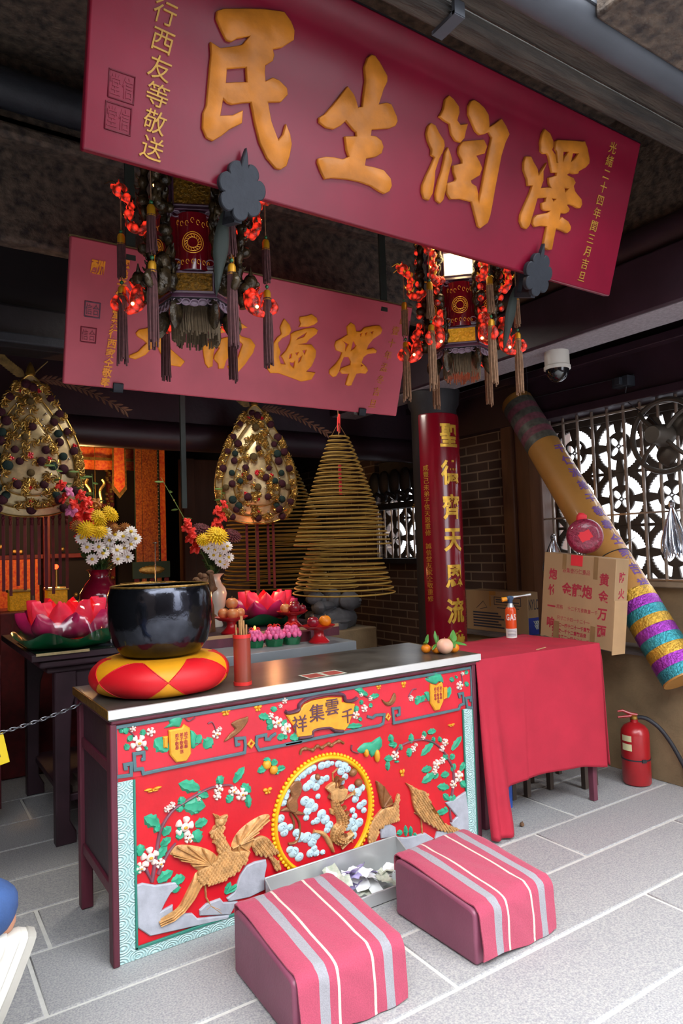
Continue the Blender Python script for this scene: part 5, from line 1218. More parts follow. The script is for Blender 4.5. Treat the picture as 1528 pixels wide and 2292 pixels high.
# ------------------------------------------------------------------ giant incense tube leaning across the window
pt = empty('paper_tube', (3.74, 2.3, .79), 'huge tan paper tube banded with foil leaning across the lattice window', 'paper tube')
A_, B_ = Vector((3.815, 2.315, .745)), Vector((4.02, 3.62, 2.58)); ax = (B_-A_); A_ = A_-ax.normalized()*.09; ax = (B_-A_); Lt = ax.length; ax.normalize(); RT = .122
sx_ = ax.cross(Vector((1, 0, 0))).normalized(); FTu = frame(A_, sx_, ax.cross(sx_))
def ring_(t0, t1, mt, nm, dr=.0, wr=0):
    b = MB(); n_ = 6 if wr else 1; b.lathe([(RT+dr+(wr*(i % 2)), t0+(t1-t0)*i/n_) for i in range(n_+1)], 44, FTu, caps=False); return obj(nm, b, mt, pt, smooth=60)
b = MB(); b.lathe([(0, 0), (RT, 0), (RT, Lt-.02), (RT-.01, Lt), (0, Lt)], 44, FTu); obj('tube_body', b, m['paper_tan'], pt)
for k in range(9):
    ring_(.01+.063*k, .01+.063*(k+1), m[('foil_teal', 'foil_purple', 'foil_gold')[k % 3] if k % 3 != 1 else 'foil_purple'], 'foil_band', .0015+.001*(k % 2), .002)
for k in range(7):
    ring_(Lt-.06-.062*(k+1), Lt-.06-.062*k, m[('foil_dim', 'print_red')[k % 2]], 'printed_band', .001)
_c = FTu.inverted() @ Vector((0, 0, 1.5)); TA = atan2(_c.y, _c.x)
_s = [(FTu @ Vector((RT*cos(TA+d), RT*sin(TA+d), 1))).dot(_r2) for d in (-.5, .5)]; TA += .85 if _s[1] > _s[0] else -.85
b = MB(); Fq = FTu
for i, ch in enumerate('千邑'.replace('邑', '仁')+'海'.replace('海', '流')+'弟子敬奉合家平安'.replace('平安', '吉祥').replace('合', '仝')):
    g = MB(); glyph(g, ch, .085, Rz(-pi/2) if False else Matrix.Identity(4), .001, True)
    zc = Lt-.62-.115*i; a0 = TA; refine(g, .02)
    g.mapv(lambda v: FTu @ Vector(((RT+.0006+v.z)*cos(a0+v.x/RT), (RT+.0006+v.z)*sin(a0+v.x/RT), zc+v.y))); off = len(b.v); b.v += g.v; b.f += [tuple(q+off for q in f) for f in g.f]; b.m += g.m
obj('printed_characters', b, m['print_purple'], pt)
b = MB(); b.tube([FTu @ Vector(((RT+.004)*cos(2*pi*i/30), (RT+.004)*sin(2*pi*i/30), Lt*.36)) for i in range(30)], .003, 5, closed=True); b.tube([FTu @ Vector((0, RT, Lt*.36)), (4.14, 2.75, 1.5)], .0025, 5); b.tube([B_-ax*.25, (B_-ax*.25)+Vector((-.02, 0, 1.0))], .002, 5); obj('hanging_wire', b, m['iron'], pt)
# ------------------------------------------------------------------ fire extinguisher
ex = empty('fire_extinguisher', (3.805, 2.60, 0), 'red fire extinguisher standing against the stone dado', 'fire extinguisher')
mb = MB(); mb.lathe([(0, .004), (.078, .004), (.083, .012), (.083, .30), (.078, .325), (.06, .348), (.035, .362), (.022, .368), (.022, .385), (0, .385)], 40); kid('cylinder', mb, m['fire_red'], ex)
mb = MB(); mb.lathe([(.018, .385), (.024, .388), (.024, .405), (.014, .41), (0, .41)], 20); kid('valve', mb, m['brass'], ex)
FX = Rz(radians(-33)); FH = Rz(radians(-62))
mb = MB(); mb.tube([(.02, 0, .41), (-.02, 0, .418), (-.07, 0, .44), (-.10, 0, .435)], [.009, .01, .008, .005], 8); mb.tube([(.02, 0, .405), (-.03, 0, .405), (-.10, 0, .40)], [.009, .008, .006], 8); mb.v = [tuple(FX @ Vector(v)) for v in mb.v]; kid('squeeze_handle', mb, m['fire_red'], ex)
mb = MB(); mb.tube(smooth_path([FH @ Vector(p) for p in ((.02, 0, .398), (.07, 0, .395), (.14, 0, .345), (.20, 0, .26), (.255, 0, .15), (.275, 0, .1))], 6), .0125, 10); kid('hose', mb, m['rubber'], ex)
mb = MB(); mb.tube([FH @ Vector(p) for p in ((.275, 0, .1), (.28, 0, .085))], .014, 10); kid('hose_ferrule', mb, m['steel'], ex)
mb = MB(); mb.tube([FH @ Vector(p) for p in ((.28, 0, .085), (.30, 0, .02))], [.013, .017], 10); kid('hose_nozzle', mb, m['torch_yellow'], ex)
mb = MB(); mb.lathe([(.0835, .15), (.0855, .15), (.0855, .158), (.0835, .158)], 40, caps=False); mb.box((.0, -.092, .145), (.025, -.08, .163), FX); kid('hose_strap', mb, m['rubber'], ex)
for z0, z1 in ((.265, .30), (.21, .25)):
    mb = MB(); mb.lathe([(.0836, z0), (.0842, z0), (.0842, z1), (.0836, z1)], 12, None, radians(-205), radians(-160)); kid('sticker', mb, m['sticker'], ex)
# dome camera under the tie beam
dc = empty('dome_camera', (3.33, 2.665, 2.63), 'white dome security camera under the dusty beam', 'camera')
mb = MB(); mb.lathe([(0, 0), (.07, 0), (.072, -.01), (.072, -.085), (.078, -.09), (.078, -.108), (.07, -.11), (0, -.11)][::-1], 36); kid('housing', mb, m['plastic_white'], dc)
mb = MB(); mb.lathe([(.0, -.185), (.025, -.181), (.048, -.166), (.064, -.14), (.069, -.11)], 36); kid('dome', mb, m['dome_black'], dc, smooth=80)
# wall fan on the lattice
wf = empty('wall_fan', (4.08, 2.47, 2.14), 'old dark exhaust fan fixed on the lattice window', 'fan')
FF = frame((4.08, 2.47, 2.14), (0, -1, 0), (0, 0, 1))
mb = MB(); mb.tube([FF @ Vector((.23*cos(2*pi*i/40), .23*sin(2*pi*i/40), -.02)) for i in range(40)], .018, 8, closed=True); obj('ring_frame', mb, m['fan_metal'], wf)
mb = MB(); mb.lathe([(0, .13), (.05, .13), (.058, .12), (.06, .04), (.072, .02), (.072, -.02), (0, -.03)][::-1], 28, FF); obj('motor', mb, m['fan_metal'], wf)
for k in range(4):
    a = pi/4+k*pi/2; mb = MB(); mb.tube([FF @ Vector((.06*cos(a), .06*sin(a), .03)), FF @ Vector((.15*cos(a), .15*sin(a), .03)), FF @ Vector((.235*cos(a), .235*sin(a), -.01))], .014, 8); obj('support_arm', mb, m['fan_metal'], wf)
for k in range(3):
    a = k*2*pi/3+.3; mb = MB(); mb.leaf(.05*cos(a), .05*sin(a), .2*cos(a+.2), .2*sin(a+.2), .15, .02, FF @ T(0, 0, -.04), 0); mb.leaf(.05*cos(a), .05*sin(a), .2*cos(a+.2), .2*sin(a+.2), .15, .012, FF @ T(0, 0, -.04) @ Matrix.Diagonal((1, 1, 1, 1)), 0); obj('blade', mb, m['fan_metal'], wf)
# junction box and wires on the lintel
jb = MB(); jb.box((4.02, 2.66, 2.5), (4.1, 2.78, 2.57)); jb.box((3.99, 2.7, 2.51), (4.03, 2.74, 2.56)); o = obj('junction_box', jb, m['iron'], bevel=.004); prop(o, 'small dark junction box on the beam above the lattice window', 'junction box')
b = MB(); b.tube(smooth_path([(4.06, 2.7, 2.5), (4.08, 2.72, 2.42), (4.1, 2.66, 2.35), (4.1, 2.6, 2.3), (4.09, 2.5, 2.2)], 6), .004, 6); b.tube(smooth_path([(4.09, 2.66, 2.575), (4.09, 3.1, 2.585), (4.09, 3.9, 2.6)], 4), .004, 6); obj('wire', b, m['rubber'], o)
# nut on the floor
mb = MB(); mb.ball((0, 0, .011), (.012, .013, .011), 10, 8); mb.ball((.004, 0, .022), (.004, .004, .004), 6, 5); o = obj('dry_nut', mb, m['root_wood']); o.location = (2.765, 2.582, 0); prop(o, 'small dry brown nut lying on the paving', 'nut')
# ------------------------------------------------------------------ rear altar, steel offering shelf
ra = empty('wooden_altar', (1.5, 4.3, 0), 'dark wooden altar behind the carved table, carrying vases and lotus lamps', 'table')
mb = MB(); mb.box((.58, 3.78, .965), (2.42, 4.95, 1.0)); obj('table_top', mb, m['altar_dark'], ra, bevel=.004)
mb = MB(); mb.box((.62, 3.80, .925), (2.40, 4.92, .965)); mb.box((.66, 3.84, .89), (2.38, 4.9, .925)); obj('moulding', mb, m['altar_dark'], ra, bevel=.012)
mb = MB(); mb.box((.60, 3.775, 1.0), (1.0, 4.4, 1.006)); obj('glass_sheet', mb, mk('dark_glass', '1c2420', .12), ra)
mb = MB(); mb.box((.60, 3.768, .995), (.86, 3.778, 1.008)); obj('metal_edge', mb, m['cream_gold'], ra)
mb = MB(); mb.box((1.3, 3.768, .985), (2.42, 3.778, 1.004)); obj('tan_edge', mb, m['card_edge'], ra); mb = MB(); mb.box((1.3, 3.762, .93), (2.42, 3.784, .985)); obj('red_edge', mb, m['maroon_wood'], ra)
for x in (.70, 2.28):
    for y in (3.88, 4.8):
        mb = MB(); L = [(0, .89), (.11, .89), (.11, .78), (.085, .7), (.075, .5), (.07, .12), (.1, .06), (.1, 0), (.0, 0), (.0, .1), (.0, .89)]
        mb.flat([[(a, z) for a, z in L[:-1]]], .07, .006, frame((x if x < 1 else x+.1, y+.035, 0), (1 if x < 1 else -1, 0, 0), (0, 0, 1)) if x < 1 else frame((x, y+.035, 0), (1, 0, 0), (0, 0, 1))); obj('leg', mb, m['altar_dark'], ra)
mb = MB(); mb.box((.82, 3.90, .66), (2.28, 3.93, .89)); mb.flat([[(0, .89), (.0, .70), (.06, .68), (.12, .72), (.2, .73), (.25, .89)]], .02, .003, frame((.80, 3.89, 0), (1, 0, 0), (0, 0, 1))); obj('apron', mb, m['altar_dark'], ra)
mb = MB(); mb.box((.75, 3.9, .2), (2.3, 4.85, .235)); obj('low_shelf', mb, m['altar_dark'], ra, bevel=.004)
sh = empty('offering_shelf', (1.8, 3.6, 0), 'steel topped offering shelf between the two altars', 'table')
mb = MB(); mb.box((1.12, 3.42, .868), (2.32, 3.755, .935)); obj('steel_top', mb, m['shelf_steel'], sh, bevel=.003)
for x in (1.15, 2.26):
    for y in (3.44, 3.71):
        mb = MB(); mb.box((x, y, 0), (x+.03, y+.03, .868)); obj('leg', mb, m['iron'], sh)
# hanging dark red skirt cloth at the far side
mb = MB(); vs = []; fs = []
for i in range(41):
    for j in range(2): vs.append((-.3+.8*i/40, 4.35+.03*sin(i*.9), .1+.85*j))
for i in range(40): fs.append((2*i, 2*i+2, 2*i+3, 2*i+1))
mb.add(vs, fs); o = obj('altar_skirt', mb, m['cloth_dark_red'], None, smooth=80); sf = o.modifiers.new('thickness', 'SOLIDIFY'); sf.thickness = .004; prop(o, 'dark red cloth skirt hanging beside the rear altar', 'cloth')
mb = MB(); mb.box((-.35, 4.38, 0), (.48, 4.9, .96)); prop(obj('side_cabinet', mb, m['altar_dark'], bevel=.006), 'dark cabinet behind the red cloth skirt beside the rear altar', 'cabinet')
# bottle under the rear altar
bt = empty('oil_bottle', (.93, 3.98, .235), 'dark glass bottle with a pale label on the low altar shelf', 'bottle')
mb = MB(); mb.lathe([(0, 0), (.032, 0), (.034, .01), (.034, .15), (.028, .185), (.013, .21), (.012, .26), (.014, .262), (.014, .28), (0, .28)], 24); kid('body', mb, m['bottle_dark'], bt)
mb = MB(); mb.lathe([(.0345, .04), (.0347, .04), (.0347, .12), (.0345, .12)], 16, None, radians(-180), radians(-60)); kid('label_paper', mb, m['bottle_label'], bt)
mb = MB(); mb.box((.84, 4.0, .235), (.9, 4.12, .28)); mb.box((.80, 3.93, .235), (.86, 4.06, .265)); prop(obj('carton', mb, m['box_side']), 'dusty small carton on the low altar shelf beside the bottle', 'carton')

# lotus lamps
def lotus(loc, s, label, petal_mat, lit):
    rt = empty('lotus_lamp', loc, label, 'lotus lamp', 'big plastic lotus lamps')
    mb = MB(); N = 64; prof = [(.30, .0), (.36, .02), (.40, .06), (.46, .13)]; vs = []; fs = []
    for r, z in [(0, .01)]+prof+[(.44, .125), (.36, .06), (0, .05)]:
        for i in range(N):
            a = 2*pi*i/N; w = max(0, (r-.3)/.16); rr_ = r*(1+.07*w*sin(6*a)); vs.append((rr_*cos(a), rr_*sin(a), max(0, z+.035*w*cos(6*a)+(0 if z else 0))))
    K = len(vs)//N
    for j in range(K-1):
        for i in range(N): i2 = (i+1) % N; fs.append((j*N+i, j*N+i2, (j+1)*N+i2, (j+1)*N+i))
    mb.add([(x*s, y*s, z*s) for x, y, z in vs], fs); kid('leaf_base', mb, m['lotus_green'], rt, smooth=70)
    def petal_(a, r0, z0, r1, z1, w, nm, mt):
        b = MB(); NU, NV = 8, 8; vs = []; fs = []
        for sd in (0, 1):
            for i in range(NU+1):
                t = i/NU; ww = w*(sin(pi*min(1, .16+.84*t))**.7)*(1 if t < .999 else 0)
                for j in range(NV+1):
                    q = j/NV*2-1; r = r0+(r1-r0)*sin(t*pi/2)**.8-.03*(1-q*q)*-1; z = z0+(z1-z0)*t**1.5; x = r-.05*q*q-sd*.008; y = q*ww
                    vs.append(((x*cos(a)-y*sin(a))*s, (x*sin(a)+y*cos(a))*s, (z+sd*.004)*s))
        A = (NU+1)*(NV+1)
        for i in range(NU):
            for j in range(NV):
                k = i*(NV+1)+j; fs.append((k, k+1, k+NV+2, k+NV+1)[::-1]); fs.append(tuple(A+v for v in (k, k+1, k+NV+2, k+NV+1)))
        b.add(vs, fs); kid(nm, b, mt, rt, smooth=80)
    for k in range(8): petal_(2*pi*k/8, .2, .08, .41, .32, .15, 'petal', petal_mat[0])
    for k in range(8): petal_(2*pi*(k+.5)/8, .14, .09, .32, .42, .13, 'petal', petal_mat[1])
    for k in range(6): petal_(2*pi*k/6+.2, .08, .1, .2, .40, .1, 'petal', petal_mat[1])
    mb = MB(); mb.lathe([(0, .1), (.12, .1), (.14, .2), (.13, .24), (0, .24)], 24, Matrix.Scale(s, 4)); kid('wax_cup', mb, m['wax_red'] if lit else m['lotus_deep'], rt)
    if lit:
        mb = MB(); mb.ball((.12*s, -.14*s, .27*s), (.03*s, .03*s, .05*s), 10, 8); kid('flame', mb, m['flame'], rt)
    return rt
lotus((.80, 4.03, 1.007), .60, 'large pink lotus lamp on green leaves beside the crimson vase', (m['lotus_deep'], m['lotus_pink']), False)
l2 = lotus((2.10, 4.18, 1.0), .52, 'large pink lotus lamp with a lit candle, behind the fruit dishes', (m['lotus_deep'], m['lotus_pink']), True)
lamp('lotus_flame', 'POINT', (2.12, 4.1, 1.27), 2.2, (1, .4, .15), .03)
# clear wrap over the first lotus: shiny film
mb = MB(); vs = []; fs = []; N = 48
for j in range(9):
    t = j/8
    for i in range(N):
        a = 2*pi*i/N; r = .275*cos(t*1.25)**.6*(1+.05*sin(9*a+t*3)); vs.append((r*cos(a), r*sin(a), .05+.2*sin(t*pi/2)+.012*sin(7*a)*(1-t)))
for j in range(8):
    for i in range(N): i2 = (i+1) % N; fs.append((j*N+i, j*N+i2, (j+1)*N+i2, (j+1)*N+i))
mb.add(vs, fs)
mf, nt, bs, lk = nodes('film'); tr_ = nt.nodes.new('ShaderNodeBsdfTransparent'); gl_ = nt.nodes.new('ShaderNodeBsdfGlossy'); mx_ = nt.nodes.new('ShaderNodeMixShader'); gl_.inputs['Roughness'].default_value = .12; mx_.inputs[0].default_value = .1
lk(tr_.outputs[0], mx_.inputs[1]); lk(gl_.outputs[0], mx_.inputs[2]); lk(mx_.outputs[0], nt.nodes['Material Output'].inputs[0])
o = obj('plastic_film', mb, mf, None, smooth=70); o.location = (.80, 4.03, 1.007); prop(o, 'clear plastic film wrapped over the pink lotus lamp behind the bowl', 'film')
# little lotus candles
def lotus_candle(loc, label, first=None, sc=1):
    if first: return copy_tree(first, loc, random.uniform(0, 3), label, sc)
    rt = empty('lotus_candle', loc, label, 'candle', 'small lotus candles on the steel shelf')
    mb = MB(); mb.lathe([(0, 0), (.042, 0), (.046, .012), (.05, .035), (.044, .042), (0, .042)], 24); mb.v = [(v[0]*(1+.06*sin(atan2(v[1], v[0])*6)), v[1]*(1+.06*sin(atan2(v[1], v[0])*6)), v[2]) for v in mb.v]; kid('green_cup', mb, m['lotus_green'], rt)
    mb = MB()
    for ring in range(3):
        for k in range(9):
            a = 2*pi*(k+.5*ring)/9; r = .046-.011*ring; mb.ball((r*cos(a), r*sin(a), .052+.016*ring), (.014, .014, .016), 8, 6)
    kid('pink_petals', mb, m['candle_pink'], rt, smooth=70)
    mb = MB()
    for k in range(5): a = k*1.26; mb.tube(smooth_path([(0, 0, .095), (.02*cos(a), .02*sin(a), .112), (.035*cos(a), .035*sin(a), .1)], 3), .0022, 4)
    kid('wrapper_threads', mb, m['glad_red'], rt)
    return rt
lc = lotus_candle((1.752, 3.63, .935), 'small pink lotus candle half hidden behind the fortune stick cup')
lotus_candle((1.86, 3.60, .935), 'small pink lotus candle in the middle of the three on the steel shelf', lc, 1.12)
lotus_candle((1.975, 3.60, .935), 'small pink lotus candle with a glowing orange top beside the low fruit dish', lc, 1.12)
mb = MB(); mb.ball((0, 0, 0), (.008, .008, .014), 8, 6); o = obj('candle_flame', mb, m['flame']); o.location = (1.752, 3.63, 1.045); o['label'] = 'tiny flame on the candle behind the fortune stick cup'; o['category'] = 'flame'
# red pedestal dishes with fruit
def dish(loc, label, first=None, s=1):
    if first: return copy_tree(first, loc, None, label, s)
    rt = empty('pedestal_dish', loc, label, 'fruit dish', 'red pedestal dishes'); mb = MB()
    mb.lathe([(0, 0), (.062, 0), (.064, .008), (.05, .02), (.032, .04), (.028, .06), (.034, .075), (0, .075)], 32); kid('foot', mb, m['dish_red'], rt)
    mb = MB(); mb.lathe([(0, .07), (.034, .072), (.075, .082), (.098, .098), (.1, .102), (.095, .102), (.07, .09), (0, .084)], 36); kid('plate', mb, m['dish_red'], rt)
    return rt
d1 = dish((1.70, 3.84, 1.0), 'red pedestal dish stacked with pale apples beside the black bowl')
d2 = dish((2.13, 3.86, 1.0), 'red pedestal dish of dark red fruit before the lit lotus lamp', d1); d3 = dish((2.125, 3.53, .935), 'low red pedestal dish of one plum and one orange on the steel shelf', d1)
def fruit(loc, r, mt, nm, label, grp):
    mb = MB(); mb.ball((0, 0, r*.9), (r, r, r*.92), 18, 12); mb.mapv(lambda v: Vector((v.x, v.y, v.z-.18*r*max(0, 1-sqrt(v.x**2+v.y**2)/(r*.45))*(1 if v.z > r else -1))))
    rt = empty(nm, loc, label, nm.replace('_', ' '), grp); kid('skin', mb, mt, rt, smooth=80)
    mb = MB(); mb.cyl((0, 0, r*1.6), (.003, 0, r*2), .002, n=6); kid('stem', mb, m['stick_wood'], rt); return rt
def on(d, dx, dy, dz=.09): return (d.location.x+dx, d.location.y+dy, d.location.z+dz)
fruit(on(d1, -.04, .02), .036, m['apple_a'], 'apple', 'pale apple at the bowl side of the apple dish', 'apples on the dish by the bowl')
fruit(on(d1, -.01, -.045), .036, m['apple_a'], 'apple', 'pale apple at the front of the apple dish', 'apples on the dish by the bowl')
fruit(on(d1, .048, -.01), .035, m['apple_a'], 'apple', 'pale apple at the far edge of the apple dish', 'apples on the dish by the bowl')
fruit(on(d1, .005, .0, .148), .038, m['apple_a'], 'apple', 'pale apple on top of the apple pile', 'apples on the dish by the bowl')
fruit(on(d2, -.05, .0), .034, m['apple_a'], 'apple', 'orange tinted apple on the dark fruit dish', None)
fruit(on(d2, -.01, -.045), .036, m['apple_red'], 'plum', 'dark red plum at the front of the dish before the lit lotus', 'plums on the middle dish')
fruit(on(d2, .03, .02, .1), .036, m['apple_red'], 'plum', 'dark red plum behind the front one on the dish before the lit lotus', 'plums on the middle dish')
fruit(on(d2, .055, -.03), .028, m['apple_red'], 'plum', 'small dark plum at the far edge of the dish before the lit lotus', 'plums on the middle dish')
fruit(on(d3, -.038, 0), .037, m['apple_red'], 'plum', 'dark red plum beside the wrapped orange on the low dish', None)
fruit(on(d3, .04, -.01), .038, m['orange_fruit'], 'orange', 'bright orange on the low red dish of the steel shelf', None)
mb = MB(); mb.lathe([(0, 0), (.05, 0), (.05, .05), (.045, .06), (0, .06)], 24); o = obj('red_pot', mb, m['cloth_dark_red']); o.location = (2.09, 3.66, .935); prop(o, 'dark red pot behind the small lotus candles', 'pot')
# glass jug by the bowl and a grey stone carving by the wall
gj = empty('glass_cup', (1.0, 3.93, 1.007), 'clear upturned glass cup beside the crimson vase', 'cup'); mb = MB(); mb.lathe([(.05, 0), (.048, .02), (.04, .08), (.022, .1), (.03, .13), (.03, .135), (.018, .1), (.035, .08), (.045, .02), (.047, 0), (.05, 0)], 28); kid('bowl', mb, m['clear_glass'], gj, smooth=60)
mb = MB(); mb.lathe([(0, 0), (.075, 0), (.08, .012), (.07, .014), (0, .01)], 28); o = obj('saucer', mb, m['iron']); o.location = (1.0, 3.93, .999); prop(o, 'dark saucer beneath the glass cup beside the crimson vase', 'saucer')
sl = empty('stone_carving', (3.1, 4.9, 0), 'rough grey stone carving on a plinth below the incense coils', 'stone carving'); mb = MB()
qs = random.Random(6)
for k in range(34): mb.ball((qs.uniform(-.22, .22), qs.uniform(-.14, .1), .84+.32*qs.random()*(1-abs(k % 7-3)/6)), (qs.uniform(.04, .1), qs.uniform(.04, .09), qs.uniform(.03, .08)), 9, 6, Rz(qs.uniform(-.2, .2)))
mb.ball((0, 0, .9), (.22, .15, .12), 14, 10)
kid('rock', mb, m['stone_lion'], sl); mb = MB(); mb.box((-.3, -.2, 0), (.3, .2, .82)); kid('plinth', mb, m['dado_stone'], sl, bevel=.01)
# gnarled root ornament and brass censer behind the bowl
rw = MB(); rq = random.Random(4)
for k in range(26): rw.ball((rq.uniform(-.06, .06), rq.uniform(-.04, .04), .05+.0125*k), (rq.uniform(.015, .04), rq.uniform(.015, .035), rq.uniform(.015, .035)), 10, 8)
rw.tube([(0, 0, 0), (.01, 0, .15), (-.02, 0, .33)], [.06, .045, .03], 10); rw.tube([(0, 0, .2), (.05, 0, .28), (.04, 0, .36)], [.03, .025, .015], 8)
o = obj('gnarled_root', rw, m['root_wood']); o.location = (1.62, 4.05, 1.0); prop(o, 'gnarled brown root ornament between the black bowl and white vase', 'root ornament')
cs = empty('brass_censer', (1.38, 4.4, 1.0), 'wide brass incense censer full of ash behind the black bowl', 'censer')
mb = MB(); mb.lathe([(0, .02), (.1, .02), (.14, .06), (.15, .2), (.17, .3), (.18, .31), (.165, .31), (.145, .28), (0, .27)], 40); kid('body', mb, m['gilt_dark'], cs)
for k in range(3): a = k*2.1; mb = MB(); mb.tube([(.1*cos(a), .1*sin(a), .05), (.11*cos(a), .11*sin(a), 0)], [.02, .014], 10); kid('foot', mb, m['gilt_dark'], cs)
mb = MB(); mb.tube([(.05, .02, .26), (.05, .02, .56)], .004, 6); mb.ball((.05, .02, .565), (.018, .018, .006), 8, 6); o = kid('incense_holder', mb, m['silver'], cs)
# ------------------------------------------------------------------ vases
def vase(loc, h, r, mt, label, prof):
    rt = empty('flower_vase', loc, label, 'vase'); mb = MB(); mb.lathe([(a*r, b*h) for a, b in prof], 48); kid('body', mb, mt, rt, smooth=70); return rt
VP = [(0, 0), (.55, 0), (.58, .02), (.5, .08), (.55, .18), (.78, .34), (1, .54), (.96, .66), (.72, .78), (.5, .86), (.46, .92), (.56, .985), (.68, 1.0), (.6, .995), (.42, .92), (.44, .86), (0, .6)]
VR, VW = (1.045, 4.3, 1.0), (1.775, 4.28, 1.0)
vase(VR, .41, .118, m['vase_red'], 'glossy crimson vase of flowers beside the black bowl', VP)
vase(VW, .35, .085, m['vase_white'], 'cream white vase of flowers behind the black bowl', [(0, 0), (.62, 0), (.66, .03), (.58, .1), (.62, .2), (.85, .42), (1, .62), (.9, .72), (.6, .82), (.5, .9), (.6, .97), (.85, 1.0), (.8, .995), (.5, .93), (.5, .84), (0, .6)])
def stemf(mb, p0, p1, r=.003):
    P0 = Vector(p0); P1 = Vector(p1); mid = (P0+P1)/2+Vector((0, 0, .03)); mb.tube(smooth_path([P0, mid, P1], 4), r, 5); return (P1-mid).normalized()
def facing(p, d):
    d = Vector(d).normalized(); x = d.cross(Vector((0, 0, 1)));
    if x.length < .1: x = Vector((1, 0, 0))
    x.normalize(); y = d.cross(x); return frame(p, x, y) if x.cross(y).dot(d) > 0 else frame(p, y, x)
rf = random.Random(21)
def daisy(p, d, root, r, label, grp):
    rt = empty('daisy', p, label, 'flower', grp); F = facing((0, 0, 0), d); mb = MB()
    for k in range(14):
        a = 2*pi*k/14+rf.uniform(-.08, .08); mb.leaf(r*.2*cos(a), r*.2*sin(a), r*cos(a), r*sin(a), r*.36, .003, F @ T(0, 0, rf.uniform(-.004, .003)), 0)
    kid('petals', mb, m['daisy_white'], rt); mb = MB(); mb.ball((0, 0, .003), (r*.26, r*.26, r*.16), 10, 6, F); kid('eye', mb, m['daisy_eye'], rt)
    mb = MB(); mb.tube(smooth_path([(0, 0, 0), tuple(-Vector(d).normalized()*.05), tuple(Vector(root)-Vector(p))], 4), .0022, 5); kid('stem', mb, m['leaf_green'], rt); return rt
def mum(p, d, root, r, mt, label, grp, nm='chrysanthemum'):
    rt = empty(nm, p, label, 'flower', grp); F = facing((0, 0, 0), d); mb = MB()
    for ring in range(5):
        n = 20-3*ring
        for k in range(n):
            a = 2*pi*(k+.5*ring)/n; el = .15+ring*.3; q = r*(1-.1*ring); mb.leaf(r*.12*cos(a), r*.12*sin(a), q*cos(a)*cos(el), q*sin(a)*cos(el), r*.2, .004, F @ T(0, 0, r*.12*ring) , 0)
    mb.ball((0, 0, r*.15), (r*.34, r*.34, r*.28), 12, 8, F); kid('petals', mb, mt, rt)
    mb = MB(); mb.tube(smooth_path([(0, 0, 0), tuple(-Vector(d).normalized()*.05), tuple(Vector(root)-Vector(p))], 4), .003, 5); kid('stem', mb, m['leaf_green'], rt); return rt
def gladiolus(root, tip, mt, n, label, grp, t0=.35, t1=.75, mt2=None):
    rt = empty('gladiolus', root, label, 'flower', grp); V = Vector(tip)-Vector(root); P = smooth_path([(0, 0, 0), tuple(V*.45+Vector((0, 0, .02))), tuple(V)], 8); mb = MB(); mb.tube(P, [.005*(1-.7*i/(len(P)-1)) for i in range(len(P))], 6)
    for k in range(5): t = t1+(1-t1)*(k+.5)/5; q = V*t; a = k*2.5; mb.leaf(0, 0, .06, .012, .014, .004, facing(q, (cos(a), sin(a), .2)) @ Ry(-1.1), 0)
    kid('stem', mb, m['stem_green'], rt)
    for k in range(n):
        t = t0+(t1-t0)*k/max(1, n-1); q = V*t; a = (-.9 if k % 2 else -2.5)+rf.uniform(-.4, .4); F = facing(q+Vector((.02*cos(a), .02*sin(a), 0)), (cos(a), sin(a), .5)); b = MB(); s_ = .055*(1-.35*k/n)
        for j in range(6): an = 2*pi*j/6+k; b.leaf(0, 0, s_*cos(an), s_*sin(an), s_*.75, .012, F @ T(0, 0, .01 if j % 2 else 0), 0)
        b.ball((0, 0, .004), (s_*.3, s_*.3, .01), 8, 6, F); kid('blossom', b, (mt2 if mt2 and k % 3 == 1 else mt), rt)
    return rt
def greens(root, label, n, L, sp=.1):
    mb = MB()
    for k in range(n):
        a = rf.uniform(0, 2*pi); h = rf.uniform(.4, 1)*L; q = sp*rf.uniform(.2, 1); tip = (q*cos(a), q*sin(a), h); mb.tube(smooth_path([(0, 0, -.05), (tip[0]*.4, tip[1]*.4, h*.5), tip], 3), .0025, 5)
        for j in range(5): t = .3+.14*j; an = rf.uniform(0, 6.3); mb.leaf(0, 0, .05, 0, .022, .006, facing((tip[0]*t, tip[1]*t, h*t), (cos(an), sin(an), .4)) @ Ry(-1.0), 1)
    o = obj('foliage', mb, m['leaf_green'], None); o.location = root; o['kind'] = 'stuff'; return prop(o, label, 'leaves')
rR = (VR[0], VR[1], 1.38); rW = (VW[0], VW[1], 1.33)
greens(rR, 'dark green leaves and stems standing in the crimson vase', 26, .30, .12); greens(rW, 'dark green leaves and stems standing in the cream vase', 22, .22, .09)
gA, gB = 'flowers in the crimson vase', 'flowers in the cream vase'
for dx, dz in ((-.08, .16), (-.055, .11), (-.01, .17), (.035, .19), (.085, .175), (.13, .165), (.165, .19), (.0, .11), (.05, .10), (.09, .09), (.135, .10), (.165, .12), (-.03, .045), (.02, .075), (.10, .04), (.15, .05), (.06, .145), (.19, .15)):
    daisy((VR[0]+dx*1.15-.03, VR[1]-.10+rf.uniform(-.03, .02), 1.425+dz*1.1), (-.35+dx, -1, .35), rR, .040, 'white daisy with a yellow eye in the crimson vase', gA+': daisies')
for dx, dz in ((-.015, .155), (.02, .16), (.055, .14), (-.005, .115), (.03, .105), (.075, .11), (.015, .075), (.06, .07), (.05, .035), (.085, .02), (.095, .125), (-.03, .14), (.1, .06)):
    daisy((VW[0]+dx*1.25-.06, VW[1]-.09+rf.uniform(-.02, .02), 1.39+dz*1.1), (-.3+dx, -1, .35), rW, .038, 'white daisy with a yellow eye in the cream vase', gB+': daisies')
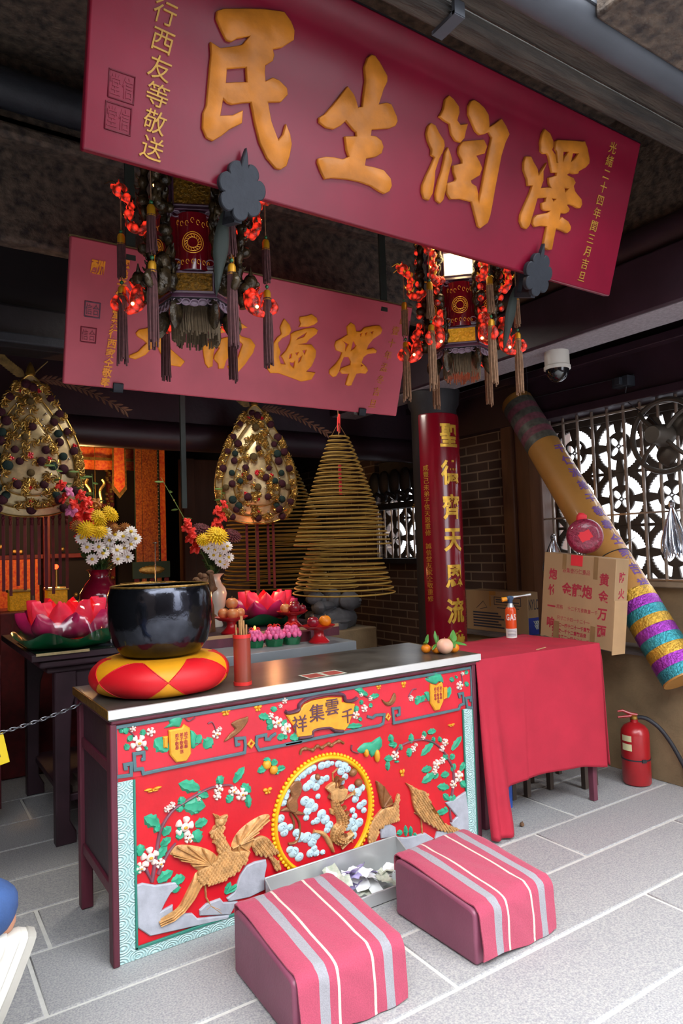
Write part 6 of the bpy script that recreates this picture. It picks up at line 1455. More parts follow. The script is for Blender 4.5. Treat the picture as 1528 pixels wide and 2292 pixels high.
for p, d, lb in (((1.02, 4.18, 1.72), (.3, -1, .5), 'topmost yellow chrysanthemum in the crimson vase'), ((1.09, 4.2, 1.745), (.5, -1, .6), 'yellow chrysanthemum leaning away from the gladioli in the crimson vase'), ((.94, 4.16, 1.65), (-.3, -1, .3), 'yellow chrysanthemum just under the red gladioli'), ((1.01, 4.17, 1.645), (0, -1, .4), 'yellow chrysanthemum just above the daisies of the crimson vase')): mum(p, d, rR, .062, m['mum_yellow'], lb, gA)
for p, lb in (((1.10, 4.2, 1.66), 'rust and yellow chrysanthemum beside the yellow ones in the crimson vase'), ((.90, 4.2, 1.67), 'rust chrysanthemum below the gladioli of the crimson vase'), ((1.19, 4.25, 1.655), 'rust chrysanthemum standing out nearest the shrine curtain')): mum(p, (0, -1, .3), rR, .045, m['mum_rust'], lb, gA)
gladiolus(rR, (.79, 4.3, 2.05), m['glad_red'], 9, 'red gladiolus leaning toward the nearer jewelled fan', gA, .35, .8, m['glad_pink'])
gladiolus(rR, (.93, 4.3, 2.02), m['glad_red'], 7, 'red gladiolus with a green tip in the middle of the crimson vase', gA, .4, .75)
gladiolus(rR, (1.02, 4.35, 2.0), m['mum_rust'], 4, 'dull red gladiolus with a green tip, nearest the shrine', gA, .4, .7)
mum((1.755, 4.16, 1.60), (-.1, -1, .8), rW, .085, m['mum_yellow'], 'big yellow chrysanthemum crowning the cream vase', gB); mum((1.67, 4.18, 1.575), (-.4, -1, .6), rW, .055, m['mum_yellow'], 'smaller yellow chrysanthemum beside the big one in the cream vase', gB)
gladiolus(rW, (1.42, 4.25, 1.98), m['glad_red'], 6, 'red gladiolus arching away over the shrine from the cream vase', gB, .3, .55)
gladiolus(rW, (1.86, 4.3, 1.93), m['glad_red'], 6, 'red gladiolus standing up before the far jewelled fan', gB, .45, .8)
for p, lb in (((1.69, 4.25, 1.64), 'feathery rust flower spray at the shrine side of the cream vase'), ((1.90, 4.25, 1.60), 'feathery rust flower spray at the fan side of the cream vase')): mum(p, (0, -1, 1), rW, .075, mk('mum_maroon', '5c2028', .7, var=.4, scale=50) if 'mum_maroon' not in m else m['mum_maroon'], lb, gB)

# ------------------------------------------------------------------ jewelled fans
def jewel_fan(loc, label, sc, rz, first=None):
    rt = empty('jewelled_fan', loc, label, 'ceremonial fan', 'jewelled teardrop fans', rz)
    H = .90*sc; prof = [(0, 0), (.1, .004), (.2, .03), (.275, .085), (.325, .17), (.345, .28), (.338, .40), (.305, .53), (.255, .65), (.195, .76), (.13, .86), (.07, .94), (.03, .985), (0, 1.0)]
    hw = lambda h: next((prof[i][0]+(prof[i+1][0]-prof[i][0])*(h-prof[i][1])/(prof[i+1][1]-prof[i][1]) for i in range(len(prof)-1) if prof[i][1] <= h <= prof[i+1][1]), 0)
    out = [(x*H, z*H) for x, z in prof]+[(-x*H, z*H) for x, z in prof[::-1][1:-1]]; out = loop2(out, 2)
    F = frame((0, 0, 0), (1, 0, 0), (0, 0, 1))
    def inset(k, cz=.33): return [(x*k, (z-cz*H)*k+cz*H) for x, z in out]
    in1, in2 = inset(.8), inset(.55)
    mb = MB(); mb.flat([out], .022, .008, F); mb.flat([in1], .040, .016, F); mb.flat([in2], .058, .012, F); kid('gilt_body', mb, m['cream_gold'], rt, smooth=60)
    zz = lambda x, z: .058 if inpoly((x, z), in2) else (.036 if inpoly((x, z), in1) else .022)
    for k in (.985, .82, .56):
        mb = MB(); L = inset(k, .33); mb.tube([F @ Vector((x, z, (.024 if k > .9 else (.026 if k > .7 else .042)))) for x, z in L], .0055 if k > .9 else .0045, 6, closed=True); kid('beaded_rim', mb, m['gilt'], rt)
    rj_ = random.Random(5 if first else 9); mb = MB()
    for k in range(150):
        h = rj_.uniform(.04, .92); w = hw(h); x = rj_.choice((-1, 1))*w*rj_.choice((.92, .92, .9, .3, .45, .1)); 
        c = F @ Vector((x*H, h*H, zz(x*H, h*H)+.004)); a0 = rj_.uniform(0, 6)
        for q in range(5):
            a = a0+q*1.26; P = [Vector((c[0], c[1], c[2]))+Vector(((.03*t_*cos(a+2*t_)), -.006-.01*sin(t_*3), .03*t_*sin(a+2*t_)))*sc for t_ in (0.1, .4, .7, 1.0)]; mb.tube(P, [.004, .005, .005, .003], 5)
    kid('filigree_pattern', mb, m['gilt'], rt)
    pm = MB(); pm.ball((0, 0, 0), (.027, .02, .027), 12, 8); pms = [('pom_plum', [(s_*.86, h) for s_ in (-1, 1) for h in (.06, .18, .46, .6, .72, .83)]+[(s_*.6, h) for s_ in (-1, 1) for h in (.12, .33, .52, .66)]+[(0, .05), (.25, .22), (-.25, .22), (.3, .46), (-.3, .46), (.16, .9), (-.3, .92), (.05, .62), (-.2, .38), (.2, .38)]), ('pom_green', [(s_*.62, h) for s_ in (-1, 1) for h in (.2, .42, .58)]+[(s_*.5, .15) for s_ in (-1, 1)]+[(.42, .35), (-.42, .35)]), ('pom_olive', [(.0, .8), (.66, .68), (-.66, .68), (.0, .3), (-.1, .55), (.75, .3), (-.75, .3)])]
    firstm = {}
    for mt, L in pms:
        for x, h in L:
            w = hw(h)*H; px_, pz_ = x*w, h*H; p = F @ Vector((px_, pz_, zz(px_, pz_)+.012))
            if mt not in firstm:
                firstm[mt] = kid('pompom', pm, m[mt], rt, smooth=80); o = firstm[mt]
            else:
                o = firstm[mt].copy(); COL.objects.link(o); KIDS[rt.name].append(o)
            o.location = p; o.scale = (sc*rj_.uniform(.85, 1.2),)*3
    mb = MB()
    for k in range(7):
        a = k*.9; mb.ball(F @ Vector((.014*cos(a)*(k > 0), .42*H+.014*sin(a)*(k > 0), zz(0, .42*H)+.01)), .009, 8, 6)
    for x, h in ((.0, .10), (-.35, .40), (.35, .40), (.3, .25), (-.3, .25), (.9, .5), (-.9, .5), (.5, .88), (-.5, .88), (0, .2)):
        kid('red_jewel', mb, m['jewel'], rt); mb = MB()
        for q in range(3): w = hw(h)*H; mb.ball(F @ Vector((x*w+.008*cos(q*2.1), h*H+.008*sin(q*2.1), zz(x*w, h*H)+.008)), .0085, 8, 6)
    kid('red_jewel', mb, m['jewel'], rt)
    for x, h in ((0, .055), (0, .24), (0, .8), (0, .1)):
        mb = MB(); w = hw(h)*H; q = F @ Vector((x*w, h*H, zz(x*w, h*H)+.006)); Ff = F @ T(x*w, h*H, zz(x*w, h*H)+.004)
        for k in range(12): a = k*pi/6; mb.leaf(0, 0, .034*cos(a), .034*sin(a), .014, .006, Ff, 0)
        kid('gold_rosette', mb, m['gilt'], rt)
    for k in range(26): mb = MB(); h = rj_.uniform(.05, .95); x = rj_.uniform(-.9, .9)*hw(h)*H; mb.ball(F @ Vector((x, h*H, zz(x, h*H)+.01)), .007, 8, 6); kid('silver_bead', mb, m['silver'], rt)
    mb = MB(); mb.lathe([(0, 0), (.03, .01), (.022, .05), (.012, .075), (0, .09)], 14, T(0, -.01, H*.985)); kid('finial', mb, m['gilt'], rt)
    for sgn, pts_ in ((-1, [(0, 0, .96), (-.08, 0, 1.02), (-.16, .0, 1.10), (-.21, 0, 1.2)]), (1, [(0, 0, .96), (.14, .02, .97), (.34, .03, .91), (.56, .02, .78)]), (1, [(0, 0, .97), (.04, 0, 1.03), (.1, 0, 1.1)])):
        P = smooth_path([(a*sc, b, c*H) for a, b, c in pts_], 6); b = MB(); b.tube(P, .004, 5); n = len(P)
        if len(pts_) > 3:
            for i in range(3, n, 1):
                for s_ in (-1, 1):
                    t = (P[min(i+1, n-1)]-P[i-1]).normalized(); e = t.cross(Vector((0, 1, 0)))*s_; d = (t*.9+e*.6).normalized(); L = .055*sc; b.leaf(0, 0, L, 0, .016, .003, frame(P[i], d, d.cross(Vector((0, -1, 0))).normalized()*-1), 0)
        kid('feather', b, m['feather_dark'] if sgn > 0 and len(pts_) > 3 else m['feather'], rt)
    mb = MB(); mb.tube([(0, .02, .02), (0, .02, 1.025-loc[2])], .014, 10); mb.lathe([(0, 0), (.08, 0), (.08, .02), (.02, .03), (0, .03)], 20, T(0, .02, 1.001-loc[2])); kid('pole', mb, m['brown_wood'], rt)
    for k in (range(11) if not first else (3, 5, 7, 8)):
        x = (-.2+.04*k)*sc; b = MB(); L = .42*sc+.03*(k % 3); b.box((x-.009, -.006, -L), (x+.009, .004, .03)); b.ball((x, -.008, .0), .012, 8, 6); b.ball((x, -.01, -.03), (.008, .008, .02), 8, 6); kid('tassel_strip', b, m['cloth_dark_red'] if k % 2 else m['shrine_red'], rt)
    return rt
jewel_fan((.715, 4.6, 1.745), 'jewelled gold teardrop fan nearest the viewer, with feathers on top', 1.0, radians(-12))
jewel_fan((2.262, 4.6, 1.69), 'jewelled gold teardrop fan in front of the incense coils', 1.0, radians(-16), True)

# ------------------------------------------------------------------ incense coils
def coil(loc, label, parts, grp='hanging incense coils', tag=True, off=None):
    """cone of coiled incense hanging from a cord; loc is the apex"""
    rt = empty('incense_coil', loc, label, 'incense coil', grp)
    for qi, (z0, z1, r0, r1, n, th) in enumerate(parts):
        P = []; N = int(n*40); ox, oy = off[qi] if off else (0, 0)
        for i in range(N+1):
            t = i/N; a = 2*pi*n*t; r = r0+(r1-r0)*t**.92; P.append((ox+r*cos(a), oy+r*sin(a), z0+(z1-z0)*t+.006*sin(a+1)*t+.002*sin(a*.37)))
        mb = MB(); mb.tube(P, th, 6); kid('coil', mb, m['coil'], rt, smooth=60)
    mb = MB(); mb.tube([(0, 0, -.02), (0, 0, min(1.3, 3.42-loc[2]))], .0025, 5)
    for k in range(3): a = k*2.1; mb.tube([(0, 0, .06), (parts[0][2]*cos(a), parts[0][2]*sin(a), parts[0][0])], .0016, 4)
    kid('cord', mb, m['stick_wood'], rt)
    if tag:
        mb = MB(); mb.box((-.022, -.003, .0), (.022, .003, .10), Rz(.6) @ Ry(.12)); mb.box((-.028, -.002, .06), (.02, .002, .12), Rz(1.2) @ Ry(-.3)); kid('red_tag', mb, m['tag_red'], rt)
        mb = MB(); mb.box((-.018, -.003, -.42), (.018, .003, -.22), Rz(.6)); kid('paper_slip', mb, m['label_red'], rt)
    return rt
coil((2.49, 3.80, 2.27), 'largest incense coil cone, hanging in front beside the red column', [(-.02, -.76, .055, .325, 27, .0055), (-.73, -1.08, .21, .34, 11, .0055), (-.73, -1.03, .06, .17, 10, .004)], off=[(0, 0), (0, 0), (-.13, -.06)])
coil((2.77, 5.30, 2.52), 'incense coil cone behind the largest one, partly covered by the jewelled fan', [(-.02, -.95, .06, .47, 28, .0065), (-.85, -1.35, .33, .47, 14, .0065)])
coil((3.72, 4.25, 2.16), 'small incense coil cone hanging behind the red column', [(-.02, -.36, .03, .20, 17, .0045)], tag=False)
# ------------------------------------------------------------------ palace lanterns
HS = .145                                  # side of the hexagon
def tassel(rt, ang, r, z_, dark, long=True):
    x, y = r*cos(ang), r*sin(ang); mt = m['tassel_dark'] if dark else m['tassel_tan']
    mb = MB(); s_ = random.Random(int(ang*100))
    def skirt(z0, L, w):
        for k in range(18):
            a = 2*pi*k/18; q = w*(.55+.45*((k*7) % 5)/5); mb.tube([(x+.012*cos(a), y+.012*sin(a), z0), (x+q*cos(a), y+q*sin(a), z0-L*.5), (x+q*1.05*cos(a)+s_.uniform(-.004, .004), y+q*1.05*sin(a), z0-L*s_.uniform(.9, 1.02))], .0032, 4)
    skirt(z_-.185, .125, .0145); skirt(z_-.365, .25, .018)
    b0 = kid('tassel', mb, mt, rt)
    mb = MB(); mb.tube([(x, y, z_), (x, y, z_-.15)], .0022, 5); mb.tube([(x, y, z_-.3), (x, y, z_-.34)], .002, 5); o = kid('tassel_cord', mb, m['tassel_tan'], b0)
    for zc, h in ((z_-.15, .04), (z_-.335, .038)): mb = MB(); mb.lathe([(0, 0), (.010, -.002), (.0135, -.01), (.0135, -h+.006), (.015, -h), (0, -h)][::-1], 14, T(x, y, zc)); kid('tassel_cap', mb, m['tassel_gold'], b0)
    for zc in (z_-.142, z_-.323): mb = MB(); mb.ball((x, y, zc), .007, 8, 6); kid('tassel_bead', mb, m['lotus_green'], b0)
def lantern(loc, rz, label, lit, first=None):
    rt = empty('palace_lantern', loc, label, 'lantern', 'carved hexagonal palace lanterns', rz)
    # local z = 0 at the arm tips; a flat face looks along -y
    DZ = -.06
    ap = HS*sqrt(3)/2
    def face(k, off=0): 
        a = -pi/2+k*pi/3; return frame(((ap+off)*cos(a), (ap+off)*sin(a), DZ), (-sin(a), cos(a), 0), (0, 0, 1))
    def hexring(mb, R, z0, z1, R2=None):
        R2 = R2 or R; z0 += DZ; z1 += DZ; mb.lathe([(0, z0), (R, z0), (R2, z1), (0, z1)], 6, Rz(0))
    for z0, z1, R0, R1 in ((.075, .09, .150, .158), (-.058, -.042, .158, .146), (-.262, -.25, .142, .15), (-.356, -.34, .151, .144)):
        mb = MB(); hexring(mb, R0, z0, z1, R1); kid('moulding', mb, m['lan_purple'], rt, bevel=.003)
    for k in range(6):
        F = face(k); w = HS*.42
        for z0, z1, nm in ((-.042, .075, 'upper'), (-.34, -.262, 'lower')):
            mb = MB(); h0, h1 = z0+.009, z1-.009
            mb.flat([[(-HS*.47, z0), (HS*.47, z0), (HS*.47, z1), (-HS*.47, z1)], [(-w, h0), (w, h0), (w, h1), (-w, h1)]], .008, .003, F @ T(0, 0, -.006)); kid('panel_frame', mb, m['lan_purple'], rt)
            mb = MB(); mb.box((-w, h0, -.008), (w, h1, -.004), F); hot = lit and nm == 'upper' and k == 0
            pl = kid('gilt_panel', mb, m['lit_panel'] if hot else (m['lan_gold_lit'] if lit and nm == 'lower' else m['lan_gold']), rt)
            if not hot:
                mb = MB(); q = random.Random(k)
                for j in range(9):
                    cx, cz = -w*.75+1.5*w*j/8, (h0+h1)/2+.012*sin(j*2.2); mb.stroke([(cx+.011*t_*cos(5*t_+j), cz+.011*t_*sin(5*t_+j)) for t_ in (.1, .35, .6, .85, 1)], .003, .003, F @ T(0, 0, -.004))
                kid('carved_scrolls', mb, m['lan_gilt_line'] if lit and nm == 'lower' else m['gilt_dark'], pl)
        # filigree aprons under both boxes, crest on the lower box
        for zc in (-.068, -.366):
            mb = MB()
            for j in range(5):
                cx = -HS*.38+HS*.19*j; mb.stroke([(cx+.014*cos(t_), zc+.011*sin(t_)-.006*(1-abs(j-2)/2)) for t_ in [x_*.52 for x_ in range(13)]], .004, .004, F @ T(0, 0, -.004))
            mb.flat([[(-HS*.45, zc+.010), (HS*.45, zc+.010), (HS*.3, zc-.005), (0, zc-.016), (-HS*.3, zc-.005)]], .003, 0, F @ T(0, 0, -.012)); kid('apron', mb, m['lan_filigree'], rt)
        mb = MB()
        for j in range(5):
            cx = -HS*.38+HS*.19*j; mb.stroke([(cx+.014*cos(t_), -.238+.012*sin(t_)+.012*(1-abs(j-2)/2)) for t_ in [x_*.52 for x_ in range(13)]], .004, .004, F)
        mb.stroke([(.026*cos(t_), -.227+.022*sin(t_)) for t_ in [x_*.35 for x_ in range(19)]], .0045, .005, F); mb.stroke([(-.022, -.227), (.022, -.227)], .004, .005, F); mb.stroke([(0, -.249), (0, -.205)], .004, .005, F)
        kid('crest', mb, m['lan_filigree'], rt)
        # curved glass pane of each side
        mb = MB(); mb.lathe([(.062, -.265), (.062, -.07)], 10, F @ T(0, 0, -.042) @ Matrix(((1, 0, 0, 0), (0, 0, 1, 0), (0, -1, 0, 0), (0, 0, 0, 1))), radians(-165), radians(-15), caps=False); gl = kid('glass_pane', mb, m['lan_glass'], rt, smooth=80)
        b = MB(); Rg = .0628
        def ongl(ang, z): return F @ Vector((Rg*sin(ang), z, -.042+Rg*cos(ang)))
        for rr_, n in ((.036, 28), (.029, 24), (.018, 18)):
            b.tube([ongl(rr_*cos(2*pi*i/n)/Rg, -.175+rr_*sin(2*pi*i/n)) for i in range(n)], .0012, 4, closed=True)
        for i in range(16): a = 2*pi*i/16; b.tube([ongl(.019*cos(a)/Rg, -.175+.019*sin(a)), ongl(.027*cos(a+.25)/Rg, -.175+.027*sin(a+.25))], .001, 4)
        for i in range(7): q = -.9+.3*i; b.tube([ongl(q+.09*cos(t_), -.105+.009*sin(t_)+.006*cos(i*2)) for t_ in (0, 1, 2, 3, 4, 5)], .001, 4); b.tube([ongl(q+.09*cos(t_), -.24+.008*sin(t_)) for t_ in (0, 1, 2, 3, 4, 5)], .001, 4)
        kid('gold_painting', b, m['lan_gilt_line'], gl)
        # corner posts: entwined dragons, and the arm reaching out from each corner
        a = -pi/2+(k+.5)*pi/3; e = Vector((cos(a), sin(a), 0)); s = Vector((-sin(a), cos(a), 0)); Z = Vector((0, 0, 1)); rc = HS+.018
        b = MB(); rk = random.Random(k)
        P = [e*(rc+.012*sin(t_*6.5))+s*(.014*cos(t_*6.5))+Z*(.10-.5*t_) for t_ in [i/48 for i in range(49)]]; b.tube(P, [.016+.004*sin(i*1.3) for i in range(49)], 8)
        for i in range(2, 48, 2):
            q = P[i]; d = (e*rk.uniform(.2, 1)+s*rk.uniform(-1, 1)+Z*rk.uniform(-.3, .6)).normalized(); b.tube([q+d*.008, q+d*.024, q+d*.03+Z*.01], [.007, .005, .002], 5)
        for zc in (.115, -.03, -.2, -.33): b.ball(e*(rc+.012)+Z*zc, (.024, .024, .02), 10, 7)
        kid('dragon_post', b, m['lan_black'], rt, smooth=70)
        led = (k in (1, 2, 3, 4)) if not lit else True
        if lit:
            b = MB()
            for i in range(9): b.ball(e*(rc+.022)+s*.008*sin(i*2)+Z*(.08-.05*i), (.013, .013, .015), 8, 6)
            kid('red_flower', b, m['led_red'], rt)
        b = MB(); A = smooth_path([e*(rc)+Z*(-.12), e*(rc+.035)+Z*(-.135), e*(rc+.062)+Z*(-.10), e*(rc+.055)+Z*(-.05), e*(rc+.075)+Z*(-.012), e*(rc+.10)+Z*(.0)], 5); b.tube(A, [.014, .013, .015, .013, .012, .013, .016, .018, .016, .012, .011, .013, .017, .014, .012, .011, .013, .016, .013, .012, .013, .012, .011, .011, .012, .01], 8)
        for i, q in enumerate(A[::3]): b.ball(q+s*.008*(-1)**i, (.017, .017, .018), 8, 6)
        hd = e*(rc+.09)+Z*.012; b.ball(hd, (.026, .026, .018), 10, 7); b.tube([hd, hd+e*.03+Z*.008], [.014, .008], 8); b.tube([hd+s*.012, hd+s*.02+Z*.024], [.006, .002], 5); b.tube([hd-s*.012, hd-s*.02+Z*.024], [.006, .002], 5)
        arm = kid('dragon_arm', b, m['led_red'] if led else m['lan_black'], rt, smooth=70)
        b = MB()
        for i in range(1, len(A)-1):
            q = A[i]; d = ((e*cos(i*1.7)+s*sin(i*1.7))*.8+Z*.5).normalized(); b.tube([q+d*.009, q+d*.022, q+d*.026+Z*.008], [.006, .004, .0015], 5)
        for sg in (-1, 1): b.tube(smooth_path([hd+s*.01*sg, hd+s*.03*sg+e*.02+Z*.01, hd+s*.036*sg+e*.045-Z*.004], 3), [.004, .004, .0035, .003, .002, .002, .0015], 5)
        kid('dragon_mane', b, m['lan_gilt_line'] if lit else m['lan_black'], arm)
        b = MB(); b.ball(hd+e*.004+Z*.014, .007, 8, 6); b.ball(A[12]+e*.012, .006, 8, 6); kid('light_bulb', b, m['led_spot'], arm)
        # fish shaped ornament under each corner, and guardian head above it
        b = MB(); fz = -.405; c = e*(rc+.03)+Z*fz
        b.tube(smooth_path([c+Z*.085-e*.012, c+Z*.05+e*.0, c+e*.012, c+e*.05-Z*.02, c+e*.085+Z*.005, c+e*.075+Z*.035], 4), [.006, .012, .018, .024, .028, .03, .03, .028, .024, .02, .016, .013, .011, .01, .012, .015, .014, .012, .010, .008, .006], 8)
        for i in range(5): q = c+e*(.012*i)+Z*(.06-.018*i); b.leaf(0, 0, .05, .01, .026, .008, frame(q, (e*.5+Z*.9), s), 0)
        fb = kid('fish_ornament', b, m['led_red'] if led else m['lan_black'], rt, smooth=70)
        b = MB(); b.ball(c+e*.02+s*.024, .006, 8, 6); b.ball(c+e*.02-s*.024, .006, 8, 6); kid('light_bulb', b, m['led_spot'] if led else m['lan_black'], fb)
        b = MB(); hc = e*(rc+.03)+Z*(-.31); b.ball(hc, (.026, .026, .03), 10, 8); b.tube([hc+s*.016+Z*.018, hc+s*.026+Z*.046], [.009, .002], 6); b.tube([hc-s*.016+Z*.018, hc-s*.026+Z*.046], [.009, .002], 6); b.ball(hc+e*.022-Z*.006, (.012, .012, .01), 8, 6); kid('guardian_head', b, m['lan_black'] if not lit else m['led_red'], rt)
        b = MB(); b.dome(loop2([(0, 0), (.03, -.03), (.04, -.08), (.015, -.12), (-.012, -.1), (-.03, -.05)], 2), .014, frame(e*(.118)+Z*(-.40), e, Z)); b.dome(loop2([(0, 0), (.03, -.03), (.04, -.08), (.015, -.12), (-.012, -.1), (-.03, -.05)], 2), .014, frame(e*(.118)+Z*(-.40), e, Z) @ Matrix.Diagonal((1, 1, -1, 1))); kid('leaf_bracket', b, m['lan_black'], rt)
        tassel(rt, a, rc+.088, 0, not lit)
    # crown, drum, fringe, rod
    mb = MB(); hexring(mb, .15, .09, .16, .11); kid('crown', mb, m['lan_purple'], rt); 
    for k in range(6):
        F = face(k); mb = MB()
        for j in range(5): cx = -HS*.36+HS*.18*j; mb.stroke([(cx+.013*cos(t_), .108+.014*sin(t_)+.01*(2-abs(j-2))/2) for t_ in [x_*.52 for x_ in range(13)]], .004, .004, F)
        kid('crest', mb, m['lan_filigree'], rt)
    mb = MB(); mb.lathe([(0, -.4235), (.09, -.4235), (.146, -.4185), (.149, -.4165), (0, -.4165)], 6); kid('bottom_board', mb, m['soot_smooth'], rt)
    mb = MB(); mb.lathe([(0, -.43), (.066, -.43), (.066, -.40), (0, -.40)], 30); kid('drum', mb, m['shrine_red'], rt)
    mb = MB(); mb.tube([(.072*cos(2*pi*i/40), .072*sin(2*pi*i/40), -.415) for i in range(40)], .0065, 6, closed=True); mb.tube([(.07*cos(2*pi*i/40), .07*sin(2*pi*i/40), -.403) for i in range(40)], .004, 6, closed=True); kid('fringe_band', mb, m['tassel_gold'], rt)
    mb = MB(); q = random.Random(3)
    for i in range(110): a = 2*pi*i/110; r = .073+q.uniform(-.004, .006); mb.tube([(.072*cos(a), .072*sin(a), -.418), (r*1.06*cos(a), r*1.06*sin(a), -.47), (r*1.05*cos(a+.03), r*1.05*sin(a+.03), -.418-q.uniform(.09, .118))], .0034, 4)
    kid('fringe', mb, m['fringe'], rt)
    mb = MB(); mb.tube([(0, 0, .15), (0, 0, 1.0)], .007, 8); mb.ball((0, 0, .17), (.04, .04, .03), 12, 8); kid('hanging_rod', mb, m['iron'], rt)
    return rt
# face the viewer: turn each so that its front panel looks toward the courtyard
lantern((.89, 2.25, 2.765), radians(-24), 'dark carved palace lantern with red glowing dragon arms, nearer one behind the cloud bracket', False)
lantern((2.155, 2.25, 2.77), radians(-43), 'lit carved palace lantern with a glowing white panel before the red column', True)
lamp('lantern_bulb', 'POINT', (2.05, 2.12, 2.80), 1.6, (1, .75, .4), .04)
lamp('lantern_red_glow', 'POINT', (2.155, 2.25, 2.30), .8, (1, .15, .08), .08)

# ------------------------------------------------------------------ shrine hall behind
sv = empty('shrine_valance', (1.5, 6.1, 2.3), 'red and gold embroidered valance across the top of the shrine', 'valance')
mb = MB(); vs = []; fs = []
for i in range(61):
    for j in range(5): vs.append((.2+1.85*i/60, 6.1+.02*sin(i*1.1)*(1-j/4), 2.24+.075*j))
for i in range(60):
    for j in range(4): a = i*5+j; fs.append((a, a+5, a+6, a+1))
mb.add(vs, fs); o = obj('cloth', mb, m['embroid_red'], sv, smooth=70)
mb = MB()
for z in (2.33, 2.44): mb.box((.2, 6.06, z-.012), (2.05, 6.075, z+.012))
obj('gold_trim', mb, m['gilt_dark'], sv)
mb = MB(); mb.box((.18, 5.965, 2.515), (2.1, 6.13, 2.545)); mb.box((.18, 6.0, 2.54), (.22, 6.04, 3.43)); mb.box((2.06, 6.0, 2.54), (2.1, 6.04, 3.43)); obj('hanging_rail', mb, m['shrine_red'], sv)
def banner(x, y, z0, z1, w, label):
    rt = empty('hanging_banner', (x, y, z0), label, 'banner'); F = frame((x, y, 0), (1, 0, 0), (0, 0, 1)); mb = MB(); mb.flat([[(-w, z1), (w, z1), (w*1.15, z0+.08), (0, z0), (-w*1.15, z0+.08)]], .006, 0, F); obj('border', mb, m['gilt_dark'], rt); mb = MB(); mb.flat([[(-w*.75, z1), (w*.75, z1), (w*.85, z0+.11), (0, z0+.05), (-w*.85, z0+.11)]], .009, 0, F); obj('cloth', mb, m['embroid_red'], rt)
banner(1.63, 5.98, 1.98, 2.52, .055, 'pointed red embroidered banner hanging before the shrine')
for k, (x, w, mt, lb) in enumerate(((1.80, .035, 'embroid_gold', 'narrow gold and red hanging strip at the inner edge of the shrine curtain'), (1.90, .085, 'embroid_gold', 'broad gold embroidered curtain strip of the shrine'), (2.015, .03, 'embroid_red', 'narrow red hanging strip at the outer edge of the shrine curtain'))):
    rt = empty('shrine_curtain', (x, 6.0, 1.45), lb, 'curtain', 'embroidered strips beside the shrine'); mb = MB(); mb.box((x-w*.8, 5.99, 1.42), (x+w*.8, 6.01, 2.52)); obj('cloth', mb, m[mt], rt)
    mb = MB(); mb.box((x-w*.95, 5.992, 1.42), (x-w*.8, 6.006, 2.52)); mb.box((x+w*.8, 5.992, 1.42), (x+w*.95, 6.006, 2.52)); obj('border', mb, m['shrine_green'], rt)
    if k == 1:
        mb = MB()
        for j in range(34): mb.ball((x+w*.88, 5.985, 1.44+.032*j), (.006, .006, .006), 6, 5)
        obj('bead_trim', mb, m['silver'], rt)
ab = empty('curtain_foot', (1.9, 5.97, 1.0), 'dark green embroidered band with a gold emblem under the shrine curtain', 'cloth band'); mb = MB(); mb.box((1.73, 5.96, 1.28), (2.06, 5.98, 1.425)); obj('green_band', mb, m['shrine_green'], ab)
FGn = frame((1.895, 5.96, 1.352), (1, 0, 0), (0, 0, 1)); mb = MB(); mb.dome([(.11*cos(2*pi*i/40)*(1+.08*(i % 2)), .036*sin(2*pi*i/40)*(1+.12*(i % 2))) for i in range(40)], .01, FGn); obj('gold_emblem', mb, m['gilt'], ab)
for k in range(5): mb = MB(); mb.box((1.745+.066*k, 5.965, .85), (1.785+.066*k, 5.978, 1.28)); obj('pleat_strip', mb, m['embroid_gold'] if k % 2 else m['cloth_dark_red'], ab)
sa = empty('shrine_altar', (1.2, 6.4, 0), 'carved red and gold shrine cabinet glowing in the hall behind', 'shrine'); mb = MB(); mb.box((.1, 6.5, 0), (2.1, 6.9, 2.9)); obj('carcass', mb, m['dark_hall'], sa)
for x in (.25, .72, 1.12, 1.68): mb = MB(); mb.box((x-.03, 6.44, .9), (x+.03, 6.5, 2.5)); obj('post', mb, m['shrine_red'], sa, bevel=.006)
for z in (1.05, 1.5, 1.95, 2.3): mb = MB(); mb.box((.15, 6.45, z-.02), (1.7, 6.5, z+.02)); obj('rail', mb, m['shrine_red'], sa, bevel=.005)
mb = MB(); mb.box((.6, 6.40, 1.06), (1.05, 6.44, 1.48)); obj('red_screen', mb, m['embroid_red'], sa)
b = MB(); q = random.Random(8)
for k in range(60): b.ball((1.66+q.uniform(-.03, .03), 6.42, 1.0+.022*k), (.018, .014, .016), 6, 5)
obj('gilt_carving', b, m['gilt'], sa)
b = MB()
for k in range(40): b.ball((q.uniform(.2, 1.6), 6.45, q.choice((1.1, 1.55, 2.0, 2.35))+q.uniform(-.03, .05)), (.02, .012, .02), 6, 5)
obj('gilt_ornament', b, m['gilt'], sa)
go = empty('gilt_ornament', (1.42, 5.95, 2.0), 'gilded two armed candle ornament glowing before the shrine', 'ornament'); mb = MB(); mb.lathe([(0, -.28), (.02, -.25), (.05, -.2), (.03, -.16), (.055, -.12), (.03, -.08), (0, -.06)], 16); kid('body', mb, m['gilt'], go)
for s_ in (-1, 1): mb = MB(); mb.tube(smooth_path([(0, 0, -.12), (s_*.05, 0, -.06), (s_*.04, 0, .04), (s_*.075, 0, .10), (s_*.06, 0, .14)], 5), .012, 6); kid('arm', mb, m['gilt'], go)
mb = MB(); mb.tube([(0, 0, -.06), (0, 0, 1.43)], .003, 5); kid('cord', mb, m['gilt_dark'], go)
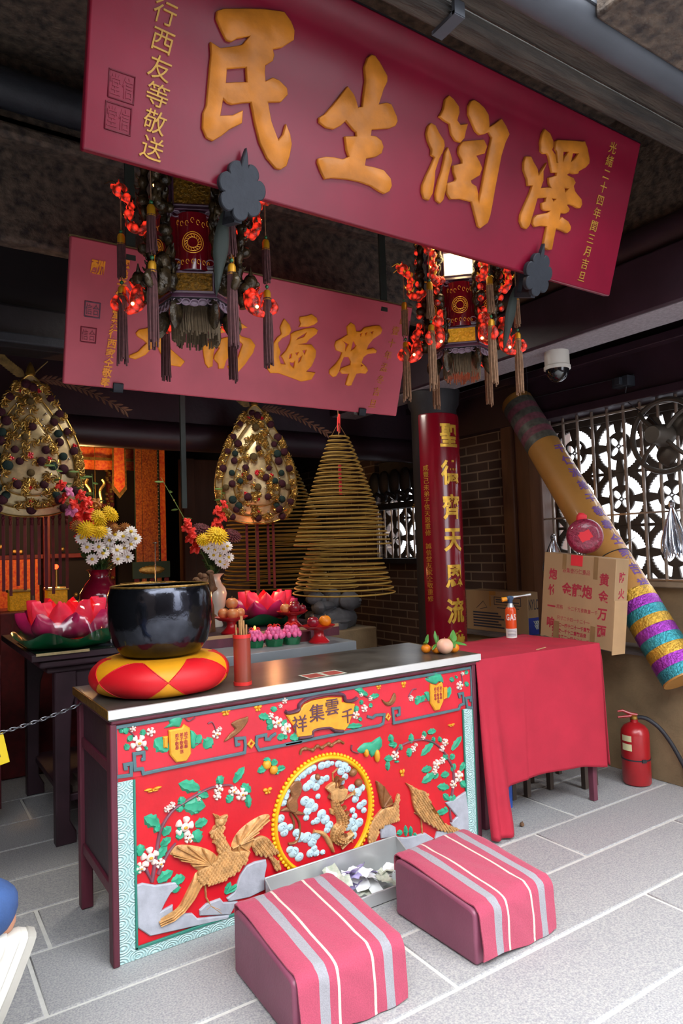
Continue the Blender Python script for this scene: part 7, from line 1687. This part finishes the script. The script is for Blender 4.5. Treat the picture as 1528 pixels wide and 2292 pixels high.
rl = empty('red_altar_lamp', (1.02, 5.5, 1.42), 'small glowing red altar lamp behind the crimson vase', 'lamp'); mb = MB(); mb.ball((0, 0, 0), .018, 12, 8); kid('bulb', mb, mk('bulb_red', 'ff3010', .3, emit='ff2a10', estr=12), rl); mb = MB(); mb.lathe([(0, -.3), (.05, -.3), (.03, -.26), (.01, -.22), (.01, -.02), (0, -.015)], 16); kid('stand', mb, m['brass'], rl)
mb = MB(); mb.box((.6, 5.2, 0), (1.7, 5.75, 1.12)); o = obj('inner_altar', mb, m['shrine_red'], bevel=.01); prop(o, 'red inner altar table in front of the shrine', 'table')
for k, (x, z, lb) in enumerate(((.75, 1.12, 'small gilt casket on the inner altar near the jewelled fan'), (1.0, 1.12, 'small gilt casket on the inner altar beneath the red lamp'))):
    rt = empty('gilt_casket', (x, 5.4, z), lb, 'casket'); mb = MB(); mb.box((-.07, -.05, 0), (.07, .05, .13)); kid('body', mb, m['lan_gold_lit'], rt, bevel=.005); mb = MB(); mb.box((-.08, -.06, .13), (.08, .06, .15)); kid('lid', mb, m['gilt'], rt, bevel=.004)

# ------------------------------------------------------------------ chain with yellow tag
ch = empty('chain', (.66, 3.15, .86), 'thin steel chain strung from the altar table leg across the passage', 'chain')
P0, P1 = Vector((.668, 3.10, .865)), Vector((-.35, 3.15, .84)); b = MB(); n = 52
def sag(t): return P0+(P1-P0)*t+Vector((0, 0, -.30*t*(1-t)))
for i in range(n):
    c = sag((i+.5)/n); t = (sag((i+1)/n)-sag(i/n)).normalized(); u = t.cross(Vector((0, 1, 0))).normalized() if i % 2 else Vector((0, 1, 0)); b.tube([c+t*.0145*cos(a)+u*.0062*sin(a) for a in [2*pi*k/12 for k in range(12)]], .0021, 5, closed=True)
obj('links', b, m['chain'], ch)
mb = MB(); mb.cyl((-.35, 3.15, 0), (-.35, 3.15, .86), .018, n=14); mb.lathe([(0, 0), (.12, 0), (.12, .02), (0, .025)], 24, T(-.35, 3.15, 0)); prop(obj('barrier_post', mb, m['steel']), 'steel barrier post holding the far end of the chain', 'post')
sg = empty('warning_tag', (.335, 3.12, .735), 'small yellow plastic warning tag hanging on the chain', 'tag'); mb = MB(); mb.box((-.11, -.003, -.075), (.045, .003, .05), Ry(-.2)); kid('plate', mb, m['tag_yellow'], sg, bevel=.002)
mb = MB(); glyph(mb, '請', .05, frame((-.0, -.0035, -.02), (1, 0, 0), (0, 0, 1)) @ Rz(.2), .001, True); glyph(mb, '勿', .05, frame((-.06, -.0035, -.03), (1, 0, 0), (0, 0, 1)) @ Rz(.2), .001, True); kid('lettering', mb, m['ink'], sg); mb = MB(); mb.tube([(.0, 0, .05), (.0, 0, .08)], .0015, 5); kid('ring', mb, m['chain'], sg)

# ------------------------------------------------------------------ passer-by: only a trailing foot is in view
pe = empty('person', (-.12, 2.1, 0), 'person striding past at the picture edge in blue jeans and white trainers', 'person')
def body(name, joints, edges, mt, sub=2, root=0):
    me = bpy.data.meshes.new(name); me.from_pydata([j[:3] for j in joints], edges, []); me.materials.append(mt); o = bpy.data.objects.new(name, me); COL.objects.link(o)
    sk = o.modifiers.new('skin', 'SKIN'); sk.use_smooth_shade = True
    L = me.skin_vertices[0].data
    for i, j in enumerate(joints): L[i].radius = (j[3], j[4] if len(j) > 4 else j[3])
    L[root].use_root = True; s_ = o.modifiers.new('sub', 'SUBSURF'); s_.levels = sub; s_.render_levels = sub
    o.parent = pe; o.matrix_parent_inverse = Matrix.Translation(-Vector(pe.location)); return o
bx, by = -.16, 2.1
J = [(bx, by, .95, .12, .13), (bx, by-.09, .9, .085), (bx-.2, by-.09, .52, .06), (bx-.26, by-.09, .12, .04), (bx, by+.09, .9, .085), (bx+.22, by+.05, .62, .06), (bx+.44, by+.02, .49, .042),
     (bx-.01, by, 1.2, .10, .12), (bx-.03, by, 1.40, .10, .14), (bx-.04, by, 1.53, .052), (bx-.06, by, 1.61, .072), (bx-.05, by, 1.70, .088), (bx-.03, by-.2, 1.42, .045), (bx+.05, by-.25, 1.15, .036), (bx-.06, by-.26, .93, .027), (bx-.10, by-.255, .86, .03, .018), (bx-.03, by+.2, 1.42, .045), (bx-.08, by+.25, 1.15, .036), (bx-.24, by+.22, 1.0, .027), (bx-.31, by+.2, .95, .03, .018), (bx-.15, by, 1.615, .014), (bx-.135, by, 1.655, .016), (bx-.1, by, 1.555, .03), (bx-.04, by-.09, 1.63, .014), (bx-.04, by+.09, 1.63, .014)]
E_ = [(0, 1), (1, 2), (2, 3), (0, 4), (4, 5), (5, 6), (0, 7), (7, 8), (8, 9), (9, 10), (10, 11), (8, 12), (12, 13), (13, 14), (14, 15), (8, 16), (16, 17), (17, 18), (18, 19), (10, 21), (21, 20), (10, 22), (10, 23), (10, 24)]
for h, d in ((15, Vector((-.35, .0, -.94))), (19, Vector((-.85, -.1, -.5)))):
    p0 = Vector(J[h][:3]); side_ = Vector((d.z, 0, -d.x)).normalized()
    for k in range(5):
        if k == 4: st = p0-d*.02; q = [st+side_*.04+d*.02, st+side_*.055+d*.05]
        else:
            w_ = side_*(.027-.018*k); L = (.068, .076, .07, .055)[k]; st = p0+d*.035+w_; q = [st, st+d*L*.5+Vector((0, 0, -.002)), st+d*L+Vector((.012, 0, 0))]
        pr = h
        for v in q: J.append((*v, .009)); E_.append((pr, len(J)-1)); pr = len(J)-1
body('body', J, E_, m['skin'])
for s_ in (-1, 1): b = MB(); b.ball((bx-.128, by+s_*.035, 1.655), (.008, .013, .009), 10, 7); obj('eye', b, m['tin_white'], pe); b = MB(); b.tube([(bx-.132, by+s_*.018, 1.678), (bx-.128, by+s_*.05, 1.68)], .004, 5); obj('eyebrow', b, m['hair'], pe)
b = MB(); b.tube([(bx-.133, by-.022, 1.575), (bx-.138, by, 1.573), (bx-.133, by+.022, 1.575)], [.003, .006, .003], 6); obj('mouth', b, m['glad_red'], pe)
jx = [(bx, by, .98, .155, .165), (bx, by-.09, .9, .10), (bx-.2, by-.09, .52, .078), (bx-.255, by-.09, .14, .066), (bx, by+.09, .9, .10), (bx+.22, by+.05, .63, .088), (bx+.445, by+.0, .525, .08), (bx, by, 1.05, .15, .16)]
body('jeans', jx, [(0, 1), (1, 2), (2, 3), (0, 4), (4, 5), (5, 6), (0, 7)], m['jeans'])
body('jacket', [(bx, by, .98, .165, .175), (bx-.01, by, 1.22, .16, .175), (bx-.035, by, 1.46, .1, .13), (bx-.03, by-.2, 1.42, .07), (bx+.05, by-.25, 1.15, .058), (bx-.04, by-.258, .96, .048), (bx-.03, by+.2, 1.42, .07), (bx-.08, by+.25, 1.15, .058), (bx-.22, by+.222, 1.015, .048)], [(0, 1), (1, 2), (2, 3), (3, 4), (4, 5), (2, 6), (6, 7), (7, 8)], m['jacket'], root=1)
mb = MB(); mb.ball((bx-.03, by, 1.725), (.1, .094, .085), 18, 12); mb.ball((bx+.01, by, 1.66), (.075, .09, .1), 14, 10); obj('hair', mb, m['hair'], pe, smooth=80)
def shoe(M):
    mb = MB(); L = [(-.09, -.0), (-.085, .03), (-.04, .038), (.05, .046), (.13, .042), (.175, .02), (.18, 0), (.175, -.02), (.13, -.042), (.05, -.044), (-.04, -.036), (-.085, -.03)]; L = loop2(L, 2); mb.flat([L], .03, .006, M); mb.dome(L, .075, M @ T(0, 0, .028)); mb.lathe([(.045, .06), (.045, .11), (.038, .112)], 20, M @ T(-.035, 0, 0)); o = obj('shoe', mb, m['sneaker'], pe, smooth=60); mb = MB(); mb.flat([[(x*1.04, y*1.05) for x, y in L]], .022, .004, M @ T(0, 0, -.012)); obj('sole', mb, m['sole_grey'], o)
shoe(frame((bx-.255, by-.09, .0), (-1, 0, 0), (0, -1, 0)))
shoe(frame((bx+.435, by+.0, .395), (-.42, 0, -.9), Vector((0, -1, 0))))
